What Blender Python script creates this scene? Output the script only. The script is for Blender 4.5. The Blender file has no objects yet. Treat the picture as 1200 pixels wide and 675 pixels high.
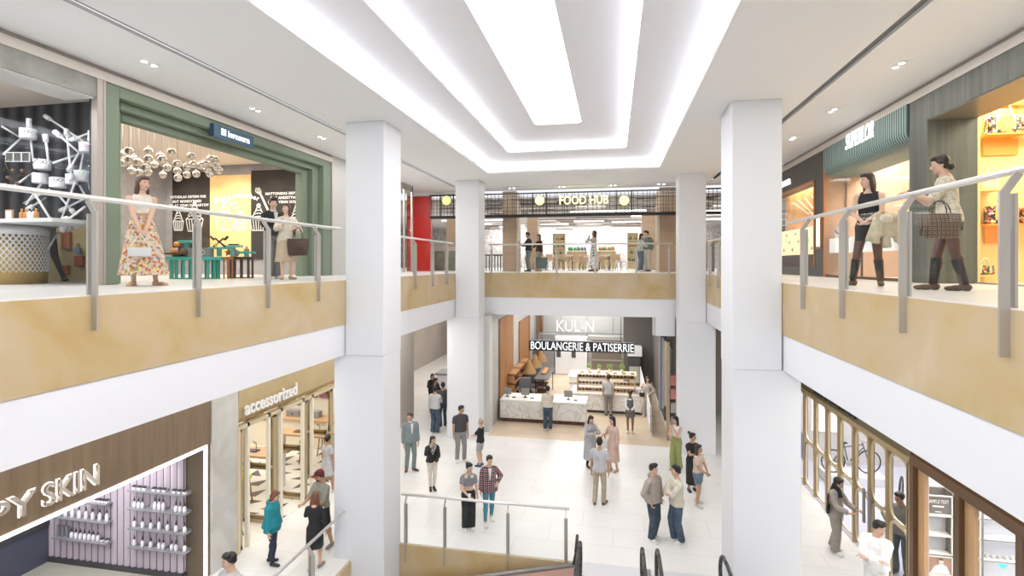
import bpy, bmesh, math, random
from mathutils import Vector, Matrix, Euler
random.seed(7)
C = bpy.context.scene.collection
PI = math.pi
EYE = 6.4            # eye height above the ground floor
UP = 6.05            # level of the upper gallery floor
TH = 0.1918          # the camera looks this far left of the atrium's axis
FPX = 610.3
YH = 308.7
_c, _s = math.cos(TH), math.sin(TH)
def ray(px, py):
    u = (px-600)/FPX; v = (YH-py)/FPX
    return Vector((_c*u-_s, _c+_s*u, v))
def onX(px, py, X):
    r = ray(px, py); k = X/r.x; return Vector((X, r.y*k, EYE+r.z*k))
def onY(px, py, Y):
    r = ray(px, py); k = Y/r.y; return Vector((r.x*k, Y, EYE+r.z*k))
def onZ(px, py, Z):
    r = ray(px, py); k = (Z-EYE)/r.z; return Vector((r.x*k, r.y*k, Z))

# ------------------------------------------------------------------ materials
MATS = {}
def newmat(name):
    m = bpy.data.materials.new(name); m.use_nodes = True
    nt = m.node_tree; b = nt.nodes['Principled BSDF']
    MATS[name] = m
    return m, nt, b
def mat(name, col, rough=.5, metal=0., noise=None, bump=None, emit=None, coat=0., spec=None):
    """noise=(scale, amount, stretch xyz) mottles the base colour, bump=(scale, strength)"""
    if name in MATS: return MATS[name]
    m, nt, b = newmat(name)
    N, L = nt.nodes, nt.links
    b.inputs['Base Color'].default_value = (*col, 1)
    b.inputs['Roughness'].default_value = rough
    b.inputs['Metallic'].default_value = metal
    if coat: b.inputs['Coat Weight'].default_value = coat
    if spec is not None: b.inputs['Specular IOR Level'].default_value = spec
    if emit:
        b.inputs['Emission Color'].default_value = (*emit[0], 1); b.inputs['Emission Strength'].default_value = emit[1]
    if noise or bump:
        tc = N.new('ShaderNodeTexCoord'); mp = N.new('ShaderNodeMapping'); L.new(tc.outputs['Object'], mp.inputs[0])
        if noise and len(noise) > 2: mp.inputs['Scale'].default_value = noise[2]
    if noise:
        n = N.new('ShaderNodeTexNoise'); n.inputs['Scale'].default_value = noise[0]; n.inputs['Detail'].default_value = 5
        L.new(mp.outputs[0], n.inputs[0])
        r = N.new('ShaderNodeValToRGB'); a = noise[1]
        r.color_ramp.elements[0].position = .3; r.color_ramp.elements[1].position = .7
        r.color_ramp.elements[0].color = (*[x*(1-a) for x in col], 1)
        r.color_ramp.elements[1].color = (*[min(1, x*(1+a)) for x in col], 1)
        L.new(n.outputs[0], r.inputs[0]); L.new(r.outputs[0], b.inputs['Base Color'])
    if bump:
        n2 = N.new('ShaderNodeTexNoise'); n2.inputs['Scale'].default_value = bump[0]; L.new(mp.outputs[0], n2.inputs[0])
        bp = N.new('ShaderNodeBump'); bp.inputs['Strength'].default_value = bump[1]; bp.inputs['Distance'].default_value = .01
        L.new(n2.outputs[0], bp.inputs['Height']); L.new(bp.outputs[0], b.inputs['Normal'])
    return m
def emis(name, col, s):
    return mat(name, (0.8, 0.8, 0.8) if min(col) > .6 else col, .5, emit=(col, s))
def glass(name, tint=(.98, .99, .985), refl=.06):
    m = bpy.data.materials.new(name); m.use_nodes = True; nt = m.node_tree
    nt.nodes.clear(); N, L = nt.nodes, nt.links
    t = N.new('ShaderNodeBsdfTransparent'); t.inputs[0].default_value = (*tint, 1)
    g = N.new('ShaderNodeBsdfGlossy'); g.inputs['Roughness'].default_value = .02
    f = N.new('ShaderNodeLayerWeight'); f.inputs[0].default_value = .25
    mr = N.new('ShaderNodeMapRange'); mr.inputs[3].default_value = refl*.4; mr.inputs[4].default_value = refl*3.2
    L.new(f.outputs['Fresnel'], mr.inputs[0])
    x = N.new('ShaderNodeMixShader'); L.new(mr.outputs[0], x.inputs[0]); L.new(t.outputs[0], x.inputs[1]); L.new(g.outputs[0], x.inputs[2])
    o = N.new('ShaderNodeOutputMaterial'); L.new(x.outputs[0], o.inputs[0])
    MATS[name] = m
    return m
def tiles(name, c1, c2, mortar, w, h, rough=.35, ms=.006, rot=0, axes='xy', bumpy=False, offset=.5):
    m, nt, b = newmat(name); N, L = nt.nodes, nt.links
    tc = N.new('ShaderNodeTexCoord'); mp = N.new('ShaderNodeMapping')
    L.new(tc.outputs['Object'], mp.inputs[0])
    if axes == 'xz': mp.inputs['Rotation'].default_value = (PI/2, 0, 0)
    elif axes == 'yz':
        mp.vector_type = 'POINT'; mp.inputs['Rotation'].default_value = (PI/2, 0, PI/2)
    else: mp.inputs['Rotation'].default_value = (0, 0, rot)
    br = N.new('ShaderNodeTexBrick'); L.new(mp.outputs[0], br.inputs[0])
    br.inputs['Scale'].default_value = 1; br.inputs['Brick Width'].default_value = w; br.inputs['Row Height'].default_value = h
    br.inputs['Mortar Size'].default_value = ms; br.inputs['Mortar Smooth'].default_value = .1; br.offset = offset
    br.inputs['Color1'].default_value = (*c1, 1); br.inputs['Color2'].default_value = (*c2, 1); br.inputs['Mortar'].default_value = (*mortar, 1)
    n = N.new('ShaderNodeTexNoise'); n.inputs['Scale'].default_value = 1.3; n.inputs['Detail'].default_value = 8; L.new(tc.outputs['Object'], n.inputs[0])
    mx = N.new('ShaderNodeMix'); mx.data_type = 'RGBA'; mx.blend_type = 'MULTIPLY'; mx.inputs[0].default_value = .16
    L.new(br.outputs[0], mx.inputs[6]); L.new(n.outputs['Color'], mx.inputs[7])
    hs = N.new('ShaderNodeRGBToBW'); L.new(n.outputs['Color'], hs.inputs[0]); L.new(hs.outputs[0], mx.inputs[7])
    L.new(mx.outputs[2], b.inputs['Base Color']); b.inputs['Roughness'].default_value = rough
    return m
def ramp_mat(name, kind, stops, scale=1., rough=.5, mapscale=(1, 1, 1), rot=(0, 0, 0), metal=0, dist=0., detail=3, coord='Object', bump=0, emit=0, interp='LINEAR'):
    """texture kind WAVE / NOISE / VORONOI / MARBLE through a colour ramp"""
    m, nt, b = newmat(name); N, L = nt.nodes, nt.links
    tc = N.new('ShaderNodeTexCoord'); mp = N.new('ShaderNodeMapping'); L.new(tc.outputs[coord], mp.inputs[0])
    mp.inputs['Scale'].default_value = mapscale; mp.inputs['Rotation'].default_value = rot
    if kind == 'WAVE':
        t = N.new('ShaderNodeTexWave'); t.inputs['Scale'].default_value = scale; t.inputs['Distortion'].default_value = dist; t.inputs['Detail'].default_value = detail; out = t.outputs['Fac']
    elif kind == 'VORONOI':
        t = N.new('ShaderNodeTexVoronoi'); t.inputs['Scale'].default_value = scale; out = t.outputs['Distance']
    elif kind == 'CELLS':
        t = N.new('ShaderNodeTexVoronoi'); t.inputs['Scale'].default_value = scale; s = N.new('ShaderNodeSeparateColor'); L.new(t.outputs['Color'], s.inputs[0]); out = s.outputs[0]
    elif kind == 'CHECKER':
        t = N.new('ShaderNodeTexChecker'); t.inputs['Scale'].default_value = scale; out = t.outputs['Fac']
    else:
        t = N.new('ShaderNodeTexNoise'); t.inputs['Scale'].default_value = scale; t.inputs['Detail'].default_value = detail; t.inputs['Distortion'].default_value = dist; out = t.outputs[0]
    L.new(mp.outputs[0], t.inputs[0])
    r = N.new('ShaderNodeValToRGB'); cr = r.color_ramp; cr.interpolation = interp
    while len(cr.elements) < len(stops): cr.elements.new(.5)
    for e, (p, col) in zip(cr.elements, stops): e.position = p; e.color = (*col, 1)
    L.new(out, r.inputs[0]); L.new(r.outputs[0], b.inputs['Base Color'])
    b.inputs['Roughness'].default_value = rough; b.inputs['Metallic'].default_value = metal
    if emit: L.new(r.outputs[0], b.inputs['Emission Color']); b.inputs['Emission Strength'].default_value = emit
    if bump:
        bp = N.new('ShaderNodeBump'); bp.inputs['Strength'].default_value = bump; bp.inputs['Distance'].default_value = .01
        L.new(out, bp.inputs['Height']); L.new(bp.outputs[0], b.inputs['Normal'])
    return m
white = mat('white_plaster', (.81, .82, .85), .55)
colwhite = mat('column_paint', (.77, .785, .81), .45)
ceilw = mat('ceiling_paint', (.84, .845, .86), .6)
coved = mat('cove_paint', (.80, .80, .84), .6)
dark = mat('dark_gap', (.05, .048, .045), .8)
shadowgrey = mat('reveal_shade_grey', (.36, .33, .30), .7)  # grey paints in the shade of the ceiling groove and wall recess
steel = mat('brushed_steel', (.50, .47, .43), .4, .6)
steel_l = mat('satin_rail', (.80, .79, .76), .3, .55)
black = mat('black_metal', (.015, .015, .017), .45, .3)
dgrey = mat('dark_grey', (.06, .06, .065), .5)
mgrey = mat('mid_grey', (.25, .25, .26), .5)
gold_paint = ramp_mat('gold_fascia', 'NOISE', [(.25, (.48, .32, .12)), (.45, (.53, .40, .21)), (.6, (.55, .43, .27)), (.78, (.62, .52, .36))], 1.1, .45, detail=12, dist=.6)
gl = glass('clear_glass', (.99, .997, .994), .014)
glf = glass('shopfront_glass', (.98, .985, .985), .02)
wood = ramp_mat('oak', 'NOISE', [(.3, (.46, .29, .16)), (.7, (.60, .42, .26))], 6, .5, (1, 1, .12))
wood_v = ramp_mat('brown_veneer', 'NOISE', [(.3, (.165, .115, .068)), (.7, (.23, .165, .10))], 9, .5, (1, 1, .06), detail=6)
wood_d = mat('dark_wood', (.10, .05, .03), .45, noise=(8, .3, (1, 1, .2)))
marble = ramp_mat('white_marble', 'NOISE', [(.44, (.80, .78, .74)), (.495, (.60, .56, .49)), (.52, (.80, .79, .76)), (1, (.86, .85, .83))], 1.1, .25, dist=2.5, detail=9)
floor_m = tiles('stone_tiles', (.85, .835, .81), (.81, .795, .765), (.64, .61, .58), 1.5, .8, .32, .005, rot=0)
upfloor_m = tiles('gallery_tiles', (.80, .78, .75), (.77, .75, .715), (.68, .65, .61), 1.2, 1.2, .35, .005)

# ------------------------------------------------------------------ mesh builder
class MB:
    def __init__(s): s.v = []; s.f = []; s.m = []; s.mi = 0; s.sm = []; s.smooth = False
    def add(s, vs, fs, smooth=None):
        o = len(s.v); s.v += [tuple(v) for v in vs]
        for f in fs: s.f.append(tuple(i+o for i in f)); s.m.append(s.mi); s.sm.append(s.smooth if smooth is None else smooth)
        return s
    def bx(s, x0, x1, y0, y1, z0, z1, M=None):
        vs = [Vector((x, y, z)) for x in (x0, x1) for y in (y0, y1) for z in (z0, z1)]
        if M: vs = [M @ v for v in vs]
        return s.add(vs, [(0, 1, 3, 2), (4, 6, 7, 5), (0, 4, 5, 1), (2, 3, 7, 6), (0, 2, 6, 4), (1, 5, 7, 3)], False)
    def bar(s, p, q, w, d, up=(0, 0, 1)):
        p, q = Vector(p), Vector(q); a = (q-p); l = a.length; a.normalize()
        u = Vector(up)
        if abs(a.dot(u)) > .98: u = Vector((0, 1, 0))
        r = a.cross(u).normalized(); t = r.cross(a).normalized()
        M = Matrix((( r.x, a.x, t.x, p.x), (r.y, a.y, t.y, p.y), (r.z, a.z, t.z, p.z), (0, 0, 0, 1)))
        return s.bx(-w/2, w/2, 0, l, -d/2, d/2, M)
    def cyl(s, p, q, r0, r1=None, n=12, cap=True, sy=1.):
        if r1 is None: r1 = r0
        p, q = Vector(p), Vector(q); a = (q-p)
        if a.length < 1e-6: return s
        a.normalize(); u = Vector((0, 1, 0)) if abs(a.z) > .7 else Vector((0, 0, 1))
        x = a.cross(u).normalized(); y = a.cross(x)
        vs = []
        for c, r in ((p, r0), (q, r1)):
            for i in range(n):
                t = 2*PI*i/n; vs.append(c + x*(r*math.cos(t)) + y*(r*sy*math.sin(t)))
        s.add(vs, [(i, (i+1) % n, n+(i+1) % n, n+i) for i in range(n)], True)
        if cap:
            o = len(s.v)-2*n
            s.f.append(tuple(range(o+n-1, o-1, -1))); s.m.append(s.mi); s.sm.append(False)
            s.f.append(tuple(range(o+n, o+2*n))); s.m.append(s.mi); s.sm.append(False)
        return s
    def ball(s, c, r, n=10, m=8, R=None):
        if not hasattr(r, '__len__'): r = (r, r, r)
        c = Vector(c); vs = [Vector((0, 0, r[2]))]
        for j in range(1, m):
            t = PI*j/m
            for i in range(n):
                f = 2*PI*i/n; vs.append(Vector((r[0]*math.sin(t)*math.cos(f), r[1]*math.sin(t)*math.sin(f), r[2]*math.cos(t))))
        vs.append(Vector((0, 0, -r[2])))
        if R: vs = [R @ v for v in vs]
        vs = [v+c for v in vs]
        fs = [(0, 1+i, 1+(i+1) % n) for i in range(n)]
        for j in range(m-2):
            for i in range(n):
                a = 1+j*n; fs.append((a+i, a+n+i, a+n+(i+1) % n, a+(i+1) % n))
        a = 1+(m-2)*n; fs += [(len(vs)-1, a+(i+1) % n, a+i) for i in range(n)]
        return s.add(vs, fs, True)
    def tube(s, pts, r, n=8, close=False):
        pts = [Vector(p) for p in pts]
        if close: pts.append(pts[0])
        for i in range(len(pts)-1):
            s.cyl(pts[i], pts[i+1], r, r, n, cap=True)
            if i and n > 5: s.ball(pts[i], r, n, 5)
        return s
    def ribbon(s, pts, w, d, close=False, up=(0, 1, 0)):
        pts = [Vector(p) for p in pts]
        if close: pts.append(pts[0])
        for a, b in zip(pts[:-1], pts[1:]):
            e = (b-a).normalized()*min(w, d)*.3
            s.bar(a-e, b+e, w, d, up)
        return s
    def lathe(s, prof, c=(0, 0, 0), n=16, sx=1, sy=1, cap=True):
        c = Vector(c); vs = []
        for r, z in prof:
            for i in range(n):
                t = 2*PI*i/n; vs.append(c+Vector((r*sx*math.cos(t), r*sy*math.sin(t), z)))
        fs = []
        for j in range(len(prof)-1):
            for i in range(n): fs.append((j*n+i, j*n+(i+1) % n, (j+1)*n+(i+1) % n, (j+1)*n+i))
        s.add(vs, fs, True)
        if cap:
            o = len(s.v)-len(vs)
            for k, rev in ((0, True), (len(prof)-1, False)):
                idx = [o+k*n+i for i in range(n)]
                s.f.append(tuple(reversed(idx)) if rev else tuple(idx)); s.m.append(s.mi); s.sm.append(False)
        return s
    def prism(s, poly, axis, a, b):
        """poly in the two other axes, extruded along axis from a to b"""
        def P(u, v, w): return {'x': (w, u, v), 'y': (u, w, v), 'z': (u, v, w)}[axis]
        n = len(poly); vs = [P(u, v, a) for u, v in poly]+[P(u, v, b) for u, v in poly]
        fs = [(i, (i+1) % n, n+(i+1) % n, n+i) for i in range(n)]+[tuple(range(n-1, -1, -1)), tuple(range(n, 2*n))]
        return s.add(vs, fs, False)
    def build(s, name, mt, parent=None, world=False, bevel=0, fix=True):
        me = bpy.data.meshes.new(name)
        vs = s.v
        if world and parent is not None:
            Mi = wm(parent).inverted(); vs = [Mi @ Vector(v) for v in vs]
        me.from_pydata([tuple(v) for v in vs], [], s.f)
        for m_ in (mt if isinstance(mt, (list, tuple)) else [mt]): me.materials.append(m_)
        me.polygons.foreach_set('material_index', s.m); me.polygons.foreach_set('use_smooth', s.sm)
        if fix:
            bm = bmesh.new(); bm.from_mesh(me); bmesh.ops.recalc_face_normals(bm, faces=bm.faces); bm.to_mesh(me); bm.free()
        me.update()
        o = bpy.data.objects.new(name, me); C.objects.link(o)
        if parent is not None: o.parent = parent
        if bevel:
            b = o.modifiers.new('bevel', 'BEVEL'); b.width = bevel; b.segments = 2; b.limit_method = 'ANGLE'
        return o
def wm(o):
    M = Matrix.LocRotScale(o.location, o.rotation_euler, o.scale)
    return wm(o.parent) @ M if o.parent else M
def tag(o, label=None, cat=None, group=None, kind=None):
    if label: o['label'] = label
    if cat: o['category'] = cat
    if group: o['group'] = group
    if kind: o['kind'] = kind
    return o
def thing(name, label, cat, loc=(0, 0, 0), rz=0, group=None):
    o = bpy.data.objects.new(name, None); C.objects.link(o); o.empty_display_size = .1
    o.location = loc; o.rotation_euler = (0, 0, rz)
    return tag(o, label, cat, group)
KIDS = {}
def kids(r): return [o for o in C.objects if o.parent == r]
def dup(root, loc=None, rz=None, label=None, group=None, scale=None):
    r = root.copy(); C.objects.link(r)
    if loc is not None: r.location = loc
    if rz is not None: r.rotation_euler = (0, 0, rz)
    if label: r['label'] = label
    if group: r['group'] = group
    if scale: r.scale = scale
    for ch in list(root.children):
        c = ch.copy(); C.objects.link(c); c.parent = r
        for g in list(ch.children):
            d = g.copy(); C.objects.link(d); d.parent = c
    return r
def struct(name, mb, m, bevel=0):
    return tag(mb.build(name, m, bevel=bevel), kind='structure')
def box(x0, x1, y0, y1, z0, z1): return MB().bx(x0, x1, y0, y1, z0, z1)
def lettering(name, body, size, loc, rot, mt, parent=None, ext=.01, align='LEFT', bold=0., spacing=1., shear=0, sx=1):
    cu = bpy.data.curves.new(name, 'FONT'); cu.body = body; cu.size = size; cu.extrude = ext; cu.align_x = align
    cu.offset = bold; cu.space_character = spacing; cu.shear = shear; cu.resolution_u = 3
    t = bpy.data.objects.new(name, cu); C.objects.link(t)
    dg = bpy.context.evaluated_depsgraph_get(); me = bpy.data.meshes.new_from_object(t.evaluated_get(dg)); bpy.data.objects.remove(t)
    me.name = name; me.materials.clear(); me.materials.append(mt)
    o = bpy.data.objects.new(name, me); C.objects.link(o)
    M = Matrix.LocRotScale(Vector(loc), Euler(rot), Vector((sx, 1, 1)))
    if parent is not None:
        M = wm(parent).inverted() @ M; o.parent = parent
    o.matrix_basis = M
    return o
RX = (PI/2, 0, PI/2)      # text on a wall whose face looks along +X
RNX = (PI/2, 0, -PI/2)    # ... looks along -X
RY = (PI/2, 0, 0)         # ... looks along -Y
def area(loc, rot, sx, sy, p, col=(1, 1, 1), name='ceiling_fill', spread=None):  # added fill light under a ceiling, no fixture of its own
    l = bpy.data.lights.new(name, 'AREA'); l.shape = 'RECTANGLE'; l.size = sx; l.size_y = sy; l.energy = p; l.color = col
    if spread: l.spread = spread
    o = bpy.data.objects.new(name, l); o.location = loc; o.rotation_euler = rot; C.objects.link(o); return o
def spot(loc, tgt, p, col=(1, 1, 1), ang=60, blend=.6, r=.05):  # added spot that brightens a display, no fixture modelled
    l = bpy.data.lights.new('fill_spot', 'SPOT'); l.energy = p; l.color = col; l.spot_size = math.radians(ang); l.spot_blend = blend; l.shadow_soft_size = r
    o = bpy.data.objects.new('fill_spot', l); o.location = loc
    o.rotation_euler = (Vector(tgt)-Vector(loc)).to_track_quat('-Z', 'Y').to_euler(); C.objects.link(o); return o

# ------------------------------------------------------------------ camera, world, view
cam_d = bpy.data.cameras.new('camera'); cam_d.sensor_width = 36; cam_d.lens = 36*FPX/1200; cam_d.shift_y = -(337.5-YH)/1200
cam_d.clip_end = 200; cam_d.clip_start = .05
cam = bpy.data.objects.new('camera', cam_d); cam.location = (0, 0, EYE); cam.rotation_euler = (PI/2, 0, TH); C.objects.link(cam)
SC = bpy.context.scene; SC.camera = cam
SC.view_settings.view_transform = 'Standard'; SC.view_settings.look = 'None'; SC.view_settings.gamma = 1
SC.view_settings.use_curve_mapping = False; SC.view_settings.exposure = 0.33
w = bpy.data.worlds.new('world'); SC.world = w; w.use_nodes = True
w.node_tree.nodes['Background'].inputs[0].default_value = (.93, .95, 1, 1); w.node_tree.nodes['Background'].inputs[1].default_value = .85

XL, XR, YF = -5.70, 3.08, 19.74        # gallery edges round the atrium
SL, SR, SF = -8.1, 5.4, 22.05          # shopfront lines
CE = 9.44; CG = 9.58                   # atrium soffit, gallery ceiling
LC = 4.42                              # ground floor ceiling (underside of the galleries)
# ---- ground floor with the escalator void
g = MB()
g.bx(-16, 14, 11.25, 18.85, -.3, 0); g.bx(-16, -4.6, 18.85, 38, -.3, 0); g.bx(2.0, 14, 18.85, 38, -.3, 0)
g.bx(-16, -5.6, -3, 11.25, -.3, 0); g.bx(3.05, 14, -3, 11.25, -.3, 0)
struct('floor_ground', g, floor_m)
bakery_floor = mat('bakery_floor_m', (.62, .50, .36), .4, noise=(1.2, .1))
struct('floor_bakery', box(-4.6, 2.0, 18.85, 38, -.3, 0), bakery_floor)
struct('floor_lower', box(-8, 5, -6, 14, -5.4, -5.2), mat('lower_floor', (.6, .57, .52), .5))
struct('trim_1', MB().bx(-5.585, -.92, 11.2, 11.249, -.95, -.02), gold_paint)
struct('trim_2', MB().bx(-5.6, -5.55, -3, 11.25, -.95, -.02), gold_paint)
struct('trim_3', MB().bx(3.0, 3.05, -3, 9.6, -.95, -.02), gold_paint)
struct('wall_void', MB().bx(-5.9, -5.6, -3, 11.2, -5.2, -.96).bx(3.06, 3.3, -3, 11.2, -5.2, -.96).bx(-5.6, 3.05, 11.26, 11.4, -5.2, -.31), white)
# ---- gallery slabs: white edge band, gold fascia
sl = MB().bx(-18, XL, -2, YF, LC, UP-.012); struct('floor_gallery_left', sl, white)
sl = MB().bx(XR, 16, -2, YF, LC, UP-.012); struct('floor_gallery_right', sl, white)
sl = MB().bx(-18, 16, YF, 46, LC, UP-.012); struct('floor_gallery_far', sl, white)
struct('floor_finish', MB().bx(-18, XL+.02, -2, YF, UP-.012, UP).bx(XR-.02, 16, -2, YF, UP-.012, UP).bx(-18, 16, YF-.02, 46, UP-.012, UP), upfloor_m)
struct('trim_4', MB().bx(XL, XL+.02, -2, YF-.02, UP-.96, UP-.012), gold_paint)
struct('trim_5', MB().bx(XR-.02, XR, -2, YF-.02, UP-.96, UP-.012), gold_paint)
struct('trim_6', MB().bx(XL+.02, XR-.02, YF-.02, YF, UP-.96, UP-.012), gold_paint)
# ---- columns: shaft above, wider pier below
def column(x0, x1, y0, y1, lx0, lx1, label):
    t = thing('column', label, 'column', ((x0+x1)/2, (y0+y1)/2, 0), group='white atrium columns')
    MB().bx(x0, x1, y0, y1, LC, CE).build('shaft', colwhite, t, True, .012)
    zb = -5.2 if y0 < 15 else 0
    MB().bx(lx0, lx1, y0+.01, y1, zb, LC).build('pier', colwhite, t, True, .012)
    return t
column(XL+.025, -4.79, 10.36, 11.27, -5.95, -4.80, 'white square column at the near left corner of the balconies')
column(2.19, XR-.025, 10.36, 11.40, 2.20, 3.38, 'white square column at the near right, level with the denim-clad pair')
column(XL+.025, -4.79, 18.34, 19.24, -6.0, -4.80, 'white square column at the far left corner of the food hall bridge')
column(2.19, XR-.025, 18.34, 19.3, 2.20, 3.36, 'white square column at the far right corner of the food hall bridge')
# ---- ceilings
def ring(mb, x0, x1, y0, y1, z0, z1, ox0, ox1, oy1, oy0=-4, rr=.0):
    """slab with a rectangular opening ox0..ox1, oy0..oy1 (rounded far corners)"""
    mb.bx(x0, ox0, y0, y1, z0, z1); mb.bx(ox1, x1, y0, y1, z0, z1); mb.bx(ox0, ox1, oy1, y1, z0, z1)
    if oy0 > y0: mb.bx(ox0, ox1, y0, oy0, z0, z1)
    if rr:
        for sx, X in ((1, ox0), (-1, ox1)):
            pts = [(X, oy1)] + [(X+sx*rr*(1-math.cos(a)), oy1-rr*(1-math.sin(a))) for a in [PI/2*k/6 for k in range(7)]]
            pts = [(X, oy1), (X, oy1-rr)]+[(X+sx*rr*(1-math.cos(a)), oy1-rr+rr*math.sin(a)) for a in [PI/2*k/6 for k in range(1, 6)]]+[(X+sx*rr, oy1)]
            mb.prism(pts, 'z', z0, z1)
    return mb
struct('ceiling_atrium', ring(MB(), -6.08, 3.49, -4, 20.18, CE, CE+.07, -4.15, 1.45, 17.05, rr=.05), ceilw)
struct('ceiling_cove', ring(MB(), -4.9, 2.2, -4, 17.8, CE+.25, CE+.30, -3.07, .37, 15.2, rr=.12), coved)
struct('ceiling_inner_cove', ring(MB(), -3.5, .8, -4, 15.7, CE+.45, CE+.50, -1.93, -.77, 13.0, rr=.12), coved)
struct('ceiling_backing', MB().bx(-6.6, 3.9, -4, 21.4, CE+.85, CE+.9).bx(-4.95, -4.9, -4, 17.8, CE+.07, CE+.85).bx(2.2, 2.25, -4, 17.8, CE+.07, CE+.85).bx(-4.9, 2.2, 17.8, 17.85, CE+.07, CE+.85), coved)
struct('ceiling_gallery', MB().bx(-18, -6.53, -4, 21.2, CG, CG+.05).bx(3.80, 16, -4, 21.2, CG, CG+.05).bx(-18, 16, 21.2, SF+.3, CG, CG+.05), ceilw)
struct('ceiling_groove', MB().bx(-6.6, -5.9, -4, 21.3, CE+.24, CE+.26).bx(3.3, 3.9, -4, 21.3, CE+.24, CE+.26).bx(-6.6, 3.9, 20.0, 21.3, CE+.24, CE+.26), shadowgrey)
# cove lights: light strips lying on the lips of the coves, luminous ceiling in the middle
strip = emis('cove_led', (.93, .95, 1), 9.0)
def led(name, label, mb, m=strip):
    o = mb.build(name, m); return tag(o, label, 'light', 'cove light strips')
led('light_strip', 'light strip along the left edge of the outer ceiling cove', box(-4.5, -4.22, -4, 17.3, CE+.08, CE+.10))
led('light_strip', 'light strip along the right edge of the outer ceiling cove', box(1.52, 1.8, -4, 17.3, CE+.08, CE+.10))
led('light_strip', 'light strip along the far edge of the outer ceiling cove', box(-4.2, 1.5, 17.12, 17.4, CE+.08, CE+.10))
led('light_strip', 'light strip along the left edge of the inner ceiling cove', box(-3.4, -3.14, -4, 15.5, CE+.31, CE+.33))
led('light_strip', 'light strip along the right edge of the inner ceiling cove', box(.44, .7, -4, 15.5, CE+.31, CE+.33))
led('light_strip', 'light strip along the far edge of the inner ceiling cove', box(-3.1, .4, 15.27, 15.5, CE+.31, CE+.33))
tag(box(-2.3, -.4, -4, 13.4, CE+.62, CE+.64).build('luminous_ceiling', emis('luminous_panel', (.97, .98, 1), 7.5)), 'luminous white panel in the middle of the stepped ceiling', 'light')
# gallery wall trims under the ceiling, the top one a painted shadow recess
struct('trim_7', MB().bx(SL-.02, SL+.03, -2, 14.0, CG-.22, CG-.08), mat('trim_beige', (.62, .58, .54), .5))
struct('trim_8', MB().bx(SR-.03, SR+.02, -2, 20.0, CG-.22, CG-.08), MATS['trim_beige'])
struct('trim_9', MB().bx(SL-.3, SL-.02, -2, 20.3, CG-.08, CG).bx(SR+.02, SR+.3, -2, 20.3, CG-.08, CG), shadowgrey)
# ---- twin downlights of the gallery ceilings
lamp_e = emis('downlight_glow', (1, .97, .9), 12)
def downlight(px, py, label):
    p = onZ(px, py, CG)
    t = thing('downlight', label, 'light', (p.x, p.y, CG), group='twin downlights')
    MB().bx(-.12, .12, -.19, .19, -.006, 0).build('plate', ceilw, t)
    for s_ in (-.09, .09): MB().lathe([(.05, -.012), (.06, -.012), (.06, -.004), (.05, -.004)], (0, s_, 0), 14).build('bezel', steel_l, t); MB().lathe([(.045, -.012), (.045, -.008)], (0, s_, 0), 14).build('lens', lamp_e, t)
    return t
for px, py, lb in [(175, 74, 'twin downlight above the shop with white poles, left gallery'), (299, 128, 'twin downlight in front of the navy sign, left gallery'), (377, 161, 'twin downlight nearest the near left column'),
                   (1053, 76, 'twin downlight above the handbag shop, right gallery'), (976, 129, 'twin downlight in front of the ribbed teal canopy'), (929, 162, 'twin downlight nearest the near right column')]:
    downlight(px, py, lb)
for i, X in enumerate([-4.2, -2.1, 0, 1.9]):
    t = downlight(700, 215, 'twin downlight over the food hall bridge, %s' % ['leftmost', 'second from the left', 'third from the left', 'rightmost'][i]); t.location = (X, 21.6, CG); t.rotation_euler = (0, 0, PI/2)

# ---- balustrades
rail_pts = {}
def balustrade(label, a, b, n_out, posts, z0=UP, hang=.39, endr=True):
    """a, b ends of the floor edge; n_out unit vector into the void; posts = distances from a"""
    a, b, n = Vector((*a, 0)), Vector((*b, 0)), Vector((*n_out, 0)); d = (b-a); Ln = d.length; d.normalize()
    t = thing('balustrade', label, 'railing', (a.x, a.y, z0), group='glass balustrades')
    Z = Vector((0, 0, 1))
    rp = lambda s_: a+d*s_-n*.05+Z*(z0+1.085)
    r = MB(); r.cyl(rp(0), rp(Ln), .031, n=14); r.build('handrail', steel_l, t, True)
    for s_ in posts:
        m = MB(); o = a+d*s_+n*.055
        m.bar(o+Z*(z0-hang), o+Z*(z0+.92), .022, .07, up=n)
        q = o-n*.05
        m.bar(o+Z*(z0+.905), rp(s_)-Z*.02, .020, .06, up=n)
        m.build('post', steel, t, True)
        m = MB(); q = o-n*.062
        m.bar(q+Z*(z0+.0), q+Z*(z0+.9), .072, .022, up=n)
        m.build('post_inner_plate', steel, t, True)
    ends = [0]+list(posts)+[Ln]
    for s0, s1 in zip(ends[:-1], ends[1:]):
        if s1-s0 < .15: continue
        p = a+d*(s0+.03)+n*.02; q = a+d*(s1-.03)+n*.02
        m = MB()
        m.add([p+Z*(z0+.01), q+Z*(z0+.01), q+Z*(z0+.97), p+Z*(z0+.97), p+n*.012+Z*(z0+.01), q+n*.012+Z*(z0+.01), q+n*.012+Z*(z0+.97), p+n*.012+Z*(z0+.97)],
              [(0, 1, 2, 3), (4, 7, 6, 5), (0, 4, 5, 1), (3, 2, 6, 7), (0, 3, 7, 4), (1, 5, 6, 2)])
        m.build('glass_panel', gl, t, True)
    return t
PS = [.31, 1.8, 3.29, 4.78, 6.27, 7.76, 9.23]
balustrade('glass balustrade along the left gallery, in front of the green shopfront', (XL, .5-2), (XL, 10.3), (1, 0), [y+1.5 for y in (-.0+.31, 1.8, 3.30, 4.79, 6.27, 7.76, 9.27)])
balustrade('glass balustrade on the left gallery behind the near column', (XL, 11.3), (XL, 18.3), (1, 0), [12.86-11.3, 14.35-11.3, 15.85-11.3, 17.3-11.3])
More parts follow.
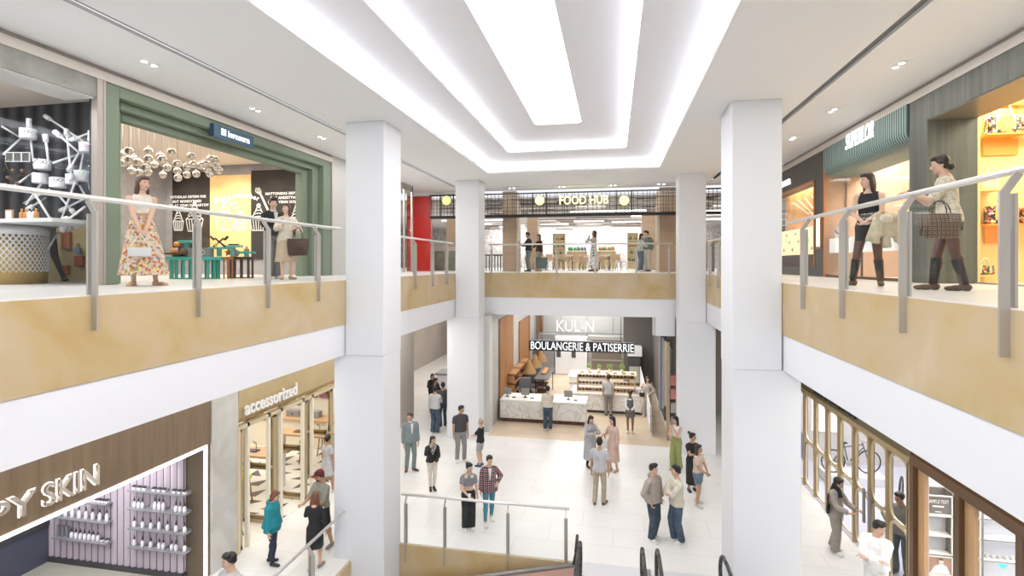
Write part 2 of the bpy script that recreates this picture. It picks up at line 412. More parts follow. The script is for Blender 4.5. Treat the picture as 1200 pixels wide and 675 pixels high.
balustrade('glass balustrade along the right gallery, in front of the ribbed teal canopy', (XR, -1), (XR, 10.34), (-1, 0), [y+1 for y in (.31, 1.8, 3.29, 4.77, 6.24, 7.74, 9.22)])
balustrade('glass balustrade on the right gallery behind the near column', (XR, 11.45), (XR, 18.3), (-1, 0), [1.4, 2.9, 4.7, 6.15])
balustrade('glass balustrade of the food hall bridge', (-4.75, YF), (2.15, YF), (0, -1), [.1]+[onY(px, 300, YF).x+4.75 for px in (607.3, 652.3, 697.7, 745.7)]+[6.75])
balustrade('glass balustrade above the escalator void, in front of the girl in the crop top', (-4.78, 11.25), (-.93, 11.25), (0, -1), [.12, 1.05, 2.5, 3.78], 0)
balustrade('glass balustrade at lower left beside the man in the cap', (-5.6, -1), (-5.6, 10.25), (1, 0), [2, 3.5, 5, 6.5, 8.0, 9.9], 0)
balustrade('glass balustrade end at lower right beside the near right pier', (3.05, -1), (3.05, 9.35), (-1, 0), [2, 3.5, 5, 6.5, 8, 10.25], 0)
# ---- escalators
rubber = mat('handrail_rubber', (.045, .044, .04), .45)
def escalator(x0, x1, label):
    t = thing('escalator', label, 'escalator', (x0, 10.5, 0), group='escalators going down')
    box(x0+.0, x1-.0, 10.3, 11.24, -.3, .004).build('landing_plate', mat('landing_metal', (.66, .66, .68), .4, .2), t, True)
    sl_ = math.tan(math.radians(30))
    for X, s_ in ((x0+.06, 1), (x1-.06, -1)):
        pts = [Vector((X, -1.5, .95-(9.2+1.5)*sl_)), Vector((X, 9.2, .95)), Vector((X, 9.9, 1.0-.02))]
        pts += [Vector((X, 10.15+.38*math.sin(q), .57+.38*math.cos(q))) for q in [PI*k/10 for k in range(0, 11)]] + [Vector((X, 9.9, .16))]
        MB().tube(pts, .036, 8).build('handrail', rubber, t, True)
        MB().prism([(9.2, .1), (10.1, .1), (10.4, .3), (10.45, .6), (10.2, .86), (9.9, .93), (9.2, .9), (-1.5, .9-10.7*sl_), (-1.5, .1-10.7*sl_)], 'x', X-.006, X+.006).build('balustrade_glass', gl, t, True)
        MB().prism([(9.2, -.3), (10.55, -.3), (10.55, .13), (9.2, .14), (-1.5, .14-10.7*sl_), (-1.5, -.3-10.7*sl_)], 'x', X-.07, X+.07).build('skirt', mat('skirt_metal', (.55, .53, .50), .4, .4), t, True)
    for k in range(20):
        y = 9.3-k*.4; z = -.0-k*.4*sl_
        box(x0+.14, x1-.14, y-.4, y, z-.25, z).build('step', dgrey, t, True)
    return t
escalator(-.70, .61, 'escalator going down left of the other one, its black handrails ending beside the glass balustrade')
escalator(.77, 2.07, 'escalator going down nearest the near right pier')
t = thing('stair_handrail', 'dark grey handrail sloping down beneath the gold panel of the escalator void', 'handrail', (-.85, 10.95, 0))
q0 = onY(672, 662, 10.95); q1 = onY(570, 675, 10.95); dq = q1-q0
MB().tube([q0, q0+dq*2.6], .045, 8).build('rail', mat('rail_grey', (.25, .24, .22), .4, .3), t, True)
MB().prism([(q0.x, q0.z-.04), (q0.x+dq.x*2.6, q0.z+dq.z*2.6-.04), (q0.x+dq.x*2.6, q0.z+dq.z*2.6-1.2), (q0.x, q0.z-1.2)], 'y', 10.93, 10.97).build('side_panel', mat('rose_panel', (.62, .38, .30), .4), t, True)
MB().tube([q0, q0+Vector((.06, 0, .3)), q0+Vector((.08, 0, .62)), q0+Vector((.05, -.05, .3))], .03, 8).build('rail_end', rubber, t, True)
# ------------------------------------------------------------------ people
def smooth_mod(o, vox, it=4, fac=.5):
    r = o.modifiers.new('remesh', 'REMESH'); r.mode = 'VOXEL'; r.voxel_size = vox; r.use_smooth_shade = True
    s = o.modifiers.new('smooth', 'SMOOTH'); s.factor = fac; s.iterations = it
    return o
_tx = None
def folds(o, st=.011):
    global _tx
    if _tx is None:
        _tx = bpy.data.textures.new('folds', 'CLOUDS'); _tx.noise_scale = .13; _tx.noise_depth = 1
    d = o.modifiers.new('folds', 'DISPLACE'); d.texture = _tx; d.strength = st; d.mid_level = .42; d.texture_coords = 'LOCAL'
def loft(mb, secs, n=20):
    """secs: (z, half width, half depth, x offset, y offset) from the bottom up"""
    vs = []
    for z, a, b, ox, oy in secs:
        for i in range(n):
            t = 2*PI*i/n; ct, st = math.cos(t), math.sin(t)
            e = .85
            vs.append((ox+a*math.copysign(abs(ct)**e, ct), oy+b*math.copysign(abs(st)**e, st), z))
    fs = []
    for j in range(len(secs)-1):
        for i in range(n): fs.append((j*n+i, j*n+(i+1) % n, (j+1)*n+(i+1) % n, (j+1)*n+i))
    fs += [tuple(reversed(range(n))), tuple(range((len(secs)-1)*n, len(secs)*n))]
    return mb.add(vs, fs, True)
def ik(a, b, l1, l2, hint):
    a, b = Vector(a), Vector(b); d = b-a; L_ = d.length
    if L_ > (l1+l2)*.998: b = a+d.normalized()*(l1+l2)*.998; d = b-a; L_ = d.length
    if L_ < abs(l1-l2)+.01: b = a+d.normalized()*(abs(l1-l2)+.01); d = b-a; L_ = d.length
    x = (l1*l1-l2*l2+L_*L_)/(2*L_); h = math.sqrt(max(0, l1*l1-x*x))
    u = d.normalized(); hv = Vector(hint); hv = (hv-u*hv.dot(u)).normalized()
    return a+u*x+hv*h, b
SKIN = {}
def skinm(k):
    cols = {'light': (.62, .40, .29), 'fair': (.68, .46, .35), 'tan': (.47, .27, .17), 'brown': (.22, .115, .07), 'dark': (.11, .055, .035)}
    if k not in SKIN: SKIN[k] = mat('skin_'+k, cols[k], .5, noise=(9, .06))
    return SKIN[k]
def hairm(k):
    cols = {'black': (.012, .010, .010), 'dark': (.03, .018, .012), 'brown': (.09, .042, .02), 'auburn': (.16, .06, .03), 'blond': (.42, .28, .13)}
    return mat('hair_'+k, cols[k], .42, bump=(60, .5))
def fab(name, col, **k):
    return mat('cloth_'+name, col, k.pop('rough', .85), noise=k.pop('noise', (14, .10)), **k)
eye_w = mat('eye_white', (.75, .74, .72), .3); eye_d = mat('eye_iris', (.03, .018, .012), .25); lipm = mat('lip', (.45, .13, .11), .45)
brow = mat('brow', (.03, .018, .012), .7)
ARMS = {  # wrist target (out, front, z) in units of height, elbow hint, finger direction, curl
    'down': ((.135, .02, .485), (.4, -1, 0), (0, .15, -1), .35),
    'relaxed': ((.15, .06, .50), (.5, -1, 0), (-.1, .3, -1), .5),
    'pocket': ((.115, .045, .53), (1, -.8, 0), (-.3, .2, -1), .8),
    'waist': ((.02, .155, .57), (1, -.3, -.3), (-.7, .3, -.6), .8),
    'low_clasp': ((.02, .13, .50), (1, -.5, 0), (-.4, .2, -.9), .8),
    'chest': ((.035, .17, .69), (1, -.1, -.8), (-.6, .2, .6), .8),
    'phone': ((.05, .215, .70), (.7, -.1, -1), (-.2, .5, .7), .9),
    'talk': ((.09, .22, .62), (.6, -.6, -1), (-.3, .9, .3), .5),
    'crossed': ((-.055, .135, .67), (1, .2, -.6), (-1, .1, .1), .5),
    'crossed2': ((-.045, .15, .645), (1, .2, -.6), (-1, -.1, .2), .5),
    'chin': ((.005, .12, .80), (.7, .3, -1), (-.1, .2, 1), .9),
    'cheek': ((.04, .11, .83), (.9, .5, -1), (-.2, 0, 1), .9),
    'shoulder_bag': ((.10, .14, .66), (.8, -.5, -1), (-.3, .6, .3), .9),
    'hip': ((.11, .07, .60), (1, -1, .1), (-.5, .6, -.7), .8),
    'back': ((.03, -.10, .55), (1, -.5, 0), (-.8, -.1, -.4), .6),
    'out': ((.20, .16, .56), (.4, -1, -.4), (.1, 1, -.1), .5),
}
def person(label, loc, rz, H=1.70, sex='f', skin='light', hair=('long', 'dark'), head=(0, 0), arms=('down', 'down'), feet=None,
           top=None, sleeves='long', bottom=None, shoes=None, vox=.008, build=1., lean=0, extra=None, collar=None, group=None, near=False):
    """local frame: front is -Y, the figure's right hand is at -X. head=(yaw, pitch) in degrees; arms=(right, left)"""
    t = thing('person', label, 'person', loc, math.radians(rz)-math.atan2(loc[0], loc[1]), group)   # rz counts from facing the camera
    f = sex == 'f'
    B = build
    sh = (.094 if f else .108)*H; shz = .803*H
    lz = lean  # forward lean of the upper body in metres at shoulder height
    def bend(p):
        p = Vector(p); k = max(0, (p.z-.55*H)/(.27*H)); p.y -= lz*k; return p
    feet = feet or ((-.055, 0, 0, 8), (.055, 0, 0, 8))    # x, front, lift, toe-out deg
    hipz = .515*H
    J = {}
    for sd, (s, ft) in zip('RL', ((-1, feet[0]), (1, feet[1]))):
        an = Vector((ft[0]*H, -ft[1]*H+.012*H, (.048+ft[2])*H)); hp = Vector((s*.050*H, 0, hipz))
        kn, an2 = ik(hp, an, .238*H, .236*H, (s*.12, -1, 0)); J['hip'+sd], J['knee'+sd], J['ank'+sd] = hp, kn, an
        yaw = math.radians(ft[3])*s; J['toe'+sd] = Vector((math.sin(yaw), -math.cos(yaw), 0)); J['tip'+sd] = ft[2]
    for sd, s, a in (('R', -1, arms[0]), ('L', 1, arms[1])):
        w_, hint, fd, curl = ARMS[a] if isinstance(a, str) else a
        S = bend((s*sh, 0, shz-.010*H)); W = Vector((s*w_[0]*H, -w_[1]*H, w_[2]*H)); W = bend(W)
        E_, W = ik(S, W, .165*H, .145*H, (s*hint[0], -hint[1], hint[2]))
        J['sh'+sd], J['el'+sd], J['wr'+sd] = S, E_, W; J['fd'+sd] = (Vector((s*fd[0], -fd[1], fd[2])).normalized(), curl, s)
    yaw, pitch = head
    neck = bend((0, .004*H, .845*H)); HR = Matrix.Rotation(math.radians(yaw), 3, 'Z') @ Matrix.Rotation(math.radians(pitch), 3, 'X')
    hc = neck + HR @ Vector((0, -.014*H, .092*H))
    hd = lambda x, y, z: hc + HR @ Vector((x*H, y*H, z*H))
    # ---- body
    m = MB(); n = 12
    def seg(a, b, r0, r1): m.cyl(a, b, r0, r1, n); m.ball(a, r0, n, 8); m.ball(b, r1, n, 8)
    k = B*(1 if f else 1.04)
    hipw = (.098 if f else .090)*H*B; waist = (.070 if f else .080)*H*B; chest = (.086 if f else .098)*H*B
    secs = [(.47*H, .05*H, .04*H), (.50*H, hipw*.92, .058*H*B), (.54*H, hipw, .066*H*B), (.58*H, (hipw+waist)/2, .058*H*B), (.63*H, waist, .05*H*B), (.70*H, chest*.95, .058*H*B),
            (.75*H, chest, .062*H*B), (.79*H, chest*.98, .055*H), (.812*H, chest*.72, .045*H), (.832*H, .045*H, .036*H), (.845*H, .035*H, .03*H)]
    T = [(z, a, b, 0, -lz*max(0, (z-.55*H)/(.27*H))) for z, a, b in secs]
    loft(m, T)
    m.cyl(neck-Vector((0, 0, .03*H)), neck+HR @ Vector((0, -.006*H, .05*H)), .031*H*(1 if f else 1.15), .029*H*(1 if f else 1.12), n)
    m.cyl(bend((0, .006*H, .822*H)), bend((0, .004*H, .862*H)), .048*H, .030*H, n)
    for sd, s in (('R', -1), ('L', 1)):
        m.cyl(bend((s*.025*H, .004*H, .822*H)), J['sh'+sd]-Vector((s*.008*H, 0, 0)), .016*H, .0255*H*k, n)
        seg(J['sh'+sd], J['el'+sd], .0285*H*k, .022*H*k); seg(J['el'+sd], J['wr'+sd], .0225*H*k, .0145*H*k)
        m.ball(J['sh'+sd]-Vector((s*.01*H, 0, 0)), .029*H*k, n, 8)
        seg(J['hip'+sd], J['knee'+sd], .049*H*B, .031*H*B); seg(J['knee'+sd], J['ank'+sd], .031*H*B, .019*H*B)
        cm = J['knee'+sd].lerp(J['ank'+sd], .3)+Vector((0, .008*H, 0)); m.ball(cm, (.030*H*B, .032*H*B, .06*H), n, 8)
        an, to = J['ank'+sd], J['toe'+sd]
        hz = an.z-.028*H
        m.ball(Vector((an.x, an.y, hz))-to*.012*H, (.02*H, .025*H, .022*H), n, 8)
        m.cyl(Vector((an.x, an.y, hz+.004)), Vector((an.x, an.y, hz-.004*H))+to*.085*H, .020*H, .017*H, n, sy=.75); m.ball(Vector((an.x, an.y, hz-.006*H))+to*.09*H, (.024*H, .024*H, .013*H), n, 6)
        # hand
        w_ = J['wr'+sd]; fd, curl, s = J['fd'+sd]
        fore = (w_-J['el'+sd]).normalized()
        side = fore.cross(Vector((0, 0, 1))) if abs(fore.z) < .9 else Vector((0, 1, 0))
        side = (side-fd*side.dot(fd)).normalized(); nor = fd.cross(side).normalized()
        inw = Vector((-s, 0, 0))
        if nor.dot(inw) < 0 and abs(fd.z) > .6: nor = -nor
        if fd.z > -.4 and nor.z > 0 and abs(fd.z) < .6: nor = -nor
        pc = w_+fd*.028*H
        R = Matrix((side, fd, nor)).transposed()
        m.ball(w_, .0155*H, n, 8); m.ball(pc, (.0225*H, .032*H, .0105*H), n, 8, R)
        for i, (off, ln) in enumerate(((-.0165, .040), (-.0055, .045), (.0055, .042), (.0165, .034))):
            p0 = pc+side*off*H+fd*.024*H
            a1 = curl*.8; d1 = fd*math.cos(a1)+nor*math.sin(a1); a2 = curl*1.9; d2 = fd*math.cos(a2)+nor*math.sin(a2)
            p1 = p0+d1*ln*.5*H; p2 = p1+d2*ln*.5*H
            m.cyl(p0, p1, .0055*H, .005*H, 8); m.cyl(p1, p2, .005*H, .0042*H, 8); m.ball(p2, .0042*H, 8, 6); m.ball(p1, .005*H, 8, 6)
        ts = side if side.dot(Vector((0, -1, .3))) > 0 else -side
        p0 = w_+fd*.012*H+ts*.015*H; p1 = p0+(fd*.6+ts*.8).normalized()*.026*H; p2 = p1+(fd*.9+ts*.15+nor*.5).normalized()*.022*H
        m.cyl(p0, p1, .0075*H, .006*H, 8); m.cyl(p1, p2, .006*H, .005*H, 8); m.ball(p1, .006*H, 8, 6); m.ball(p2, .005*H, 8, 6)
    # head
    m.ball(hd(0, .004, .012), (.0425*H, .052*H, .052*H), 18, 14, HR); m.ball(hd(0, -.012, -.020), (.036*H, .040*H, .046*H), 16, 12, HR)
    m.ball(hd(0, -.034, -.052), (.017*H, .014*H, .013*H), 12, 8, HR)
    m.cyl(hd(0, -.047, .006), hd(0, -.060, -.017), .0045*H, .0085*H, 8); m.ball(hd(0, -.058, -.018), .008*H, 8, 6)
    for s in (-1, 1):
        m.ball(hd(s*.043, .004, -.004), (.006*H, .012*H, .017*H), 10, 8, HR)
        m.ball(hd(s*.022, -.036, -.016), (.014*H, .014*H, .014*H), 10, 8, HR)
    body = m.build('body', skinm(skin), t, fix=False); smooth_mod(body, min(vox, .0072), 3)
    # face
    for s in (-1, 1):
        if near:
            MB().ball(hd(s*.0185, -.0475, .002), (.0085*H, .005*H, .0042*H), 10, 6, HR).build('eye', eye_w, body, fix=False)
            MB().ball(hd(s*.0185, -.0508, .002), (.0042*H, .0028*H, .0042*H), 10, 6, HR).build('iris', eye_d, body, fix=False)
            MB().cyl(hd(s*.009, -.0535, .0125), hd(s*.029, -.0475, .0135), .0020*H, .0014*H, 6).build('eyebrow', brow, body, fix=False)
        else: MB().ball(hd(s*.0185, -.0480, .003), (.0085*H, .006*H, .0045*H), 8, 5, HR).build('eye', eye_d, body, fix=False)
    m = MB(); m.ball(hd(0, -.0525, -.0345), (.0125*H, .0045*H, .0042*H), 12, 6, HR); m.build('lips', lipm, body, fix=False)
    # ---- hair
    hs, hcol = hair
    if hs != 'none':
        m = MB(); hv = vox
        if hs in ('cap', 'beanie', 'hijab'): pass
        m.ball(hd(0, .014, .022), (.0505*H, .054*H, .054*H), 18, 14, HR)
        m.ball(hd(0, -.020, .048), (.042*H, .030*H, .024*H), 14, 10, HR)
        for s in (-1, 1): m.ball(hd(s*.043, .006, .012), (.010*H, .020*H, .022*H), 10, 8, HR)
        if hs == 'short': m.ball(hd(0, .036, -.008), (.040*H, .030*H, .034*H), 14, 10, HR); m.ball(hd(0, -.010, .060), (.040*H, .038*H, .022*H), 14, 10, HR)
        if hs == 'quiff': m.ball(hd(.004, -.020, .060), (.043*H, .036*H, .028*H), 14, 10, HR); m.ball(hd(-.014, -.040, .050), (.022*H, .016*H, .018*H), 12, 8, HR); m.ball(hd(0, .036, -.006), (.040*H, .030*H, .034*H), 14, 10, HR)
        if hs in ('long', 'verylong', 'bob', 'wavy'):
            ln = {'long': .16, 'verylong': .21, 'bob': .075, 'wavy': .13}[hs]
            m.ball(hd(0, .030, -.01), (.047*H, .038*H, .055*H), 16, 10, HR)
            for s in (-1, 1):
                a = hd(s*.040, .008, .015); b = hd(s*.046, .012, -.055 if hs != 'bob' else -.045)
                m.cyl(a, b, .017*H, .018*H, 10); m.ball(b, .018*H, 10, 8)
                if hs != 'bob':
                    c_ = b+Vector((s*.004*H, .012*H, -ln*.55*H)); m.cyl(b, c_, .020*H, .016*H, 10); m.ball(c_, .016*H, 8, 6)
            b = hd(0, .036, -.03); c_ = b+Vector((0, .020*H, -ln*H)); m.cyl(b, c_, .040*H, .028*H, 14, sy=.6); m.ball(b, (.04*H, .026*H, .03*H), 12, 8); m.ball(c_, (.028*H, .016*H, .02*H), 12, 8)
        if hs in ('bun', 'topbun'):
            m.ball(hd(0, .030, -.006), (.040*H, .032*H, .04*H), 14, 10, HR)
            m.ball(hd(0, .070, .03 if hs == 'bun' else .062), .026*H, 12, 10)
        if hs == 'lowbun': m.ball(hd(0, .028, -.006), (.046*H, .034*H, .042*H), 14, 10, HR); m.ball(hd(0, .062, -.035), .025*H, 12, 10)
        if hs == 'pony':
            m.ball(hd(0, .030, -.006), (.042*H, .034*H, .042*H), 14, 10, HR); a = hd(0, .058, .02); b = hd(0, .078, -.03); c_ = b+Vector((0, .004*H, -.07*H))
            m.cyl(a, b, .016*H, .02*H, 10); m.cyl(b, c_, .02*H, .010*H, 10); m.ball(b, .02*H, 10, 8); m.ball(a, .016*H, 10, 8)
        smooth_mod(m.build('hair', hairm(hcol), t, fix=False), vox*.9, 2)
    # ---- clothes
    def tors(mb, z0, z1, inf, hemw=0, sleeve=None, wst=1.):
        zs = [z for z in (.50, .54, .58, .63, .70, .75, .80, .83) if z0 < z*H < z1]
        def at(z):
            for (za, aa, ba), (zb, ab, bb) in zip(secs[:-1], secs[1:]):
                if za <= z <= zb: q = (z-za)/(zb-za); return aa+(ab-aa)*q, ba+(bb-ba)*q
            return secs[-1][1:]
        out = []
        for z in [z0]+[z*H for z in zs]+[z1]:
            a, b = at(z); e = inf
            if z < .66*H: e += inf*.9*wst
            if z <= .52*H: a, b = max(a, hipw), max(b, .06*H*B)
            out.append((z, a+e+(hemw if z == z0 else 0), b+e+(hemw if z == z0 else 0), 0, -lz*max(0, (z-.55*H)/(.27*H))))
        loft(mb, out)
    def sleeve(mb, kind, r):
        for sd, s in (('R', -1), ('L', 1)):
            S, E_, W = J['sh'+sd], J['el'+sd], J['wr'+sd]
            mb.ball(S-Vector((s*.006*H, 0, .001*H)), .0300*H*k+r*.75, 14, 10)
            mb.cyl(bend((s*.028*H, .003*H, .822*H)), S-Vector((s*.006*H, 0, -.002*H)), .018*H+r, .0285*H*k+r*.7, 14)
            if kind == 'short': q = S.lerp(E_, .62); mb.cyl(S, q, .0295*H*k+r, .031*H*k+r, 14)
            elif kind == 'elbow': mb.cyl(S, E_, .0295*H*k+r, .027*H*k+r, 14)
            elif kind in ('long', 'wide', 'puff'):
                w2 = {'long': 0, 'wide': .010*H, 'puff': .008*H}[kind]
                mb.cyl(S, E_, .0295*H*k+r, .0245*H*k+r+w2*.6, 14); mb.ball(E_, .0245*H*k+r+w2*.6, 14, 10)
                q = E_.lerp(W, .93 if kind != 'puff' else .85); mb.cyl(E_, q, .0245*H*k+r+w2*.6, .0185*H*k+r+w2, 14)
    if bottom:
        kd, mt = bottom[0], bottom[1]; m = MB()
        o_ = bottom[2] if len(bottom) > 2 else {}
        topz = o_.get('top', .615)*H
        if kd in ('trousers', 'wide', 'slim', 'shorts', 'baggy'):
            tors(m, .475*H, topz, .006*H)
            for sd in 'RL':
                hp, kn, an = J['hip'+sd], J['knee'+sd], J['ank'+sd]
                r0, r1, r2 = {'trousers': (.056, .040, .034), 'wide': (.060, .052, .056), 'slim': (.053, .035, .025), 'shorts': (.058, .05, .05), 'baggy': (.062, .052, .046)}[kd]
                hp2 = hp+Vector((0, 0, .01*H)); m.ball(hp2, r0*H*B, 14, 10)
                if kd == 'shorts': q = hp.lerp(kn, o_.get('len', .75)); m.cyl(hp2, q, r0*H*B, .052*H, 16)
                else:
                    m.cyl(hp2, kn, r0*H*B, r1*H*B, 16); m.ball(kn, r1*H*B, 14, 10); q = kn.lerp(an, o_.get('len', 1.0)); q = q+Vector((0, .004*H, -.012*H if kd in ('wide', 'baggy', 'trousers') else .01*H)); m.cyl(kn, q, r1*H*B, r2*H*B, 16); m.ball(kn.lerp(an, .3)+Vector((0, .008*H, 0)), (.036*H*B, .039*H*B, .07*H), 12, 8)
        elif kd == 'skirt':
            hz, hw, hdp = o_.get('hem', .30)*H, o_.get('w', .13)*H, o_.get('d', .11)*H
            mx = (J['ankR'].x+J['ankL'].x)/2; my = (J['ankR'].y+J['ankL'].y)/2; q = (1-hz/(.5*H))
            S_ = []
            N_ = 9
            for i in range(N_+1):
                u = i/N_; z = hz+(topz-hz)*u
                if z > .54*H: v = (z-.54*H)/(topz-.54*H+1e-6); a = hipw*1.1*(1-v)+(waist*1.09)*v; b = .078*H*B*(1-v)+.06*H*B*v
                else: v = (z-hz)/(.54*H-hz+1e-6); a = hw*(1-v)+hipw*1.1*v; b = hdp*(1-v)+.078*H*B*v
                S_.append((z, a, b, mx*q*(1-u), my*q*(1-u)))
            loft(m, S_, 24)
        bo = m.build({'skirt': 'skirt', 'shorts': 'shorts'}.get(kd, 'trousers'), mt, t, fix=False); smooth_mod(bo, vox*1.25, 4); folds(bo)
    if top:
        kd, mt = top[0], top[1]; o_ = top[2] if len(top) > 2 else {}
        inf = {'tshirt': .008, 'shirt': .009, 'sweater': .014, 'jacket': .017, 'coat': .016, 'tank': .006, 'crop': .007, 'dress': .007, 'puffer': .024, 'hoodie': .018}[kd]*H
        z0 = {'tshirt': .53, 'shirt': .54, 'sweater': .535, 'jacket': .50, 'coat': .44, 'tank': .58, 'crop': .66, 'dress': .6, 'puffer': .47, 'hoodie': .515}[kd]*H
        z0 = o_.get('hem', z0/H)*H
        m = MB()
        if kd == 'dress' or kd == 'coat' or z0 < .47*H:
            hw, hdp = o_.get('w', .12)*H, o_.get('d', .10)*H
            S_ = []
            for i in range(7):
                v = i/6; z = z0+(.56*H-z0)*v; S_.append((z, hw*(1-v)+(hipw+inf)*v, hdp*(1-v)+(.066*H*B+inf)*v, 0, 0))
            loft(m, S_, 24); tors(m, .53*H, .835*H, inf, wst=0 if kd == 'dress' else 1.)
        else: tors(m, z0, (.818 if kd in ('tank',) else .832)*H, inf, hemw=o_.get('hemw', 0))
        if sleeves and sleeves != 'none': sleeve(m, sleeves, inf*.7)
        elif kd != 'tank' or True:
            for s in (-1, 1):
                p = bend((s*.052*H, 0, .822*H)); m.ball(p, (.018*H, .040*H, .016*H), 10, 8)
        nm = {'tshirt': 't_shirt', 'tank': 'sleeveless_top', 'crop': 'crop_top', 'puffer': 'padded_jacket'}.get(kd, kd)
        to = m.build(nm, mt, t, fix=False); smooth_mod(to, vox*1.25, 4); folds(to, .02 if kd == 'puffer' else .010)
        if kd == 'hoodie' or o_.get('hood'):
            h = MB(); h.ball(bend((0, .045*H, .845*H)), (.055*H, .035*H, .035*H), 12, 8); h.ball(bend((0, -.012*H, .838*H)), (.05*H, .038*H, .014*H), 12, 8)
            smooth_mod(h.build('hood', mt, t, fix=False), vox, 3)
        if o_.get('collar'):
            h = MB(); p = bend((0, 0, .842*H)); h.lathe([(.040*H, -.012*H), (.041*H, .012*H), (.035*H, .014*H), (.034*H, -.01*H)], p, 16, sy=.95); h.build('collar', o_['collar'], t)
        if o_.get('buttons'):
            h = MB()
            for i in range(5): h.ball(bend((0, -.068*H*B-inf, (.60+.045*i)*H)), .005*H, 6, 5)
            h.build('buttons', o_['buttons'], t)
        if o_.get('shirtfront'):
            h = MB(); h.prism([(-.022*H, .825*H), (.022*H, .825*H), (.006*H, .66*H), (-.006*H, .66*H)], 'y', -.075*H-inf*.6-lz*.5, -.03*H); h.build('shirt_front', o_['shirtfront'], t)
    if shoes:
        kd, mt = shoes[0], shoes[1]
        for sd in 'RL':
            an, to = J['ank'+sd], J['toe'+sd]; m = MB(); bz = an.z-.048*H; c0 = Vector((an.x, an.y, bz))
            sidev = Vector((-to.y, to.x, 0)); R = Matrix((sidev, -to, Vector((0, 0, 1)))).transposed()
            up = Vector((0, 0, 1))
            if kd in ('sneaker', 'shoe', 'boot', 'anklet', 'tallboot'):
                hl = .02*H if kd in ('boot', 'tallboot') else 0
                m.ball(c0+up*(.026*H)-to*.010*H, (.0245*H, .034*H, .028*H), 12, 8, R); m.ball(c0+up*.021*H+to*.045*H, (.026*H, .050*H, .022*H), 12, 8, R); m.ball(c0+up*.018*H+to*.085*H, (.027*H, .036*H, .018*H), 12, 8, R)
                if kd == 'sneaker': m.cyl(c0+up*.001, c0+up*.013*H, .026*H, .026*H, 12); m.bx(-.026*H, .026*H, -.105*H, .02*H, 0, .012*H, Matrix.Translation(c0) @ R.to_4x4())
                if kd in ('boot', 'anklet'): m.cyl(c0+up*.03*H, c0+up*.075*H, .026*H, .025*H, 14)
                if kd == 'tallboot': m.cyl(c0+up*.03*H, J['knee'+sd].lerp(an, .22), .025*H, .036*H, 14)
                if hl: m.bx(-.014*H, .014*H, -.002*H, .028*H, -.0*H, .03*H, Matrix.Translation(c0) @ R.to_4x4())
            if kd == 'tallboot':
                MB().cyl(c0+up*.045*H, J['knee'+sd].lerp(an, .20), .0265*H, .0375*H, 16).build('boot_shaft', mat('boot_shaft_black', (.02, .018, .018), .6), t)
            if kd == 'sandal':
                m.bx(-.024*H, .024*H, -.105*H, .028*H, 0, .007*H, Matrix.Translation(c0) @ R.to_4x4()); m.ball(c0+up*.018*H+to*.055*H, (.026*H, .014*H, .020*H), 10, 8, R); m.cyl(c0+up*.03*H-to*.0*H, c0+up*.045*H, .022*H, .022*H, 12)
            o = m.build('boot' if 'boot' in kd or kd == 'anklet' else kd, mt, t, fix=False)
            if kd != 'sandal': smooth_mod(o, .008, 3)
    t['J'] = 0; del t['J']
    PJ[t.name] = (J, H, hd, HR, bend)
    return t
PJ = {}
def wpos(t, v): return wm(t) @ Vector(v)
def handpos(t, sd):
    J = PJ[t.name][0]; return wpos(t, J['wr'+sd]+J['fd'+sd][0]*.05)
# ---- things people carry
def tote(label, at_, rz, m, w_=.36, h=.26, d=.13, drop=.22, cat='bag', group=None, name='tote_bag', strap=True):
    """at_ = top of the handles"""
    t = thing(name, label, cat, at_, math.radians(rz), group)
    b = MB(); n = 12
    loft(b, [(-drop-h, w_*.40, d*.42, 0, 0), (-drop-h+.02, w_*.44, d*.5, 0, 0), (-drop-h*.4, w_*.5, d*.46, 0, 0), (-drop, w_*.5, d*.28, 0, 0)], 24); b.build('bag_body', m, t)
    hm = MATS.get('bag_strap') or mat('bag_strap', (.03, .02, .018), .5)
    for s in ((-1, 1) if strap else (1,)):
        pts = [Vector((w_*.22*math.cos(q), s*d*.22*(1-math.sin(q)*.7), -drop-.02+(drop+.02)*math.sin(q))) for q in [PI*k/8 for k in range(9)]]
        MB().tube(pts, .007, 6).build('handle', hm, t)
    return t
def phone(label, p, rz, tilt=-50):
    t = thing('phone', label, 'phone', p, math.radians(rz))
    R = Matrix.Rotation(math.radians(tilt), 4, 'X')
    MB().bx(-.036, .036, -.004, .004, -.075, .075, R).build('case', black, t, bevel=.003)
    MB().bx(-.032, .032, -.0055, -.0042, -.068, .068, R).build('screen', mat('phone_screen', (.02, .02, .03), .1), t)
    return t
def cup(label, p):
    t = thing('takeaway_cup', label, 'cup', p); MB().lathe([(.026, -.05), (.036, .05)], n=14).build('cup_body', mat('cup_white', (.8, .79, .76), .5), t)
    MB().lathe([(.038, .05), (.038, .06), (.03, .062)], n=14).build('lid', mat('cup_lid', (.75, .75, .75), .4), t); return t
# ================================================================== enclosing walls
wgrey = mat('wall_beige', (.50, .46, .42), .6)
struct('wall_left', MB().bx(-18.1, -18, -2, 46, LC, CG).bx(-16.1, -16, -2, 20.3, 0, LC), wgrey)
struct('wall_right', MB().bx(16, 16.1, -2, 46, LC, CG).bx(14, 14.1, -2, 38, 0, LC), wgrey)
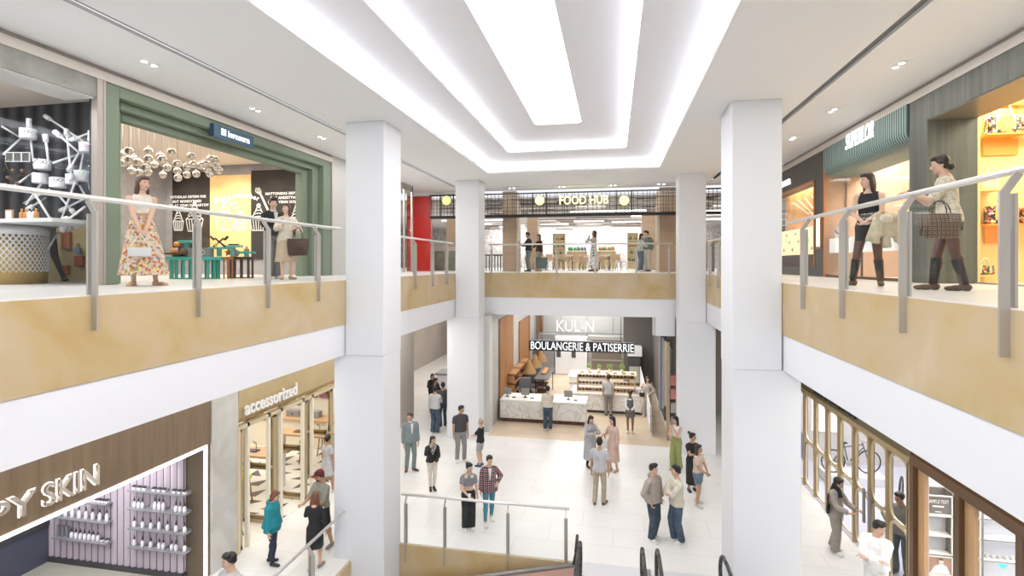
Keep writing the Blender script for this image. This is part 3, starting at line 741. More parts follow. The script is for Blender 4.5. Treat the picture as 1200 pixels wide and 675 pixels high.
# ================================================================== upper left: eyewear display shop
concrete = ramp_mat('concrete', 'NOISE', [(.3, (.20, .20, .18)), (.55, (.30, .30, .28)), (.75, (.36, .36, .34))], 2.5, .7, detail=10, bump=.3)
struct('wall_concrete_lintel', MB().bx(-8.7, SL, -2, 6.94, 9.05, 9.36), concrete)
struct('trim_10', MB().bx(-8.2, SL+.02, 6.90, 7.0, UP, 9.36), mat('mullion_taupe', (.42, .37, .33), .4, .2))
struct('trim_30', MB().bx(-8.68, SL-.02, -2, 6.88, 9.03, 9.05), mat('soffit_light', (.62, .6, .58), .4))
curtain = ramp_mat('dark_curtain', 'WAVE', [(0, (.015, .015, .018)), (.5, (.045, .047, .055)), (1, (.075, .08, .09))], .9, .85, (1, 1, .15), dist=3, detail=2, bump=.6)
struct('wall_display_back', MB().bx(-13, -9.6, 8.3, 8.4, UP+1.15, 9.6), curtain)
struct('wall_display_reflection', MB().bx(-13, -9.6, 8.28, 8.4, UP, UP+1.15), mat('ochre_reflection', (.42, .34, .18), .5))  # ochre colour painted in for the opposite handbag shop's reflection
struct('wall_display_side', MB().add([(-8.2, 7.05, UP), (-9.62, 8.3, UP), (-9.62, 8.3, 9.6), (-8.2, 7.05, 9.6), (-8.25, 7.12, UP), (-9.67, 8.37, UP), (-9.67, 8.37, 9.6), (-8.25, 7.12, 9.6)],
    [(0, 1, 2, 3), (4, 7, 6, 5), (0, 3, 7, 4), (1, 5, 6, 2), (3, 2, 6, 7), (0, 4, 5, 1)]), curtain)
struct('trim_31', box(-8.3, -8.2, 6.95, 7.0, UP, 9.36), curtain)
struct('window_1', box(SL-.06, SL-.045, -1, 6.9, UP, 9.05), glf)
YS = 7.62
t = thing('display_sculpture', 'white sculpture of crossed poles with drum shelves in front of the dark curtain', 'sculpture', (-10, YS, UP))
pw = mat('pole_white', (.82, .82, .84), .4)
def P3(x, y, Y): return onY(x, y, Y)
for i, (x0, y0, x1, y1, ti, tj) in enumerate([(2, 148, 27, 163, 0, 0), (27, 160, 4, 181, 0, 0), (53, 158, 57, 192, 1, 0), (36, 163, 40, 195, 0, 0), (53, 136, 97, 165, 1, 0), (64, 154, 94, 180, 1, 0), (78, 152, 84, 212, 1, 1),
        (83, 164, 118, 151, 1, 0), (62, 191, 95, 180, 0, 0), (92, 180, 81, 200, 0, 1), (98, 180, 94, 200, 0, 0), (18, 217, 40, 202, 0, 0), (104, 195, 118, 187, 0, 0), (103, 210, 108, 232, 0, 0), (88, 214, 70, 262, 0, 0), (93, 217, 112, 250, 0, 0), (54, 232, 33, 245, 0, 1),
        (41, 228, 60, 258, 0, 0), (70, 230, 89, 252, 0, 1), (71, 247, 99, 233, 1, 0), (100, 242, 73, 262, 0, 0), (68, 272, 56, 292, 0, 0), (88, 267, 102, 263, 0, 0), (117, 266, 111, 273, 0, 1), (116, 298, 110, 330, 0, 0), (28, 238, 58, 222, 0, 0), (110, 148, 116, 152, 1, 0), (56, 205, 30, 240, 0, 0)]):
    Ya, Yb = YS+.35*math.sin(i*2.1), YS+.35*math.cos(i*1.7)
    a, b = P3(x0, y0, Ya), P3(x1, y1, Yb); m = MB(); m.cyl(a, b, .018, n=8)
    d = (b-a).normalized()
    if ti: m.cyl(a, a+d*.13, .042, n=10)
    if tj: m.cyl(b, b-d*.13, .042, n=10)
    m.build('pole', pw, t, True)
MB().cyl(P3(34, 139, YS), P3(34, 150, YS), .042, n=10).build('pole', pw, t, True)
MB().cyl(P3(110, 300, YS+.1), Vector((P3(110, 300, YS+.1).x-.05, YS+.1, UP)), .02, n=8).build('pole', pw, t, True)
for x, y, r in [(33, 157, .125), (50, 193, .125), (47, 209, .115), (68, 214, .125), (102, 173, .115), (97, 206, .13), (112, 160, .11), (84, 210, .09)]:
    c = P3(x, y, YS-.05); m = MB(); m.lathe([(r, -.085), (r, .085), (r*.9, .085), (r*.9, -.04), (.01, -.04)], c, 20, cap=False); m.lathe([(r*.98, -.09), (r*.98, -.07)], c, 20); m.build('drum_shelf', pw, t, True)
m = MB(); c = P3(78, 263, YS-.1); 
for k in range(7): m.ball(c+Vector((random.uniform(-.08, .08), random.uniform(-.05, .05), random.uniform(-.08, .08))), .075, 5, 4)
m.smooth = False; m.build('crumpled_node', pw, t, True)
def glasses(c, label, cols):
    g_ = thing('eyeglasses', label, 'glasses', c, .4, 'eyeglasses on the drum shelves')
    for k, s_ in enumerate((-1, 1)):
        MB().tube([(s_*.036+.03*math.cos(q), 0, .026*math.sin(q)) for q in [PI*2*j/12 for j in range(12)]], .004, 6, True).build('rim', mat('rim_%s' % cols[k][0], cols[k][1], .3), g_)
        MB().cyl((s_*.066, 0, .01), (s_*.07, .12, .0), .003, n=6).build('temple', mat('rim_%s' % cols[0][0], cols[0][1], .3), g_)
    MB().cyl((-.008, 0, .01), (.008, 0, .01), .004, n=6).build('bridge', mat('rim_%s' % cols[0][0], cols[0][1], .3), g_)
for i, (x, y, nm) in enumerate([(33, 154, 'eyeglasses on the topmost left drum shelf'), (50, 190, 'eyeglasses on the drum shelf right of the framed mirror'), (68, 211, 'eyeglasses on the lower middle drum shelf'), (104, 171, 'pink and violet eyeglasses on the wide drum shelf at right'), (98, 202, 'green and blue eyeglasses on the lower right drum shelf')]):
    col = [('dark', (.03, .03, .04)), ('dark', (.03, .03, .04))] if i < 3 else ([('pink', (.8, .2, .6)), ('violet', (.4, .2, .8))] if i == 3 else [('lime', (.4, .8, .15)), ('teal', (.05, .5, .5))])
    c = P3(x, y, YS-.24); c.z += .005; glasses(c, nm, col)
t = thing('tabletop_mirror', 'small white-framed folding mirror on the left of the white pole sculpture', 'mirror', P3(21, 184, 7.1), .2)
for k in (-1, 0, 1):
    x0 = k*.135; MB().bx(x0-.067, x0+.067, -.01, .01, -.08, .08).build('frame', pw, t); MB().bx(x0-.058, x0+.058, -.014, -.0095, -.07, .07).build('mirror_glass', mat('mirror', (.25, .24, .2), .08, .9), t)
t = thing('bare_branch', 'brown bare twig arrangement with small blossoms beside the tabletop mirror', 'branch', (P3(14, 232, 6.9).x, 6.9, UP+1.062))
bw = mat('twig', (.08, .05, .035), .8)
MB().tube([(P3(14, 232, 6.9).x, 6.9, UP+1.062), P3(14, 232, 6.9)], .009, 5).build('stem', bw, t, True)
for a in [[(14, 232), (12, 205), (5, 188)], [(13, 215), (28, 200), (46, 184)], [(12, 208), (20, 215), (24, 222)], [(20, 206), (30, 206), (38, 198)], [(8, 196), (4, 200)]]:
    MB().tube([P3(x, y, 6.9) for x, y in a], .007, 5).build('twig', bw, t, True)
for x, y in [(9, 208), (15, 200), (26, 200), (6, 216), (20, 215)]: MB().ball(P3(x, y, 6.9), .03, 6, 5).build('blossom', mat('blossom_brown', (.18, .10, .08), .8), t, True)
# counter
YC = 6.72; xr = onY(56, 300, YC).x; xl = xr-1.5
cxd, cyd, rd = -10.28, 7.17, .55
t = thing('display_counter', 'round display counter with a gold front under a white diamond lattice', 'counter', (cxd, cyd, UP))
MB().lathe([(rd-.02, 0), (rd-.02, .98)], (cxd, cyd, UP), 48).build('drum', mat('brass_front', (.58, .42, .18), .35, .4), t, True)
m = MB(); n = 46
for k in range(n):
    for sg in (1, -1):
        pts = []
        for i in range(9):
            q = 2*PI*k/n+sg*i/8*.85; pts.append((cxd+rd*math.cos(q), cyd+rd*math.sin(q), UP+.20+.70*i/8))
        for i_, (a, b) in enumerate(zip(pts[:-1], pts[1:])): m.bar(a, b, .008+.0022*i_, .012, up=(a[0]-cxd, a[1]-cyd, 0))
m.lathe([(rd-.005, .84), (rd+.008, .84), (rd+.008, .98), (rd-.005, .98)], (cxd, cyd, UP), 48, cap=False); m.build('lattice', pw, t, True)
xl = cxd-1.2; xr = cxd+.5
box(xl, onY(70, 260, YC-.05).x, YC-.16, YC+.95, UP+1.0, UP+1.06).build('counter_top', pw, t, True)
box(xl, xr+.1, YC-.02, YC+.9, UP+.98, UP+1.0).build('shadow_gap', mgrey, t, True)
for i, x in enumerate([24, 29, 33, 38, 41]):
    p = onY(x, 260, YC+.08)
    b = thing('bottle', 'amber bottle on the lattice counter' if i < 2 or i == 4 else 'white bottle with a dark cap on the lattice counter', 'bottle', (p.x, YC+.1, UP+1.062), group='amber bottles on the lattice counter' if i < 2 or i == 4 else 'white bottles on the lattice counter')
    MB().lathe([(.035, 0), (.036, .1), (.03, .12), (.012, .13), (.012, .145)], n=12).build('glass_body', mat('amber', (.62, .26, .07), .3) if i < 2 or i == 4 else pw, b); MB().lathe([(.016, .145), (.016, .18)], n=10).build('cap', dgrey if i in (2, 3) else mat('amber_cap', (.7, .4, .15), .3), b)
p = onY(7, 250, YC+.05); t = thing('picture_frame', 'small wooden framed picture on the lattice counter', 'picture frame', (p.x, YC+.1, UP+1.062))
box(-.075, .075, -.012, .012, 0, .17).build('frame', wood, t); box(-.055, .055, -.016, -.0125, .02, .15).build('picture', pw, t)
t = thing('reflected_legs', 'dark leg of a reflected person striding behind the lattice counter', 'mannequin', (P3(66, 330, 8.05).x, 8.05, UP))  # solid leg added for what is a person's reflection
m = MB(); a = P3(58, 262, 8.05); b = P3(64, 300, 8.05); c = P3(75, 329, 8.05); c.z = UP+.05; m.cyl(a, b, .085, .06, 14); m.cyl(b, c, .06, .03, 14); m.ball(a, .085); m.ball(b, .06); m.ball(c+Vector((.05, -.02, -.01)), (.09, .035, .03)); smooth_mod(m.build('leg', dgrey, t, True), .01, 3)
# bag and pouches of the shop reflection, modelled on the ochre panel
def wall_bag(x, y, label, col, sz, Y, group=None, name='handbag'):
    p = onY(x, y, Y); t = thing(name, label, 'bag', p, 0, group)
    MB().prism([(-.5*sz, 0), (.5*sz, 0), (.42*sz, .75*sz), (-.42*sz, .75*sz)], 'y', -.05, .0).build('bag_body', mat('bag_'+label.split()[0], col, .5), t, bevel=.01)
    MB().tube([(-.2*sz, -.02, .72*sz), (-.19*sz, -.02, 1.15*sz), (0, -.02, 1.35*sz), (.19*sz, -.02, 1.15*sz), (.2*sz, -.02, .72*sz)], .008, 6).build('handle', dgrey, t)
wall_bag(93, 297, 'blue handbag in the ochre shop reflection behind the counter', (.12, .2, .3), .14, 8.24)
for x, y0, y1, lb in [(78, 272, 292, 'larger'), (93, 300, 312, 'smaller right'), (76, 311, 322, 'lower left')]:
    a, b = onY(x-5, y0, 8.25), onY(x+5, y1, 8.25); tag(box(a.x, b.x, 8.22, 8.279, b.z, a.z).build('pouch', mat('pouch_red', (.35, .12, .07), .6), bevel=.01), '%s rust red pouch in the ochre shop reflection behind the lattice counter' % lb, 'pouch')

# ================================================================== upper left: green portal shop
green = ramp_mat('green_portal', 'NOISE', [(.35, (.155, .205, .145)), (.65, (.225, .275, .205))], 90, .7, detail=2)
gz = [9.36, 9.17, 9.03, 8.89]; gy = [13.94, 13.55, 13.25, 12.95]; gy0 = [7.02, 7.3, 7.45, 7.6]; gx = [SL, SL-.16, SL-.30]
for k in range(3):
    m = MB(); X0 = gx[k]; X1 = SL-.5
    zt = gz[k] if k == 0 else gz[k]+.0
    m.bx(gx[k]-.14, X0, gy0[k], gy0[k+1], UP, gz[k]); m.bx(X1, X0, gy[k+1], gy[k], UP, gz[k]); m.bx(X1, X0, gy0[k+1], gy[k+1], gz[k+1], gz[k])
    struct('trim_%d' % (11+k), m, green, .02)
struct('trim_14', MB().bx(-8.2, SL+.03, 7.0, 7.03, UP, 9.36).bx(-8.2, SL+.03, 13.94, 13.98, UP, 9.36), MATS['mullion_taupe'])
t = thing('shop_sign', 'navy blue sign panel on the green stepped shopfront', 'sign', (SL+.0, 9.9, UP+2.7))
box(SL-.02, SL+.10, 9.28, 10.48, 9.0, 9.27).build('panel', mat('navy', (.035, .09, .15), .5), t, True, bevel=.005)
lettering('lettering', 'Bl iorcourn', .19, (SL+.105, 9.47, 9.08), RX, emis('letter_white', (1, 1, 1), 1.2), t, .006, bold=.002, sx=.98)
greyw = ramp_mat('grey_wallpaper', 'NOISE', [(.3, (.27, .255, .26)), (.7, (.33, .31, .315))], 5, .6, detail=8)
YB = 14.5
struct('wall_shop_back', box(-14.4, SL-.5, YB, YB+.1, UP, 9.6), greyw)
struct('wall_shop_side', box(-14.4, -14.3, 8.5, YB, UP, 9.6), greyw)
struct('wall_shop_front', box(-14.4, -9.7, 8.41, 8.5, UP, 9.6), greyw)
struct('ceiling_shop', box(-14.4, SL-.5, 7.1, YB, 9.52, 9.57), mat('warm_ceiling', (.80, .70, .60), .6))
brownp = ramp_mat('poster_dark', 'NOISE', [(.3, (.018, .014, .012)), (.7, (.035, .025, .02))], 2, .8, detail=6)
goldp = ramp_mat('poster_gold', 'NOISE', [(.3, (.70, .42, .16)), (.7, (.85, .60, .28))], 1.2, .5, detail=4)
wline = mat('poster_white', (.85, .82, .78), .5)
def px_on(Y, x, y): p = onY(x, y, Y); return p.x, p.z
def poster(x0, x1, y0, y1, m, label):
    a, b = onY(x0, y0, YB-.04), onY(x1, y1, YB-.04)
    t = thing('wall_poster', label, 'poster', ((a.x+b.x)/2, YB, b.z)); box(a.x, b.x, YB-.04, YB-.002, b.z, a.z).build('board', m, t, True); return t
pl = poster(202, 245.5, 203, 304, brownp, 'dark poster with white lettering and two cupcakes, left of the golden one')
pg = poster(246, 294, 206, 304, goldp, 'golden poster with white cupcakes in its middle')
pr = poster(294.5, 353, 200, 304, brownp, 'dark poster with white lettering and a whisk, behind the couple')
def cup_draw(cx, cy, w_, h_, par, fill=False):
    m = MB(); Y = YB-.05
    def Q(u, v): x, z = px_on(Y, cx+u*w_/2, cy-v*h_); return (x, Y, z)
    m.ribbon([Q(-1, .42), Q(-.75, 0), Q(.75, 0), Q(1, .42), Q(-1, .42)], .022, .006)
    for u in (-.66, -.33, 0, .33, .66): m.ribbon([Q(u, .42), Q(u*.75, 0)], .018, .006)
    for k in range(4):
        v0 = .42+k*.12; wd = 1-.22*k; m.ribbon([Q(-wd, v0), Q(-wd*.6, v0+.10), Q(0, v0+.14), Q(wd*.6, v0+.10), Q(wd, v0)], .022, .006)
    x, z = px_on(Y, cx, cy-h_*.97); m.cyl((x, Y-.003, z), (x, Y+.003, z), .07, n=14)
    m.build('cupcake_drawing', wline, par, True)
cup_draw(209, 270, 12, 26, pl); cup_draw(228, 271, 20, 34, pl)
cup_draw(263.5, 270, 22, 34, pg); cup_draw(282, 270, 16, 22, pg)
cup_draw(303, 270, 20, 30, pr); cup_draw(348, 268, 14, 32, pr)
def ptext(par, rows):
    for s_, x, y, size in rows:
        p = onY(x, y, YB-.055); lettering('lettering', s_, size, (p.x, YB-.05, p.z), RY, wline, par, .003, 'CENTER', bold=.002, spacing=1.12)
ptext(pl, [('WITHDLAS DEYDN FAR', 220, 232, .115), ('BUT MONDYTNED', 219, 236.5+.8, .115), ('DE AT YENN DODARTOV', 221, 242, .115)])
ptext(pr, [('MATTONDAS DEYMA F', 333, 228, .115), ('BUT ANDETTNED', 334, 233, .115), ('FE AT YENN DODAV', 334, 238, .115)])
for i, ch in enumerate('Happy'): 
    x = 254+i*5.0; y = 237-i*1.4-.15*i*i*-.6; p = onY(x, y, YB-.055); lettering('lettering', ch, .22, (p.x, YB-.05, p.z), (PI/2, -.25+.05*i, 0), wline, pg, .003, 'CENTER', bold=.008)
for i, ch in enumerate('together'):
    x = 276+i*3.6; y = 230.5+.12*(i-1)**2*1.0; p = onY(x, y, YB-.055); lettering('lettering', ch, .20, (p.x, YB-.05, p.z), (PI/2, .05*i, 0), wline, pg if i < 5 else pr, .003, 'CENTER', bold=.008)
m = MB()
for x, y, r in [(271, 239.5, .05), (276, 237.5, .05), (275, 244, .04), (279.5, 242.5, .045), (279, 248, .04)]:
    p = onY(x, y, YB-.05)
    m.prism([(p.x+(r if k % 2 == 0 else r*.45)*1.5*math.sin(2*PI*k/10), p.z+(r if k % 2 == 0 else r*.45)*1.5*math.cos(2*PI*k/10)) for k in range(10)], 'y', YB-.052, YB-.045)
m.build('star_drawing', wline, pg, True)
m = MB(); a = onY(306, 229, YB-.05); b = onY(314, 246, YB-.05)
m.bar(a, b, .06, .006, (0, 1, 0)); 
for k in range(-2, 3): m.ribbon([a, a+Vector((k*.05-.1, 0, .12)), a+Vector((k*.03-.12, 0, .24))], .012, .006)
m.build('whisk_drawing', wline, pr, True)
# glass ball pendants
ballm, nt_, b_ = newmat('mercury_glass'); b_.inputs['Base Color'].default_value = (.62, .55, .47, 1); b_.inputs['Metallic'].default_value = .75; b_.inputs['Roughness'].default_value = .06
b_.inputs['Emission Color'].default_value = (1, .85, .65, 1); b_.inputs['Emission Strength'].default_value = .04
wire = mat('wire', (.5, .5, .5), .5)
for i, (x, y) in enumerate([(151, 177), (143.5, 181), (144, 191), (151, 187), (153, 191), (157, 186), (161, 190), (163, 190.5), (154, 200), (162.5, 202.5), (171, 196.5), (173.5, 202), (174, 177), (174, 186), (181, 193), (188, 183), (190, 186.5), (191, 205), (196, 196.5), (201, 178), (207.5, 192), (208, 200.5), (208.5, 208.5), (219, 195.5), (219, 205), (224, 183), (226.5, 192.5), (230, 204), (235, 194), (240, 192), (243, 199), (246, 204), (248, 191), (252, 187), (254, 196), (257, 200), (247, 186), (141, 186)]):
    d = 10.4+1.5*((i*37) % 10)/10; p = Vector((0, 0, EYE))+ray(x, y)*d
    if p.x > SL-.7: p = Vector((0, 0, EYE))+ray(x, y)*(d*(SL-.8)/p.x)
    t = thing('glass_pendant', 'mirrored glass ball hanging in the chandelier cluster behind the green portal', 'pendant lamp', p, group='chandelier glass balls')
    MB().ball((0, 0, 0), .080, 16, 12).build('globe', ballm, t); MB().cyl((0, 0, .09), (0, 0, 9.52-p.z), .003, n=5).build('wire', wire, t); MB().cyl((0, 0, .085), (0, 0, .11), .02, n=8).build('socket', steel_l, t)
# display tables
teal = mat('teal_lacquer', (.06, .42, .35), .4); tdark = mat('brown_lacquer', (.09, .05, .035), .4)
def slat_table(px, d, label, W_, Dp, h, m1, tops, n, rad=True):
    p = Vector((0, 0, 0))+ray(px, 300)*d; t = thing('display_table', label, 'table', (p.x, p.y, UP), TH)
    pts = [(W_/2*math.cos(2*PI*k/28), Dp/2*math.sin(2*PI*k/28)) for k in range(28)]
    MB().prism(pts, 'z', h-.07, h).build('table_top', m1, t)
    for k in range(n):
        q = 2*PI*k/n; x, y = W_*.40*math.cos(q), Dp*.38*math.sin(q); MB().bar((x, y, 0), (x, y, h-.07), .035, .035).build('leg_slat', m1, t)
    MB().prism([(u*.86, v*.82) for u, v in pts], 'z', 0, .02).build('base_ring', m1, t)
    return t
ta = slat_table(228.5, 11.9, 'teal oval display table on slats, in front of the posters', 1.32, .7, .50, teal, None, 18)
tb = slat_table(283, 12.5, 'dark brown slatted display table right of the teal one', .66, .5, .51, tdark, None, 10)
def atop(px, d, z, name, label, cat, fn, group=None):
    p = ray(px, 300)*d; t = thing(name, label, cat, (p.x, p.y, z), TH, group); fn(t); return t
def stand(t, w_, m_, h=.12, th=.05):
    box(-w_/2, w_/2, -.09, .09, h, h+th).build('shelf_top', m_, t, bevel=.004); box(-.04, .04, -.04, .04, 0, h).build('foot', m_, t)
brn = mat('choc', (.10, .05, .03), .5)
ZT = UP+.50
atop(205, 11.75, ZT, 'cake_stand', 'low dark wooden cake stand at the left end of the teal table', 'stand', lambda t: stand(t, .5, wood_d, .05, .04))
atop(219, 12.0, ZT, 'cake_stand', 'tall teal cake stand on the left of the teal table', 'stand', lambda t: stand(t, .30, teal, .32, .06))
atop(257, 12.0, UP+.51, 'cake_stand', 'teal cake stand above the brown table, left one', 'stand', lambda t: stand(t, .42, teal, .17, .05))
atop(273, 12.3, UP+.51, 'cake_stand', 'teal cake stand above the brown table, middle one', 'stand', lambda t: stand(t, .40, mat('teal_pale', (.25, .55, .48), .4), .22, .05))
atop(289, 12.2, UP+.51, 'cake_stand', 'low teal cake stand at the right end of the brown table', 'stand', lambda t: stand(t, .36, teal, .07, .05))
def dome(t, r, h, m_, kn=brn): MB().lathe([(r, 0), (r*1.02, h*.35), (r*.75, h*.8), (r*.2, h)], n=16).build('cake', m_, t); MB().ball((0, 0, h+.015), .018).build('topping', kn, t)
atop(203, 11.7, ZT+.092, 'cake', 'orange cake on the low dark stand', 'cake', lambda t: dome(t, .08, .11, mat('cake_orange', (.55, .25, .09), .6)))
atop(215, 11.9, ZT, 'chocolate_cake', 'big dark chocolate cake under the teal stand', 'cake', lambda t: dome(t, .10, .2, brn))
atop(207, 11.9, ZT+.092, 'ice_cream_cup', 'orange flower-topped glass at the left of the teal table', 'cup', lambda t: (MB().lathe([(.02, 0), (.03, .115)], n=10).build('glass_cup', pw, t), MB().ball((0, 0, .2), (.07, .06, .06), 8, 6).build('topping', mat('orange_t', (.85, .35, .08), .6), t)))
atop(236, 11.9, ZT, 'gift_box', 'grey box with a white ring mark on the teal table', 'box', lambda t: (box(-.24, .22, -.12, .12, 0, .20).build('box_body', mgrey, t, bevel=.004), MB().tube([(.10+.05*math.cos(q), -.125, .1+.05*math.sin(q)) for q in [PI*2*k/14 for k in range(14)]], .008, 5, True).build('ring_mark', pw, t)))
atop(226, 12.1, ZT, 'chocolate_tower', 'tower of dark chocolates behind the teal post', 'cake', lambda t: [MB().lathe([(.13-.03*k, .09*k), (.12-.03*k, .09*k+.08)], n=14).build('tier', brn, t) for k in range(4)])
atop(289, 12.2, UP+.632, 'cupcake', 'dark and pink cupcake on the low teal stand', 'cake', lambda t: dome(t, .06, .09, mat('pinkish', (.5, .25, .22), .6)))
atop(274, 12.3, UP+.782, 'chocolate_bar', 'flat dark chocolate slab on the middle teal stand', 'cake', lambda t: box(-.1, .1, -.05, .05, 0, .03).build('slab', brn, t))
atop(257, 12.0, UP+.732, 'chocolate_sculpture', 'dark crossed chocolate sticks with a yellow ball above the table', 'cake', lambda t: ([MB().bar((s_*.14, 0, 0), (-s_*.10, 0, .2), .03, .03).build('stick', black, t) for s_ in (-1, 1)]+[MB().bar((s_*.12, 0, .16), (s_*.2, 0, .24), .06, .03).build('stick_end', black, t) for s_ in (-1, 1)], MB().ball((-.06, -.03, .06), .045).build('ball', mat('yellow_b', (.8, .65, .1), .5), t)))
atop(268, 12.3, UP+.51, 'star_ornament', 'brown star-shaped chocolate on the brown table', 'cake', lambda t: MB().prism([((.1 if k % 2 == 0 else .045)*math.sin(PI*k/5), .1+(.1 if k % 2 == 0 else .045)*math.cos(PI*k/5)) for k in range(10)], 'y', -.02, .02).build('star', mat('caramel', (.4, .15, .06), .5), t))
atop(276, 12.4, UP+.51, 'macaron_stack', 'round pink sweet on the brown table', 'cake', lambda t: MB().cyl((0, -.03, .09), (0, .03, .09), .085, n=18).build('disc', mat('rose_d', (.55, .33, .28), .5), t))
t = thing('shop_stool', 'orange wooden stool in front of the brown display table', 'stool', ray(267.5, 300)*12.0+Vector((0, 0, UP)), TH)
t.location.z = UP
m_o = mat('orange_wood', (.45, .17, .06), .45); box(-.07, .07, -.1, .1, .44, .5).build('seat', m_o, t)
for sx in (-1, 1):
    for sy in (-1, 1): box(sx*.055-.012, sx*.055+.012, sy*.08-.012, sy*.08+.012, 0, .44).build('leg', m_o, t)
# ---- shopfronts further along the left gallery
struct('wall_gallery_pier', box(-8.6, SL, 13.98, 15.0, UP, CG), mat('pier_grey', (.55, .54, .52), .6))
struct('wall_gallery_back', box(-9.2, -9.1, 15, 20.3, UP, CG), mat('cream_plain', (.72, .66, .58), .6))  # back wall in one even cream colour
struct('trim_15', MB().bx(SL-.06, SL, 15, 15.08, UP, CG).bx(SL-.06, SL, 20.2, 20.3, UP, CG).bx(SL-.06, SL, 19.4, 19.46, UP, CG).bx(SL-.06, SL, 15, 20.3, CG-.25, CG), steel)
struct('window_2', box(SL-.035, SL-.02, 15.08, 20.2, UP, CG-.25), glf)
struct('wall_red', box(-9.15, -8.02, 22.2, 22.4, UP, 9.42), mat('red_wall', (.56, .018, .015), .35))
struct('wall_red_top', box(-9.15, -6.2, 22.15, 22.4, 9.42, CG), ceilw)
t = thing('display_mannequin', 'orange and white draped mannequin in the shop window left of the red wall', 'mannequin', (-8.5, 19.3, UP))
m = MB(); m.lathe([(.2, .0), (.2, .02), (.02, .03), (.02, .7)], n=14); m.build('stand', steel, t)
m = MB(); loft(m, [(.5, .22, .16, 0, 0), (.75, .16, .12, 0, 0), (1.05, .13, .1, 0, 0), (1.4, .19, .11, 0, 0), (1.5, .06, .06, 0, 0), (1.62, .05, .05, 0, 0)]); m.build('dress', ramp_mat('drape', 'NOISE', [(.45, (.8, .76, .72)), (.55, (.65, .22, .05))], 3, .6), t)
t = thing('display_screen', 'tall patterned window panel between the mannequin and the near left column', 'panel', (-8.7, 18.0, UP)); box(-8.75, -8.7, 16.6, 19.0, UP, UP+3.3).build('board', ramp_mat('pattern_w', 'NOISE', [(.4, (.8, .78, .75)), (.5, (.45, .38, .33)), (.6, (.8, .78, .75))], 4, .5, dist=2), t, True)

# ================================================================== food hall across the bridge
SFz = UP+2.42
t = thing('lattice_sign', 'long black wire lattice sign with yellow discs above the food hall entrance', 'sign', (-3, SF, SFz))
zt, zb = 9.43, SFz+.02
for x0, x1 in ((-8.0, 6.5),):
    m = MB(); m.bx(x0, x1, SF-.04, SF+.30, zb-.10, zb).bx(x0, x1, SF-.04, SF-.0, zt-.06, zt); m.build('frame', black, t, True)
m = MB()
for k in range(6): m.bx(-8, 6.5, SF-.01, SF+.0, zb+(zt-zb)*k/6, zb+(zt-zb)*k/6+.014)
x = -8.
rnd = random.Random(3)
while x < 6.5: m.bx(x, x+.018, SF-.02, SF, zb, zt); x += rnd.choice([.16, .16, .22, .10])
m.build('wire_grid', black, t, True)
yd = emis('sign_yellow', (.95, .93, .28), .75)
for px in (523.5, 632.5, 731.5):
    p = onY(px, 235, SF-.08); m = MB(); m.cyl((p.x, SF-.12, p.z), (p.x, SF-.05, p.z), .20, n=28); m.build('yellow_disc', yd, t, True)
    m = MB(); m.tube([(p.x+.21*math.cos(q), SF-.085, p.z+.21*math.sin(q)) for q in [2*PI*k/24 for k in range(24)]], .022, 6, True)
    for sx in (-1, 1): m.bx(p.x+sx*.30-.02, p.x+sx*.30+.02, SF-.1, SF-.03, zb, zt)
    m.build('disc_frame', black, t, True)
p = onY(655, 239.5, SF-.1); lettering('lettering', 'FOOD HUB', .50, (p.x, SF-.08, p.z), RY, emis('sign_yellow_letters', (.95, .95, .35), .8), t, .03, bold=.004, sx=.80)
# wooden pillars
def wpillar(px0, px1, Y, label, d=.5, strip=False, top=None):
    a, b = onY(px0, 300, Y), onY(px1, 300, Y); t = thing('wooden_pillar', label, 'pillar', ((a.x+b.x)/2, Y, UP)); box(a.x, b.x, Y, Y+d, UP, top or CG-.02).build('cladding', tiles_w, t, True)
    if strip: s0 = b.x if strip > 0 else a.x-.12; box(s0, s0+.12, Y+.05, Y+d, UP, 9.4).build('edge_strip', mat('cream_edge', (.72, .62, .48), .5), t, True)
tiles_w = tiles('wood_plank_clad', (.42, .30, .20), (.46, .33, .225), (.32, .22, .115), 3, .12, .5, .004, axes='xz')
wpillar(589, 605, SF+.35, 'wooden plank pillar at the left of the food hall entrance', strip=1)
wpillar(773, 792, SF+.35, 'wooden plank pillar at the right of the food hall entrance', strip=-1)
wpillar(617.5, 630, 28, 'wooden pillar behind the pair at left in the food hall', .6, top=9.1)
wpillar(752, 770, 28, 'wooden pillar behind the couple at right in the food hall', .6, top=9.2)
wpillar(523, 534, 27, 'wooden pillar beside the green counter', .5, top=8.95)
YH2 = 42
plaster = ramp_mat('white_brick', 'NOISE', [(.42, (.62, .58, .56)), (.5, (.40, .36, .34)), (.56, (.66, .63, .61))], 2.2, .7, detail=8, dist=1.2)
struct('wall_food_back', box(-18, 16, YH2, YH2+.1, UP, 9.3), plaster)
struct('ceiling_food', box(-18, 16, SF+.3, YH2, 9.22, 9.28), mat('food_ceiling', (.55, .52, .50), .7))
baf = mat('batten_white', (.78, .76, .74), .6); bt = mat('batten_taupe', (.40, .35, .32), .6)
rnd = random.Random(11)
for i in range(98):
    Y = 23+rnd.random()**1.2*17; X = rnd.uniform(-.30, .16)*Y*1.0; L_ = rnd.uniform(1.2, 3.2); wd = rnd.uniform(.15, .45)
    tag(box(-L_/2, L_/2, -wd/2, wd/2, -.03, .03).build('ceiling_batten', baf if i % 2 else bt), 'flat horizontal batten hanging under the food hall ceiling', 'batten', 'hanging battens of the food hall ceiling').location = (X, Y, 9.2-rnd.uniform(.03, .22))
fl = emis('linear_glow', (1, .98, .95), 7)
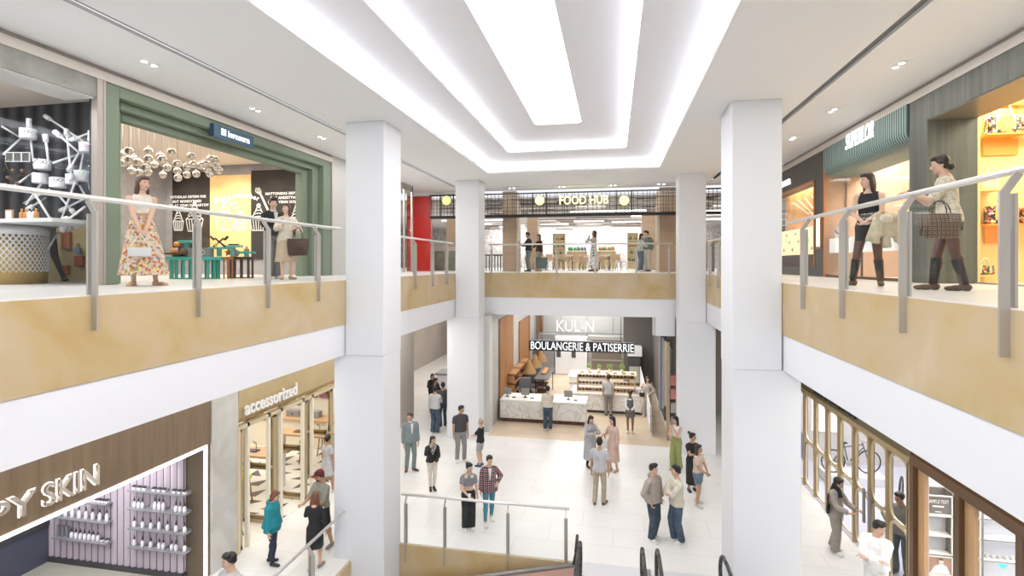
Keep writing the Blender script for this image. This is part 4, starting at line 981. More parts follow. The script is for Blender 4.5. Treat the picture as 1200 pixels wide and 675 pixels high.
for i, (px, Y) in enumerate([(535, 30), (560, 33), (580, 30), (600, 36), (650, 34), (690, 26), (690, 32), (700, 38), (735, 26), (735, 33), (760, 29), (830, 27), (835, 32)]):
    x = onY(px, 260, Y).x; t = thing('linear_lamp', 'slim white linear lamp under the food hall ceiling', 'light', (x, Y, 8.97), 0, 'linear lamps of the food hall'); box(-.9, .9, -.06, .06, -.02, .02).build('light_bar', fl, t); [MB().cyl((q_, 0, .02), (q_, 0, .25), .006, n=5).build('cord', dgrey, t) for q_ in (-.7, .7)]
# shelving with bottles
def shelf_unit(px0, px1, Y, h, rows, label, glow=True, cols=None):
    a, b = onY(px0, 300, Y), onY(px1, 300, Y); W_ = b.x-a.x
    t = thing('shelf_unit', label, 'shelf', (a.x, Y, UP)); wm_ = mat('shelf_birch', (.70, .56, .38), .5)
    box(0, W_, .34, .37, 0, h).build('back_panel', mat('shelf_back', (.78, .66, .44), .5), t)
    for x in (0, W_-.03): box(x, x+.03, 0, .34, 0, h).build('side_panel', wm_, t)
    for k in range(rows+1): box(.03, W_-.03, 0, .34, k*(h-.03)/rows, k*(h-.03)/rows+.03).build('shelf', wm_, t)
    return a.x, W_, h, rows
bcols = [(.08, .25, .09), (.5, .5, .48), (.35, .16, .05), (.7, .45, .12), (.05, .06, .05), (.45, .3, .1)]
def fill_bottles(a, W_, Y, h, rows, label, group, n, lo=0, colset=bcols, z0=UP, s=1.):
    for k in range(lo, rows):
        for i in range(n):
            zc = z0+k*(h-.03)/rows+.031; x = a+.08+(W_-.16)*(i+.5)/n; hh = min((h/rows-.08), rnd.uniform(.18, .3))*s
            c = rnd.choice(colset); o = MB().lathe([(.038*s, 0), (.04*s, hh*.6), (.014*s, hh*.75), (.014*s, hh)], n=8).build('bottle', mat('btl%02d%02d' % (int(c[0]*99), int(c[1]*99)), c, .3)); o.location = (x, Y+.17, zc); tag(o, label, 'bottle', group)
S1 = shelf_unit(647.5, 662.5, 33, 2.25, 5, 'tall lit birch shelf of bottles left of the low shelf in the food hall'); fill_bottles(S1[0], S1[1], 33, 2.25, 5, 'bottle on the tall birch shelf left in the food hall', 'bottles on the left food hall shelf', 6, 1)
S2 = shelf_unit(735, 748, 33, 2.25, 5, 'tall lit birch shelf of bottles right of the low shelf in the food hall'); fill_bottles(S2[0], S2[1], 33, 2.25, 5, 'bottle on the tall birch shelf right in the food hall', 'bottles on the right food hall shelf', 5, 1)
S3 = shelf_unit(664, 688, 34, 1.15, 2, 'low wide birch shelf between the tall ones, left half'); S4 = shelf_unit(700, 722, 34, 1.15, 2, 'low wide birch shelf between the tall ones, right half')
for S_, nm in ((S3, 'left'), (S4, 'right')):
    fill_bottles(S_[0], S_[1], 34, 1.15, 2, 'bottle inside the low %s half shelf of the food hall' % nm, 'bottles in the low %s shelf' % nm, 8, 1)
    fill_bottles(S_[0], S_[1], 34, .3, 1, 'bottle standing on top of the low %s half shelf' % nm, 'bottles on top of the low %s shelf' % nm, 12, 0, [(.06, .3, .1), (.5, .5, .48), (.06, .06, .2)] if nm == 'left' else [(.6, .2, .06), (.5, .5, .5), (.1, .3, .1)], UP+1.15, 1.4)
# tables and chairs of the food hall
tw = mat('table_white', (.78, .74, .68), .4); cw = mat('chair_beech', (.55, .38, .24), .5)
def cafe_table(x, y, label, dk=False):
    t = thing('cafe_table', label, 'table', (x, y, UP)); m1 = dgrey if dk else tw
    MB().lathe([(.42, .72), (.42, .75)], n=24).build('table_top', m1, t); MB().cyl((0, 0, .02), (0, 0, .72), .03, n=8).build('pedestal', dgrey, t); MB().lathe([(.22, 0), (.22, .02)], n=16).build('foot', dgrey, t)
def cafe_chair(x, y, rz):
    t = thing('cafe_chair', 'beech shell chair at a cafe table in the food hall', 'chair', (x, y, UP), rz, 'beech chairs of the food hall')
    box(-.21, .21, -.2, .2, .43, .46).build('seat', cw, t, bevel=.01); MB().prism([(-.2, .50), (.2, .50), (.17, .82), (-.17, .82)], 'y', .18, .21).build('backrest', cw, t)
    for sx in (-1, 1):
        for sy in (-1, 1): MB().cyl((sx*.16, sy*.15, .43), (sx*.21, sy*.2, 0), .013, n=6).build('leg', dgrey, t)
    MB().cyl((0, .17, .44), (0, .195, .6), .02, n=6).build('back_support', cw, t)
for i, (px, Y) in enumerate([(671, 26.5), (694, 29.6), (714, 26.5), (640, 27), (624, 30)]):
    x = onY(px, 300, Y).x; cafe_table(x, Y, ['white round cafe table behind the left railing posts', 'white round cafe table behind the dotted dress', 'white round cafe table right of the dotted dress', 'white round cafe table right of the standing pair', 'white round cafe table behind the standing pair'][i])
    for q in (.4, 2.2, 3.9): cafe_chair(x+.74*math.sin(q), Y-.74*math.cos(q), q)
t = thing('bar_table', 'dark bar table with slatted base at the left of the food hall', 'table', (onY(576, 300, 24.5).x, 24.5, UP))
box(-.6, .75, -.3, .3, .72, .78).build('table_top', dgrey, t)
for k in range(9): box(-.5+k*.14, -.46+k*.14, -.25, -.21, 0, .72).build('slat', black, t)
t = thing('green_counter', 'green patterned counter with a pale top beside the red wall', 'counter', (onY(520, 300, 24).x, 24, UP)); 
box(-.8, 1.3, 0, .5, 0, .95).build('cabinet', ramp_mat('green_marble', 'NOISE', [(.3, (.18, .23, .15)), (.7, (.33, .37, .27))], 3, .4, detail=8), t); box(-.85, 1.35, -.05, .55, .95, 1.15).build('counter_top', mat('pale_top', (.62, .60, .52), .4), t)
t = thing('stacked_screens', 'row of grey upright slats behind the right railing of the food hall', 'screen', (onY(836, 300, 24).x, 24, UP))
for k in range(7): box(-1.0+k*.3, -.85+k*.3, 0, .05, 0, 1.3).build('slat', mgrey, t)
box(-1.1, 1.2, -.02, .3, 1.25, 1.33).build('rail', wood, t)

# ================================================================== upper right shops
dwall = mat('charcoal_fascia', (.085, .078, .072), .5, noise=(1.5, .12))
YQ = 15.55
cop = mat('copper_trim', (.55, .24, .10), .35, .4)
struct('wall_charcoal', MB().bx(SR, SR+.3, 14.85, YQ, UP, 9.36).bx(SR, SR+.3, YQ, 21, 8.62, 9.36).bx(SR, SR+.3, YQ, 21, UP, UP+.25), dwall)
struct('trim_16', MB().bx(SR-.03, SR, YQ-.05, YQ, UP+.25, 8.65).bx(SR-.03, SR, YQ-.05, 21, 8.62, 8.68).bx(SR-.03, SR+.02, 14.80, 14.85, UP, 9.36), cop)
struct('window_3', box(SR+.02, SR+.035, YQ, 21, UP+.25, 8.62), glf)
t = thing('shop_sign', 'white lettering on the charcoal fascia beside the near right column', 'sign', (SR-.01, 18.4, UP+2.9))
p = onX(925, 213, SR); lettering('lettering', 'Geneva', .36, (SR-.02, 18.75, p.z-.08), RNX, emis('letter_soft', (1, 1, 1), .9), t, .02, bold=.006, sx=1.15)
amber_w = mat('amber_wall', (.62, .34, .12), .45, noise=(2, .2))
struct('wall_jewel_back', box(SR+.9, SR+1.0, 15.0, 21, UP, 9.2), amber_w)
struct('wall_jewel_side', box(SR+.5, SR+1.0, 14.85, 15.3, UP, 9.2), dwall)
t = thing('jewellery_cabinet', 'warmly lit jewellery cabinet behind the copper-framed window', 'cabinet', (SR+.6, 17.6, UP))
box(SR+.35, SR+.85, 15.7, 20.5, UP+.25, UP+.62).build('base', wood_d, t, True); box(SR+.38, SR+.85, 15.8, 20.4, UP+.62, UP+1.45).build('lit_case', emis('case_glow', (1, .72, .42), .8), t, True)
for k in range(16): MB().ball((SR+.34, 15.9+k*.28, UP+.8+.25*(k % 3)), (.03, .06, .06), 8, 6).build('jewellery_tray', pw, t, True)
for k in range(5): MB().bar((SR+.6, 15.8+k*.5, UP+1.5+k*.1), (SR+.7, 17.2+k*.6, 8.5), .04, .06).build('gilt_rib', mat('gilt', (.8, .55, .3), .4, .3), t, True)
# ribbed canopy shop
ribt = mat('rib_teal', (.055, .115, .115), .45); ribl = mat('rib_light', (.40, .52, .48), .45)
t = thing('ribbed_canopy', 'teal ribbed canopy with curved lower edges and white script above the necklace shop', 'canopy', (SR, 12.8, 8.6))
prof = [(SR-.02, 9.36), (SR-.02, 8.86)]+[(SR-.02+.22*(1-math.cos(q)), 8.86-.22*math.sin(q)) for q in [PI/2*k/6 for k in range(1, 7)]]+[(SR+.85, 8.64)]
box(SR+.05, SR+.85, 10.9, 14.8, 8.72, 9.36).build('core', ribt, t, True)
m = MB(); m2 = MB()
for k in range(46):
    y = 10.92+k*.0845
    pts = [(x, y, z) for x, z in prof]
    for a, b in zip(pts[:-1], pts[1:]): (m if True else m2).bar(a, b, .042, .05, up=(0, 1, 0))
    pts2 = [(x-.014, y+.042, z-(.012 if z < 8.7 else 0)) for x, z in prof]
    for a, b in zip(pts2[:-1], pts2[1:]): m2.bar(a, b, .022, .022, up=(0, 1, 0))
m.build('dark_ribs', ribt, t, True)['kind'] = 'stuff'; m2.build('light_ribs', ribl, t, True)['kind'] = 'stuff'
p0 = onX(992, 172, SR-.06); p1 = onX(1027, 152, SR-.06)
lettering('lettering', 'SUPERLOR', .50, (SR-.08, p0.y+.02, p0.z-.08), RNX, emis('script_white', (1, 1, 1), .7), t, .012, bold=.001, shear=.25, sx=(p0.y-p1.y)/2.45)
beige = ramp_mat('beige_panel', 'NOISE', [(.3, (.47, .36, .26)), (.7, (.52, .40, .29))], 1.0, .4)
struct('wall_necklace_back', MB().bx(SR+1.9, SR+2.0, 11.31, 16.5, UP, 9.3).bx(SR+.5, SR+2.0, 15.3, 15.4, UP, 9.3), beige)
struct('wall_necklace_panel', MB().bx(SR+.5, SR+1.9, 14.78, 14.84, UP, 9.3).bx(SR+.02, SR+.5, 14.84, 14.86, UP, 8.7), mat('rose_beige', (.47, .33, .25), .4))
m = MB()
for y in (11.4, 12.3, 13.2, 14.3): m.bx(SR+1.87, SR+1.9, y, y+.03, UP+1.9, 9.3)
m.bx(SR+1.87, SR+1.9, 11.31, 15.3, 8.2, 8.24); struct('trim_17', m, wood_d)
struct('ceiling_necklace', box(SR+.5, SR+2, 11.31, 15.4, 9.3, 9.34), ceilw)
struct('window_4', box(SR+.02, SR+.03, 10.9, 14.8, UP+.05, 8.66), glf)
struct('trim_18', MB().bx(SR+.0, SR+.05, 10.9, 14.8, UP, UP+.06), wood_d)
busts = [(985, 'bust with a dark beaded necklace on a white plinth, left of the woman with boots'), (1010, 'white necklace bust hidden partly by the woman in black'), (1030, 'white bust on a plinth behind the folded coat'), (1055, 'white bust on a plinth beside the green panelled corner')]
for i, (px, lb) in enumerate(busts):
    p = ray(px, 300); Xb = SR+.26; k = Xb/p.x; y = p.y*k
    t = thing('plinth', 'white plinth on a dark stem, %s in the necklace window' % ['leftmost', 'second from the left', 'third from the left', 'rightmost'][i], 'plinth', (Xb, y, UP))
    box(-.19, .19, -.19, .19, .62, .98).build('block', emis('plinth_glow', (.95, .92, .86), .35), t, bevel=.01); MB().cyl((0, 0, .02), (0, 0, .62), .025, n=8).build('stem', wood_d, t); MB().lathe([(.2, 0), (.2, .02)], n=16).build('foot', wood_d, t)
    t = thing('necklace_bust', lb, 'bust', (Xb, y, UP+.982), -.75)
    m = MB(); loft(m, [(0, .12, .07, 0, 0), (.14, .15, .08, 0, 0), (.24, .12, .07, 0, 0), (.30, .05, .05, 0, 0), (.42, .045, .045, 0, 0)]); smooth_mod(m.build('torso', pw, t), .012, 3)
    MB().tube([(.08*math.cos(q), -.075-.02*math.sin(-q), .22+.11*math.sin(q)) for q in [-PI+PI*j/12 for j in range(13)]], .012, 6).build('necklace', mat('beads_%d' % (i % 2), (.25, .06, .05) if i == 0 else (.3, .25, .2), .4), t)
t = thing('display_handbag', 'dark handbag lying beside the leftmost necklace bust', 'bag', onX(972, 278, SR+.9), PI/2); m = MB(); loft(m, [(-.1, .16, .06, 0, 0), (0, .17, .07, 0, 0), (.12, .1, .05, 0, 0)]); m.build('bag_body', dgrey, t); MB().tube([(-.1, 0, .1), (0, 0, .26), (.1, 0, .1)], .01, 6).build('strap', dgrey, t); t.location.z = UP+1.09
t = thing('vertical_light_niche', 'upright cream light box on the charcoal pillar left of the busts', 'light', (SR-.03, 15.15, UP)); box(SR-.05, SR-.0, 15.0, 15.3, UP+.75, UP+1.65).build('frame', cop, t, True); box(SR-.056, SR-.049, 15.03, 15.27, UP+.8, UP+1.6).build('panel', emis('niche', (1, .9, .75), .7), t, True)
# handbag shop behind the grey-green portal
panel_g = ramp_mat('grey_green_veneer', 'WAVE', [(0, (.085, .095, .080)), (.5, (.115, .125, .108)), (1, (.135, .145, .125))], 6, .5, (0, 1, 0), dist=2, detail=4)
panel_f = ramp_mat('grey_green_front', 'NOISE', [(.35, (.085, .095, .08)), (.65, (.135, .145, .125))], 14, .5, (1, 1, .03), detail=3)
struct('wall_portal', MB().bx(SR-.01, SR+.75, 10.32, 10.88, UP, 9.36).bx(SR-.01, SR+.75, -2, 10.32, 8.92, 9.36), panel_f)
struct('trim_19', MB().bx(SR, SR+.74, -2, 10.31, 8.90, 8.919), mat('soffit_bronze', (.16, .14, .11), .35))
yel = mat('yellow_display', (.80, .60, .26), .5)
struct('wall_yellow', MB().bx(SR+.75, SR+5, 11.2, 11.3, UP, 9.3).bx(SR+3.5, SR+3.6, -2, 11.2, UP, 9.3), yel)
struct('wall_yellow_return', MB().bx(SR+.76, SR+.8, 10.33, 11.2, UP, 9.3), yel)
struct('ceiling_bag_shop', box(SR+.75, SR+3.6, -2, 11.3, 9.3, 9.34), mat('yellow_ceiling', (.85, .72, .45), .5))
struct('trim_20', MB().bx(SR+.70, SR+.74, -2, 10.3, UP, UP+.03), steel)
org = mat('orange_panel', (.80, .34, .06), .5)
flow = ramp_mat('flower_bag', 'CELLS', [(0, (.02, .015, .015)), (.45, (.03, .02, .02)), (.5, (.75, .25, .05)), (.62, (.75, .6, .1)), (.72, (.6, .75, .8)), (.85, (.6, .2, .45)), (.93, (.03, .02, .02))], 30, .4, interp='CONSTANT')
flow2 = ramp_mat('colour_bag', 'CELLS', [(0, (.03, .03, .02)), (.3, (.7, .12, .08)), (.5, (.2, .5, .2)), (.65, (.75, .65, .15)), (.8, (.1, .1, .1))], 40, .4, interp='CONSTANT')
YW = 11.18
def shelf_bag(x0, y0, x1, y1, label, m_, panel=None, sunf=True):
    a, b = onY(x0, y0, YW-.25), onY(x1, y1, YW-.25); W_ = b.x-a.x; Hh = a.z-b.z
    t = thing('handbag', label, 'bag', ((a.x+b.x)/2, YW-.25, b.z))
    m = MB(); bh = Hh*.58; m.bx(-W_/2, W_/2, -.08, .10, 0, bh); m.build('bag_body', m_, t, bevel=.03)
    ln = mat('bag_leather', (.70, .58, .42), .5)
    m = MB()
    for s_ in (-1,): m.tube([(W_*.22*math.cos(q), s_*.06, bh*.85+(Hh-bh*.85)*math.sin(q)) for q in [PI*k/8 for k in range(9)]], .016, 6)
    m.build('handle', ln, t); [MB().bx(q_*W_*.25-W_*.05, q_*W_*.25+W_*.05, -.088, -.08, bh*.2, bh*.95).build('strap', ln, t) for q_ in (-1, 1)]
    if sunf:
        m = MB(); n = 14; r = bh*.5
        m.prism([((r if k % 2 else r*.72)*math.cos(PI*k/n), bh*.5+(r if k % 2 else r*.72)*math.sin(PI*k/n)) for k in range(2*n)], 'y', -.098, -.085); m.build('flower_patch', mat('sunny', (.90, .65, .06), .5), t)
        MB().cyl((0, -.105, bh*.5), (0, -.098, bh*.5), r*.4, n=14).build('flower_centre', mat('sunny_c', (.75, .25, .08), .5), t)
    s = thing('bag_shelf', ('orange shelf and back panel holding the ' if panel else 'small shelf holding the ')+label.replace(', behind the railing', '').replace(' cut by the right edge of the photo', ' at the right photo edge'), 'shelf', ((a.x+b.x)/2, YW, b.z-.03))
    box(-W_/2-.04, W_/2+.04, -.36, -.0, -.0, .028).build('shelf_board', org if panel else yel, s)
    if panel:
        c, d = onY(panel[0], panel[1], YW-.02), onY(panel[2], panel[3], YW-.02); box(c.x, d.x, YW-.03, YW-.001, d.z, c.z).build('back_panel', org, s, True)
shelf_bag(1156, 122, 1194, 156, 'dark floral handbag on the top orange shelf', flow, (1152, 122, 1193, 181))
shelf_bag(1198.5, 130, 1225, 156, 'dark floral handbag cut by the right edge of the photo, top row', flow)
shelf_bag(1156, 227, 1190, 262, 'dark floral handbag on the lower orange shelf, behind the railing', flow, (1154, 246, 1192, 285))
shelf_bag(1140, 303, 1163, 322, 'small multicoloured handbag on the lowest shelf', flow2, sunf=False)
shelf_bag(1146, 198, 1168, 222, 'pale beige handbag between the two floral ones', mat('cream_bag', (.75, .62, .40), .5), sunf=False)
shelf_bag(1198, 228, 1225, 262, 'dark floral handbag cut by the right edge of the photo, lower row', flow)
for y, lb in ((181, 'upper'), (290, 'lower')):
    p = onY(1133.5, y, 11.1); t = thing('hanging_charm', '%s pink and red round charm hanging beside the grey-green pillar' % lb, 'charm', p)
    for k, c in enumerate([(.75, .1, .1), (.8, .35, .4), (.7, .1, .3)]): MB().ball((0, 0, .1-.1*k), (.05, .03, .06), 10, 8).build('disc', mat('charm%d' % k, c, .4), t)
# ================================================================== lower left: skin care shop
struct('wall_skin_fascia', box(SL-.45, SL, -2, 9.30, 2.72, LC), wood_v)
struct('wall_skin_jamb', MB().bx(SL-.45, SL-.02, 9.17, 9.30, 0, 2.72), mat('bronze_jamb', (.17, .13, .09), .35, .2))
led_w = emis('frame_led', (1, 1, 1), 2.2)
t = thing('lit_frame', 'thin white lit frame round the skin care shop opening', 'light', (SL, 9.17, 0))
box(SL-.02, SL+.015, -2, 9.20, 2.66, 2.72).build('top_bar', led_w, t, True); box(SL-.02, SL+.015, 9.14, 9.20, 0, 2.66).build('side_bar', led_w, t, True)
lil = mat('lilac_wall', (.54, .47, .52), .55); bluew = mat('slate_blue', (.20, .21, .32), .55)
def corrugated(name, x0, x1, y, m_, ax='x', pitch=.155, z0=.12, z1=3.0, dep=.045):
    m = MB(); x = x0; pts = []
    n = int(abs(x1-x0)/pitch)
    for i in range(n):
        a = x0+(x1-x0)*i/n; b = x0+(x1-x0)*(i+1)/n
        for k in range(6): q = k/6; pts.append((a+(b-a)*q, y-dep*math.sin(PI*q)**.8))
    pts.append((x1, y))
    vs = []; fs = []
    for i, (u, v) in enumerate(pts):
        for z in (z0, z1): vs.append((u, v, z) if ax == 'x' else (v, u, z))
    for i in range(len(pts)-1): fs.append((2*i, 2*i+2, 2*i+3, 2*i+1))
    m.add(vs, fs, True)
    if ax == 'x': m.bx(min(x0, x1), max(x0, x1), y, y+.05, z0, z1)
    else: m.bx(y, y+.05, min(x0, x1), max(x0, x1), z0, z1)
    o = m.build(name, m_, fix=False)
    g_ = MB()
    for i in range(n+1):
        a = x0+(x1-x0)*i/n
        if ax == 'x': g_.bx(a-.006, a+.006, y-.012, y-.001, z0, z1)
        else: g_.bx(y+.001, y+.012, a-.006, a+.006, z0, z1)
    tag(g_.build(name+'_joints', mat('flute_gap', (.10, .09, .12), .8)), kind='structure')
    return tag(o, kind='structure')
YK = 9.12
corrugated('wall_skin_back', -11.95, SL-.46, YK, lil)
corrugated('wall_skin_side', 3, 9.0, -11.95, bluew, 'y', .3, .9, 3.0, -.05)
struct('wall_skin_dado', MB().bx(-12, -11.9, 3, YK, 0, .82), mat('slate_dado', (.09, .10, .14), .5))
struct('baseboard_skin', MB().bx(-11.95, SL-.46, YK-.06, YK, 0, .12).bx(-11.92, -11.86, 3, YK, .80, .92), dgrey)
struct('floor_skin', box(-12, SL-.0, -2, YK, 0, .006), mat('greenish_floor', (.40, .40, .32), .4))
struct('ceiling_skin', box(-12, SL-.45, -2, YK, 3.0, 3.05), ceilw)
def wall_shelf(px0, px1, py, label):
    a, b = onY(px0, py, YK-.2), onY(px1, py, YK-.2)
    t = thing('wall_shelf', label, 'shelf', (a.x, YK-.05, a.z)); box(a.x, b.x, YK-.20, YK-.03, a.z-.012, a.z+.012).build('board', mgrey, t, True, bevel=.003)
    box(a.x, b.x, YK-.03, YK-.025, a.z-.02, a.z+.05).build('back_rail', mgrey, t, True)
    return a.x, b.x, a.z+.012
def cosm(kind, x, z, lab, grp):
    t = thing('cosmetic_bottle' if kind != 'jar' else 'cosmetic_jar', lab, 'bottle' if kind != 'jar' else 'jar', (x, YK-.11, z), group=grp)
    if kind == 'jar': MB().lathe([(.035, 0), (.036, .045)], n=12).build('glass_body', pw, t); MB().lathe([(.037, .045), (.037, .07)], n=12).build('lid', dgrey, t)
    elif kind == 'box': box(-.035, .035, -.025, .025, 0, .045).build('carton', pw, t); box(-.036, .036, -.026, .026, .045, .075).build('lid', dgrey, t)
    elif kind == 'tall': box(-.028, .028, -.02, .02, 0, .24).build('tester_strip', mgrey, t)
    else:
        h = .13 if kind == 'b' else .17
        MB().lathe([(.032, 0), (.034, .01), (.034, h*.75), (.014, h*.85), (.014, h)], n=12).build('glass_body', pw, t); MB().lathe([(.016, h), (.016, h+.05), (.006, h+.055), (.006, h+.09)], n=8).build('dropper_cap', dgrey, t)
rows = [(149, 216, 575.4, 'topmost', ['box']*3+[None]+['box']*3+[None]+['box']*3), (149, 216, 597, 'second', ['b']*3+[None, None]+['B']*3+[None, None]+['b']*3), (149, 216, 620, 'third', ['b', None, 'b', None, 'b', None, 'B', None, 'b', None, 'b', None, 'b']), (149, 216, 642, 'lowest', ['tall2', None, 'tall2', None, 'tall2', None, 'b', 'b', None, 'b', 'b', None, 'b'])]
for x0, x1, y, nm, items in rows:
    a, b, z = wall_shelf(x0, x1, y, '%s of the four grey wall shelves on the right of the lilac wall' % nm)
    for i, k in enumerate(items):
        if k: cosm({'tall2': 'b'}.get(k, k), a+.08+(b-a-.16)*i/(len(items)-1), z, 'small white cosmetic item with a dark cap on the %s right shelf' % nm, '%s right shelf cosmetics' % nm)
for x0, x1, y, nm, items in [(99, 124, 590, 'short top', ['box']*5), (60, 124, 607, 'upper', ['B', 'B', 'B', 'B', 'B', 'B', 'B', 'B']), (60, 124, 631, 'lower', ['tall', 'tall', 'tall', 'b', 'b', 'b', 'b', 'b', 'b', 'b', 'jar', 'jar'])]:
    a, b, z = wall_shelf(x0, x1, y, '%s grey wall shelf on the left of the lilac wall' % nm)
    for i, k in enumerate(items): cosm(k, a+.08+(b-a-.16)*i/(len(items)-1), z, 'small white cosmetic item with a dark cap on the %s left shelf' % nm, '%s left shelf cosmetics' % nm)
p0 = onX(3, 607, SL+.03); 
chrome = mat('chrome_letter', (.75, .68, .60), .12, .85); lface = emis('halo_white', (1, 1, 1), .9)
t = thing('shop_sign', 'big chrome lettering on the brown veneer above the skin care shop', 'sign', (SL+.03, 6.5, 3.1))
pa, pb, pc, pd = onX(3, 603, SL+.05), onX(38, 603, SL+.05), onX(50, 592, SL+.05), onX(113, 566, SL+.05)
yS = onX(50, 592, SL+.05).y; yN = onX(114, 567, SL+.05).y; zL = onX(50, 594, SL+.05).z; zN = onX(114, 569, SL+.05).z
hL = onX(114, 545, SL+.05).z-zN
o = lettering('lettering', 'SKIN', hL*1.42, (SL+.05, yS, (zL+zN)/2), RX, chrome, t, .03, sx=1.0); wdt = o.dimensions.x if o.dimensions.x else 1
bb = [v.co.x for v in o.data.vertices]; o.matrix_basis = Matrix.LocRotScale(o.location, Euler(RX), Vector(((yN-yS)/(max(bb)-min(bb)), 1, 1)))
yY = onX(38, 604, SL+.05).y
o2 = lettering('lettering', 'PY', hL*1.42, (SL+.05, yY-.78, (zL+zN)/2-.0), RX, chrome, t, .03); bb = [v.co.x for v in o2.data.vertices]
yP = yY-(max(bb)-min(bb))*1.15; o2.matrix_basis = Matrix.LocRotScale(Vector((o2.location.x, yP-t.location.y, o2.location.z)), Euler(RX), Vector((1.15, 1, 1)))
for tx_, o_ in (('SKIN', o), ('PY', o2)):
    h_ = lettering('halo_lettering', tx_, hL*1.42, (0, 0, 0), RX, emis('halo_glow', (1, .97, .92), .6), t, .012, bold=.010); h_.matrix_basis = o_.matrix_basis.copy(); h_.location.x -= .03
o3 = lettering('lettering', 'HAP', hL*1.42, (SL+.05, yP-1.35, (zL+zN)/2), RX, chrome, t, .03, sx=1.1)
# marble pilaster
struct('wall_marble_pier', box(SL-.5, SL+.02, 9.32, 10.08, 0, LC), ramp_mat('grey_marble', 'NOISE', [(.3, (.50, .48, .44)), (.6, (.60, .58, .54)), (.75, (.66, .64, .60))], 1.5, .4, detail=8, dist=1))

# ================================================================== lower left: accessories shop
gold = mat('satin_gold', (.42, .32, .17), .35, .45); goldl = mat('pale_gold', (.72, .62, .42), .4, .3)
t = thing('sign_fascia', 'sloping gold fascia carrying white letters above the accessories shop', 'sign', (SL, 12, 2.8))
MB().prism([(SL+.02, LC), (SL+.02, 3.45), (SL-.02, 2.95), (SL-.18, 2.80), (SL-.3, 2.80), (SL-.3, LC)], 'y', 10.1, 17).build('fascia_panel', ramp_mat('gold_fascia_satin', 'NOISE', [(.3, (.50, .38, .20)), (.7, (.60, .48, .28))], .8, .4, metal=.25), t, True)
pA, pB = onX(287, 487, SL+.08), onX(348, 462, SL+.08)
o = lettering('lettering', 'accessorized', .42, (SL+.08, pA.y, 3.03), RX, mat('letter_cream', (.85, .84, .82), .4), t, .018, bold=.012)
bb = [v.co.x for v in o.data.vertices]; o.matrix_basis = Matrix.LocRotScale(o.location, Euler(RX), Vector(((pB.y-pA.y)/(max(bb)-min(bb)), 1, 1)))
struct('trim_21', MB().bx(SL-.12, SL+.02, 10.1, 17, 2.72, 2.80).bx(SL-.1, SL+.03, 10.06, 10.14, 0, 2.8), goldl)
def rloop(m, fix, u0, u1, z0, z1, r, w_, d_, ax):
    pts = []
    for cx, cz, a0 in ((u1-r, z1-r, 0), (u0+r, z1-r, PI/2), (u0+r, z0+r, PI), (u1-r, z0+r, 1.5*PI)):
        for k in range(5): a = a0+PI/2*k/4; pts.append((cx+r*math.cos(a), cz+r*math.sin(a)))
    P_ = [(u, fix, z) if ax == 'x' else (fix, u, z) for u, z in pts]
    m.ribbon(P_, d_, w_, True, up=(0, 1, 0) if ax == 'x' else (1, 0, 0))
def gold_leaf(y, label, x0=SL-.92, x1=SL-.05):
    t = thing('door_leaf', label, 'door', (SL-.05, y, 0))
    m = MB(); m.bx(x0, x0+.05, y-.05, y+.05, .0, 2.72).bx(x1-.05, x1, y-.05, y+.05, 0, 2.72).bx(x0, x1, y-.05, y+.05, 0, .08).bx(x0, x1, y-.05, y+.05, 2.64, 2.72); m.build('frame', mat('leaf_gold', (.50, .42, .27), .4, .3), t, True)
    m = MB(); rloop(m, y, x0+.07, x1-.07, .12, 1.36, .16, .045, .09, 'x'); m.build('lower_loop', mat('loop_gold_shaded', (.30, .22, .11), .4, .3), t, True)  # darker gold paints in the shadow side of the loops
    m = MB(); rloop(m, y, x0+.07, x1-.07, 1.42, 2.60, .16, .045, .09, 'x'); m.build('upper_loop', MATS['loop_gold_shaded'], t, True)
    box(x0+.06, x1-.06, y-.005, y+.005, .1, 2.62).build('glass', glf, t, True)
    MB().cyl((x1-.11, y-.08, .8), (x1-.11, y-.08, 1.7), .018, n=8).build('pull_handle', steel, t, True)
for y, lb in ((10.25, 'gold framed glass door leaf beside the marble pilaster'), (11.46, 'gold framed glass door leaf behind the person in the teal jacket'), (12.78, 'gold framed glass door leaf left of the man in the cap'), (14.1, 'gold framed glass door leaf behind the near left column')): gold_leaf(y, lb)
m = MB()
brt = mat('lit_post_gold', (.85, .80, .68), .35)  # pale gold colours the posts as if lit
for y in (10.42, 11.15, 11.62, 12.55, 12.98, 14.3, 15.5): m.bx(SL-.06, SL+.02, y-.035, y+.035, 0, 2.8)
struct('trim_22', m, brt)
struct('floor_accessories', box(-15.5, SL, 10.1, 18, 0, .006), mat('cream_floor', (.78, .74, .68), .3))
m = MB(); rnd = random.Random(5)
for i in range(10):
    for j in range(12):
        x, y = -15.3+i*.75+(j % 2)*.37, 10.2+j*.62; s_ = .42
        if x > SL-.4: continue
        k = (i+j) % 3
        tri = [(x, y), (x+s_, y), (x, y+s_)] if k == 0 else ([(x, y), (x+s_, y+s_), (x, y+s_)] if k == 1 else [(x-.1, y), (x+s_, y), (x+s_, y+s_*1.1)])
        m.prism(tri, 'z', .006, .009)
struct('floor_inlay', m, mat('slate_inlay', (.10, .09, .085), .4))
struct('wall_accessories_back', MB().bx(-15.5, SL-.1, 17.9, 18.0, 0, LC).bx(-15.6, -15.5, 10.1, 18, 0, LC), mat('cream_wall', (.78, .72, .60), .6))
struct('wall_accessories_left', MB().bx(-15.5, SL-.5, 9.95, 10.08, 0, LC), MATS['cream_wall'])
desk_w = mat('desk_top_wood', (.50, .32, .18), .4)
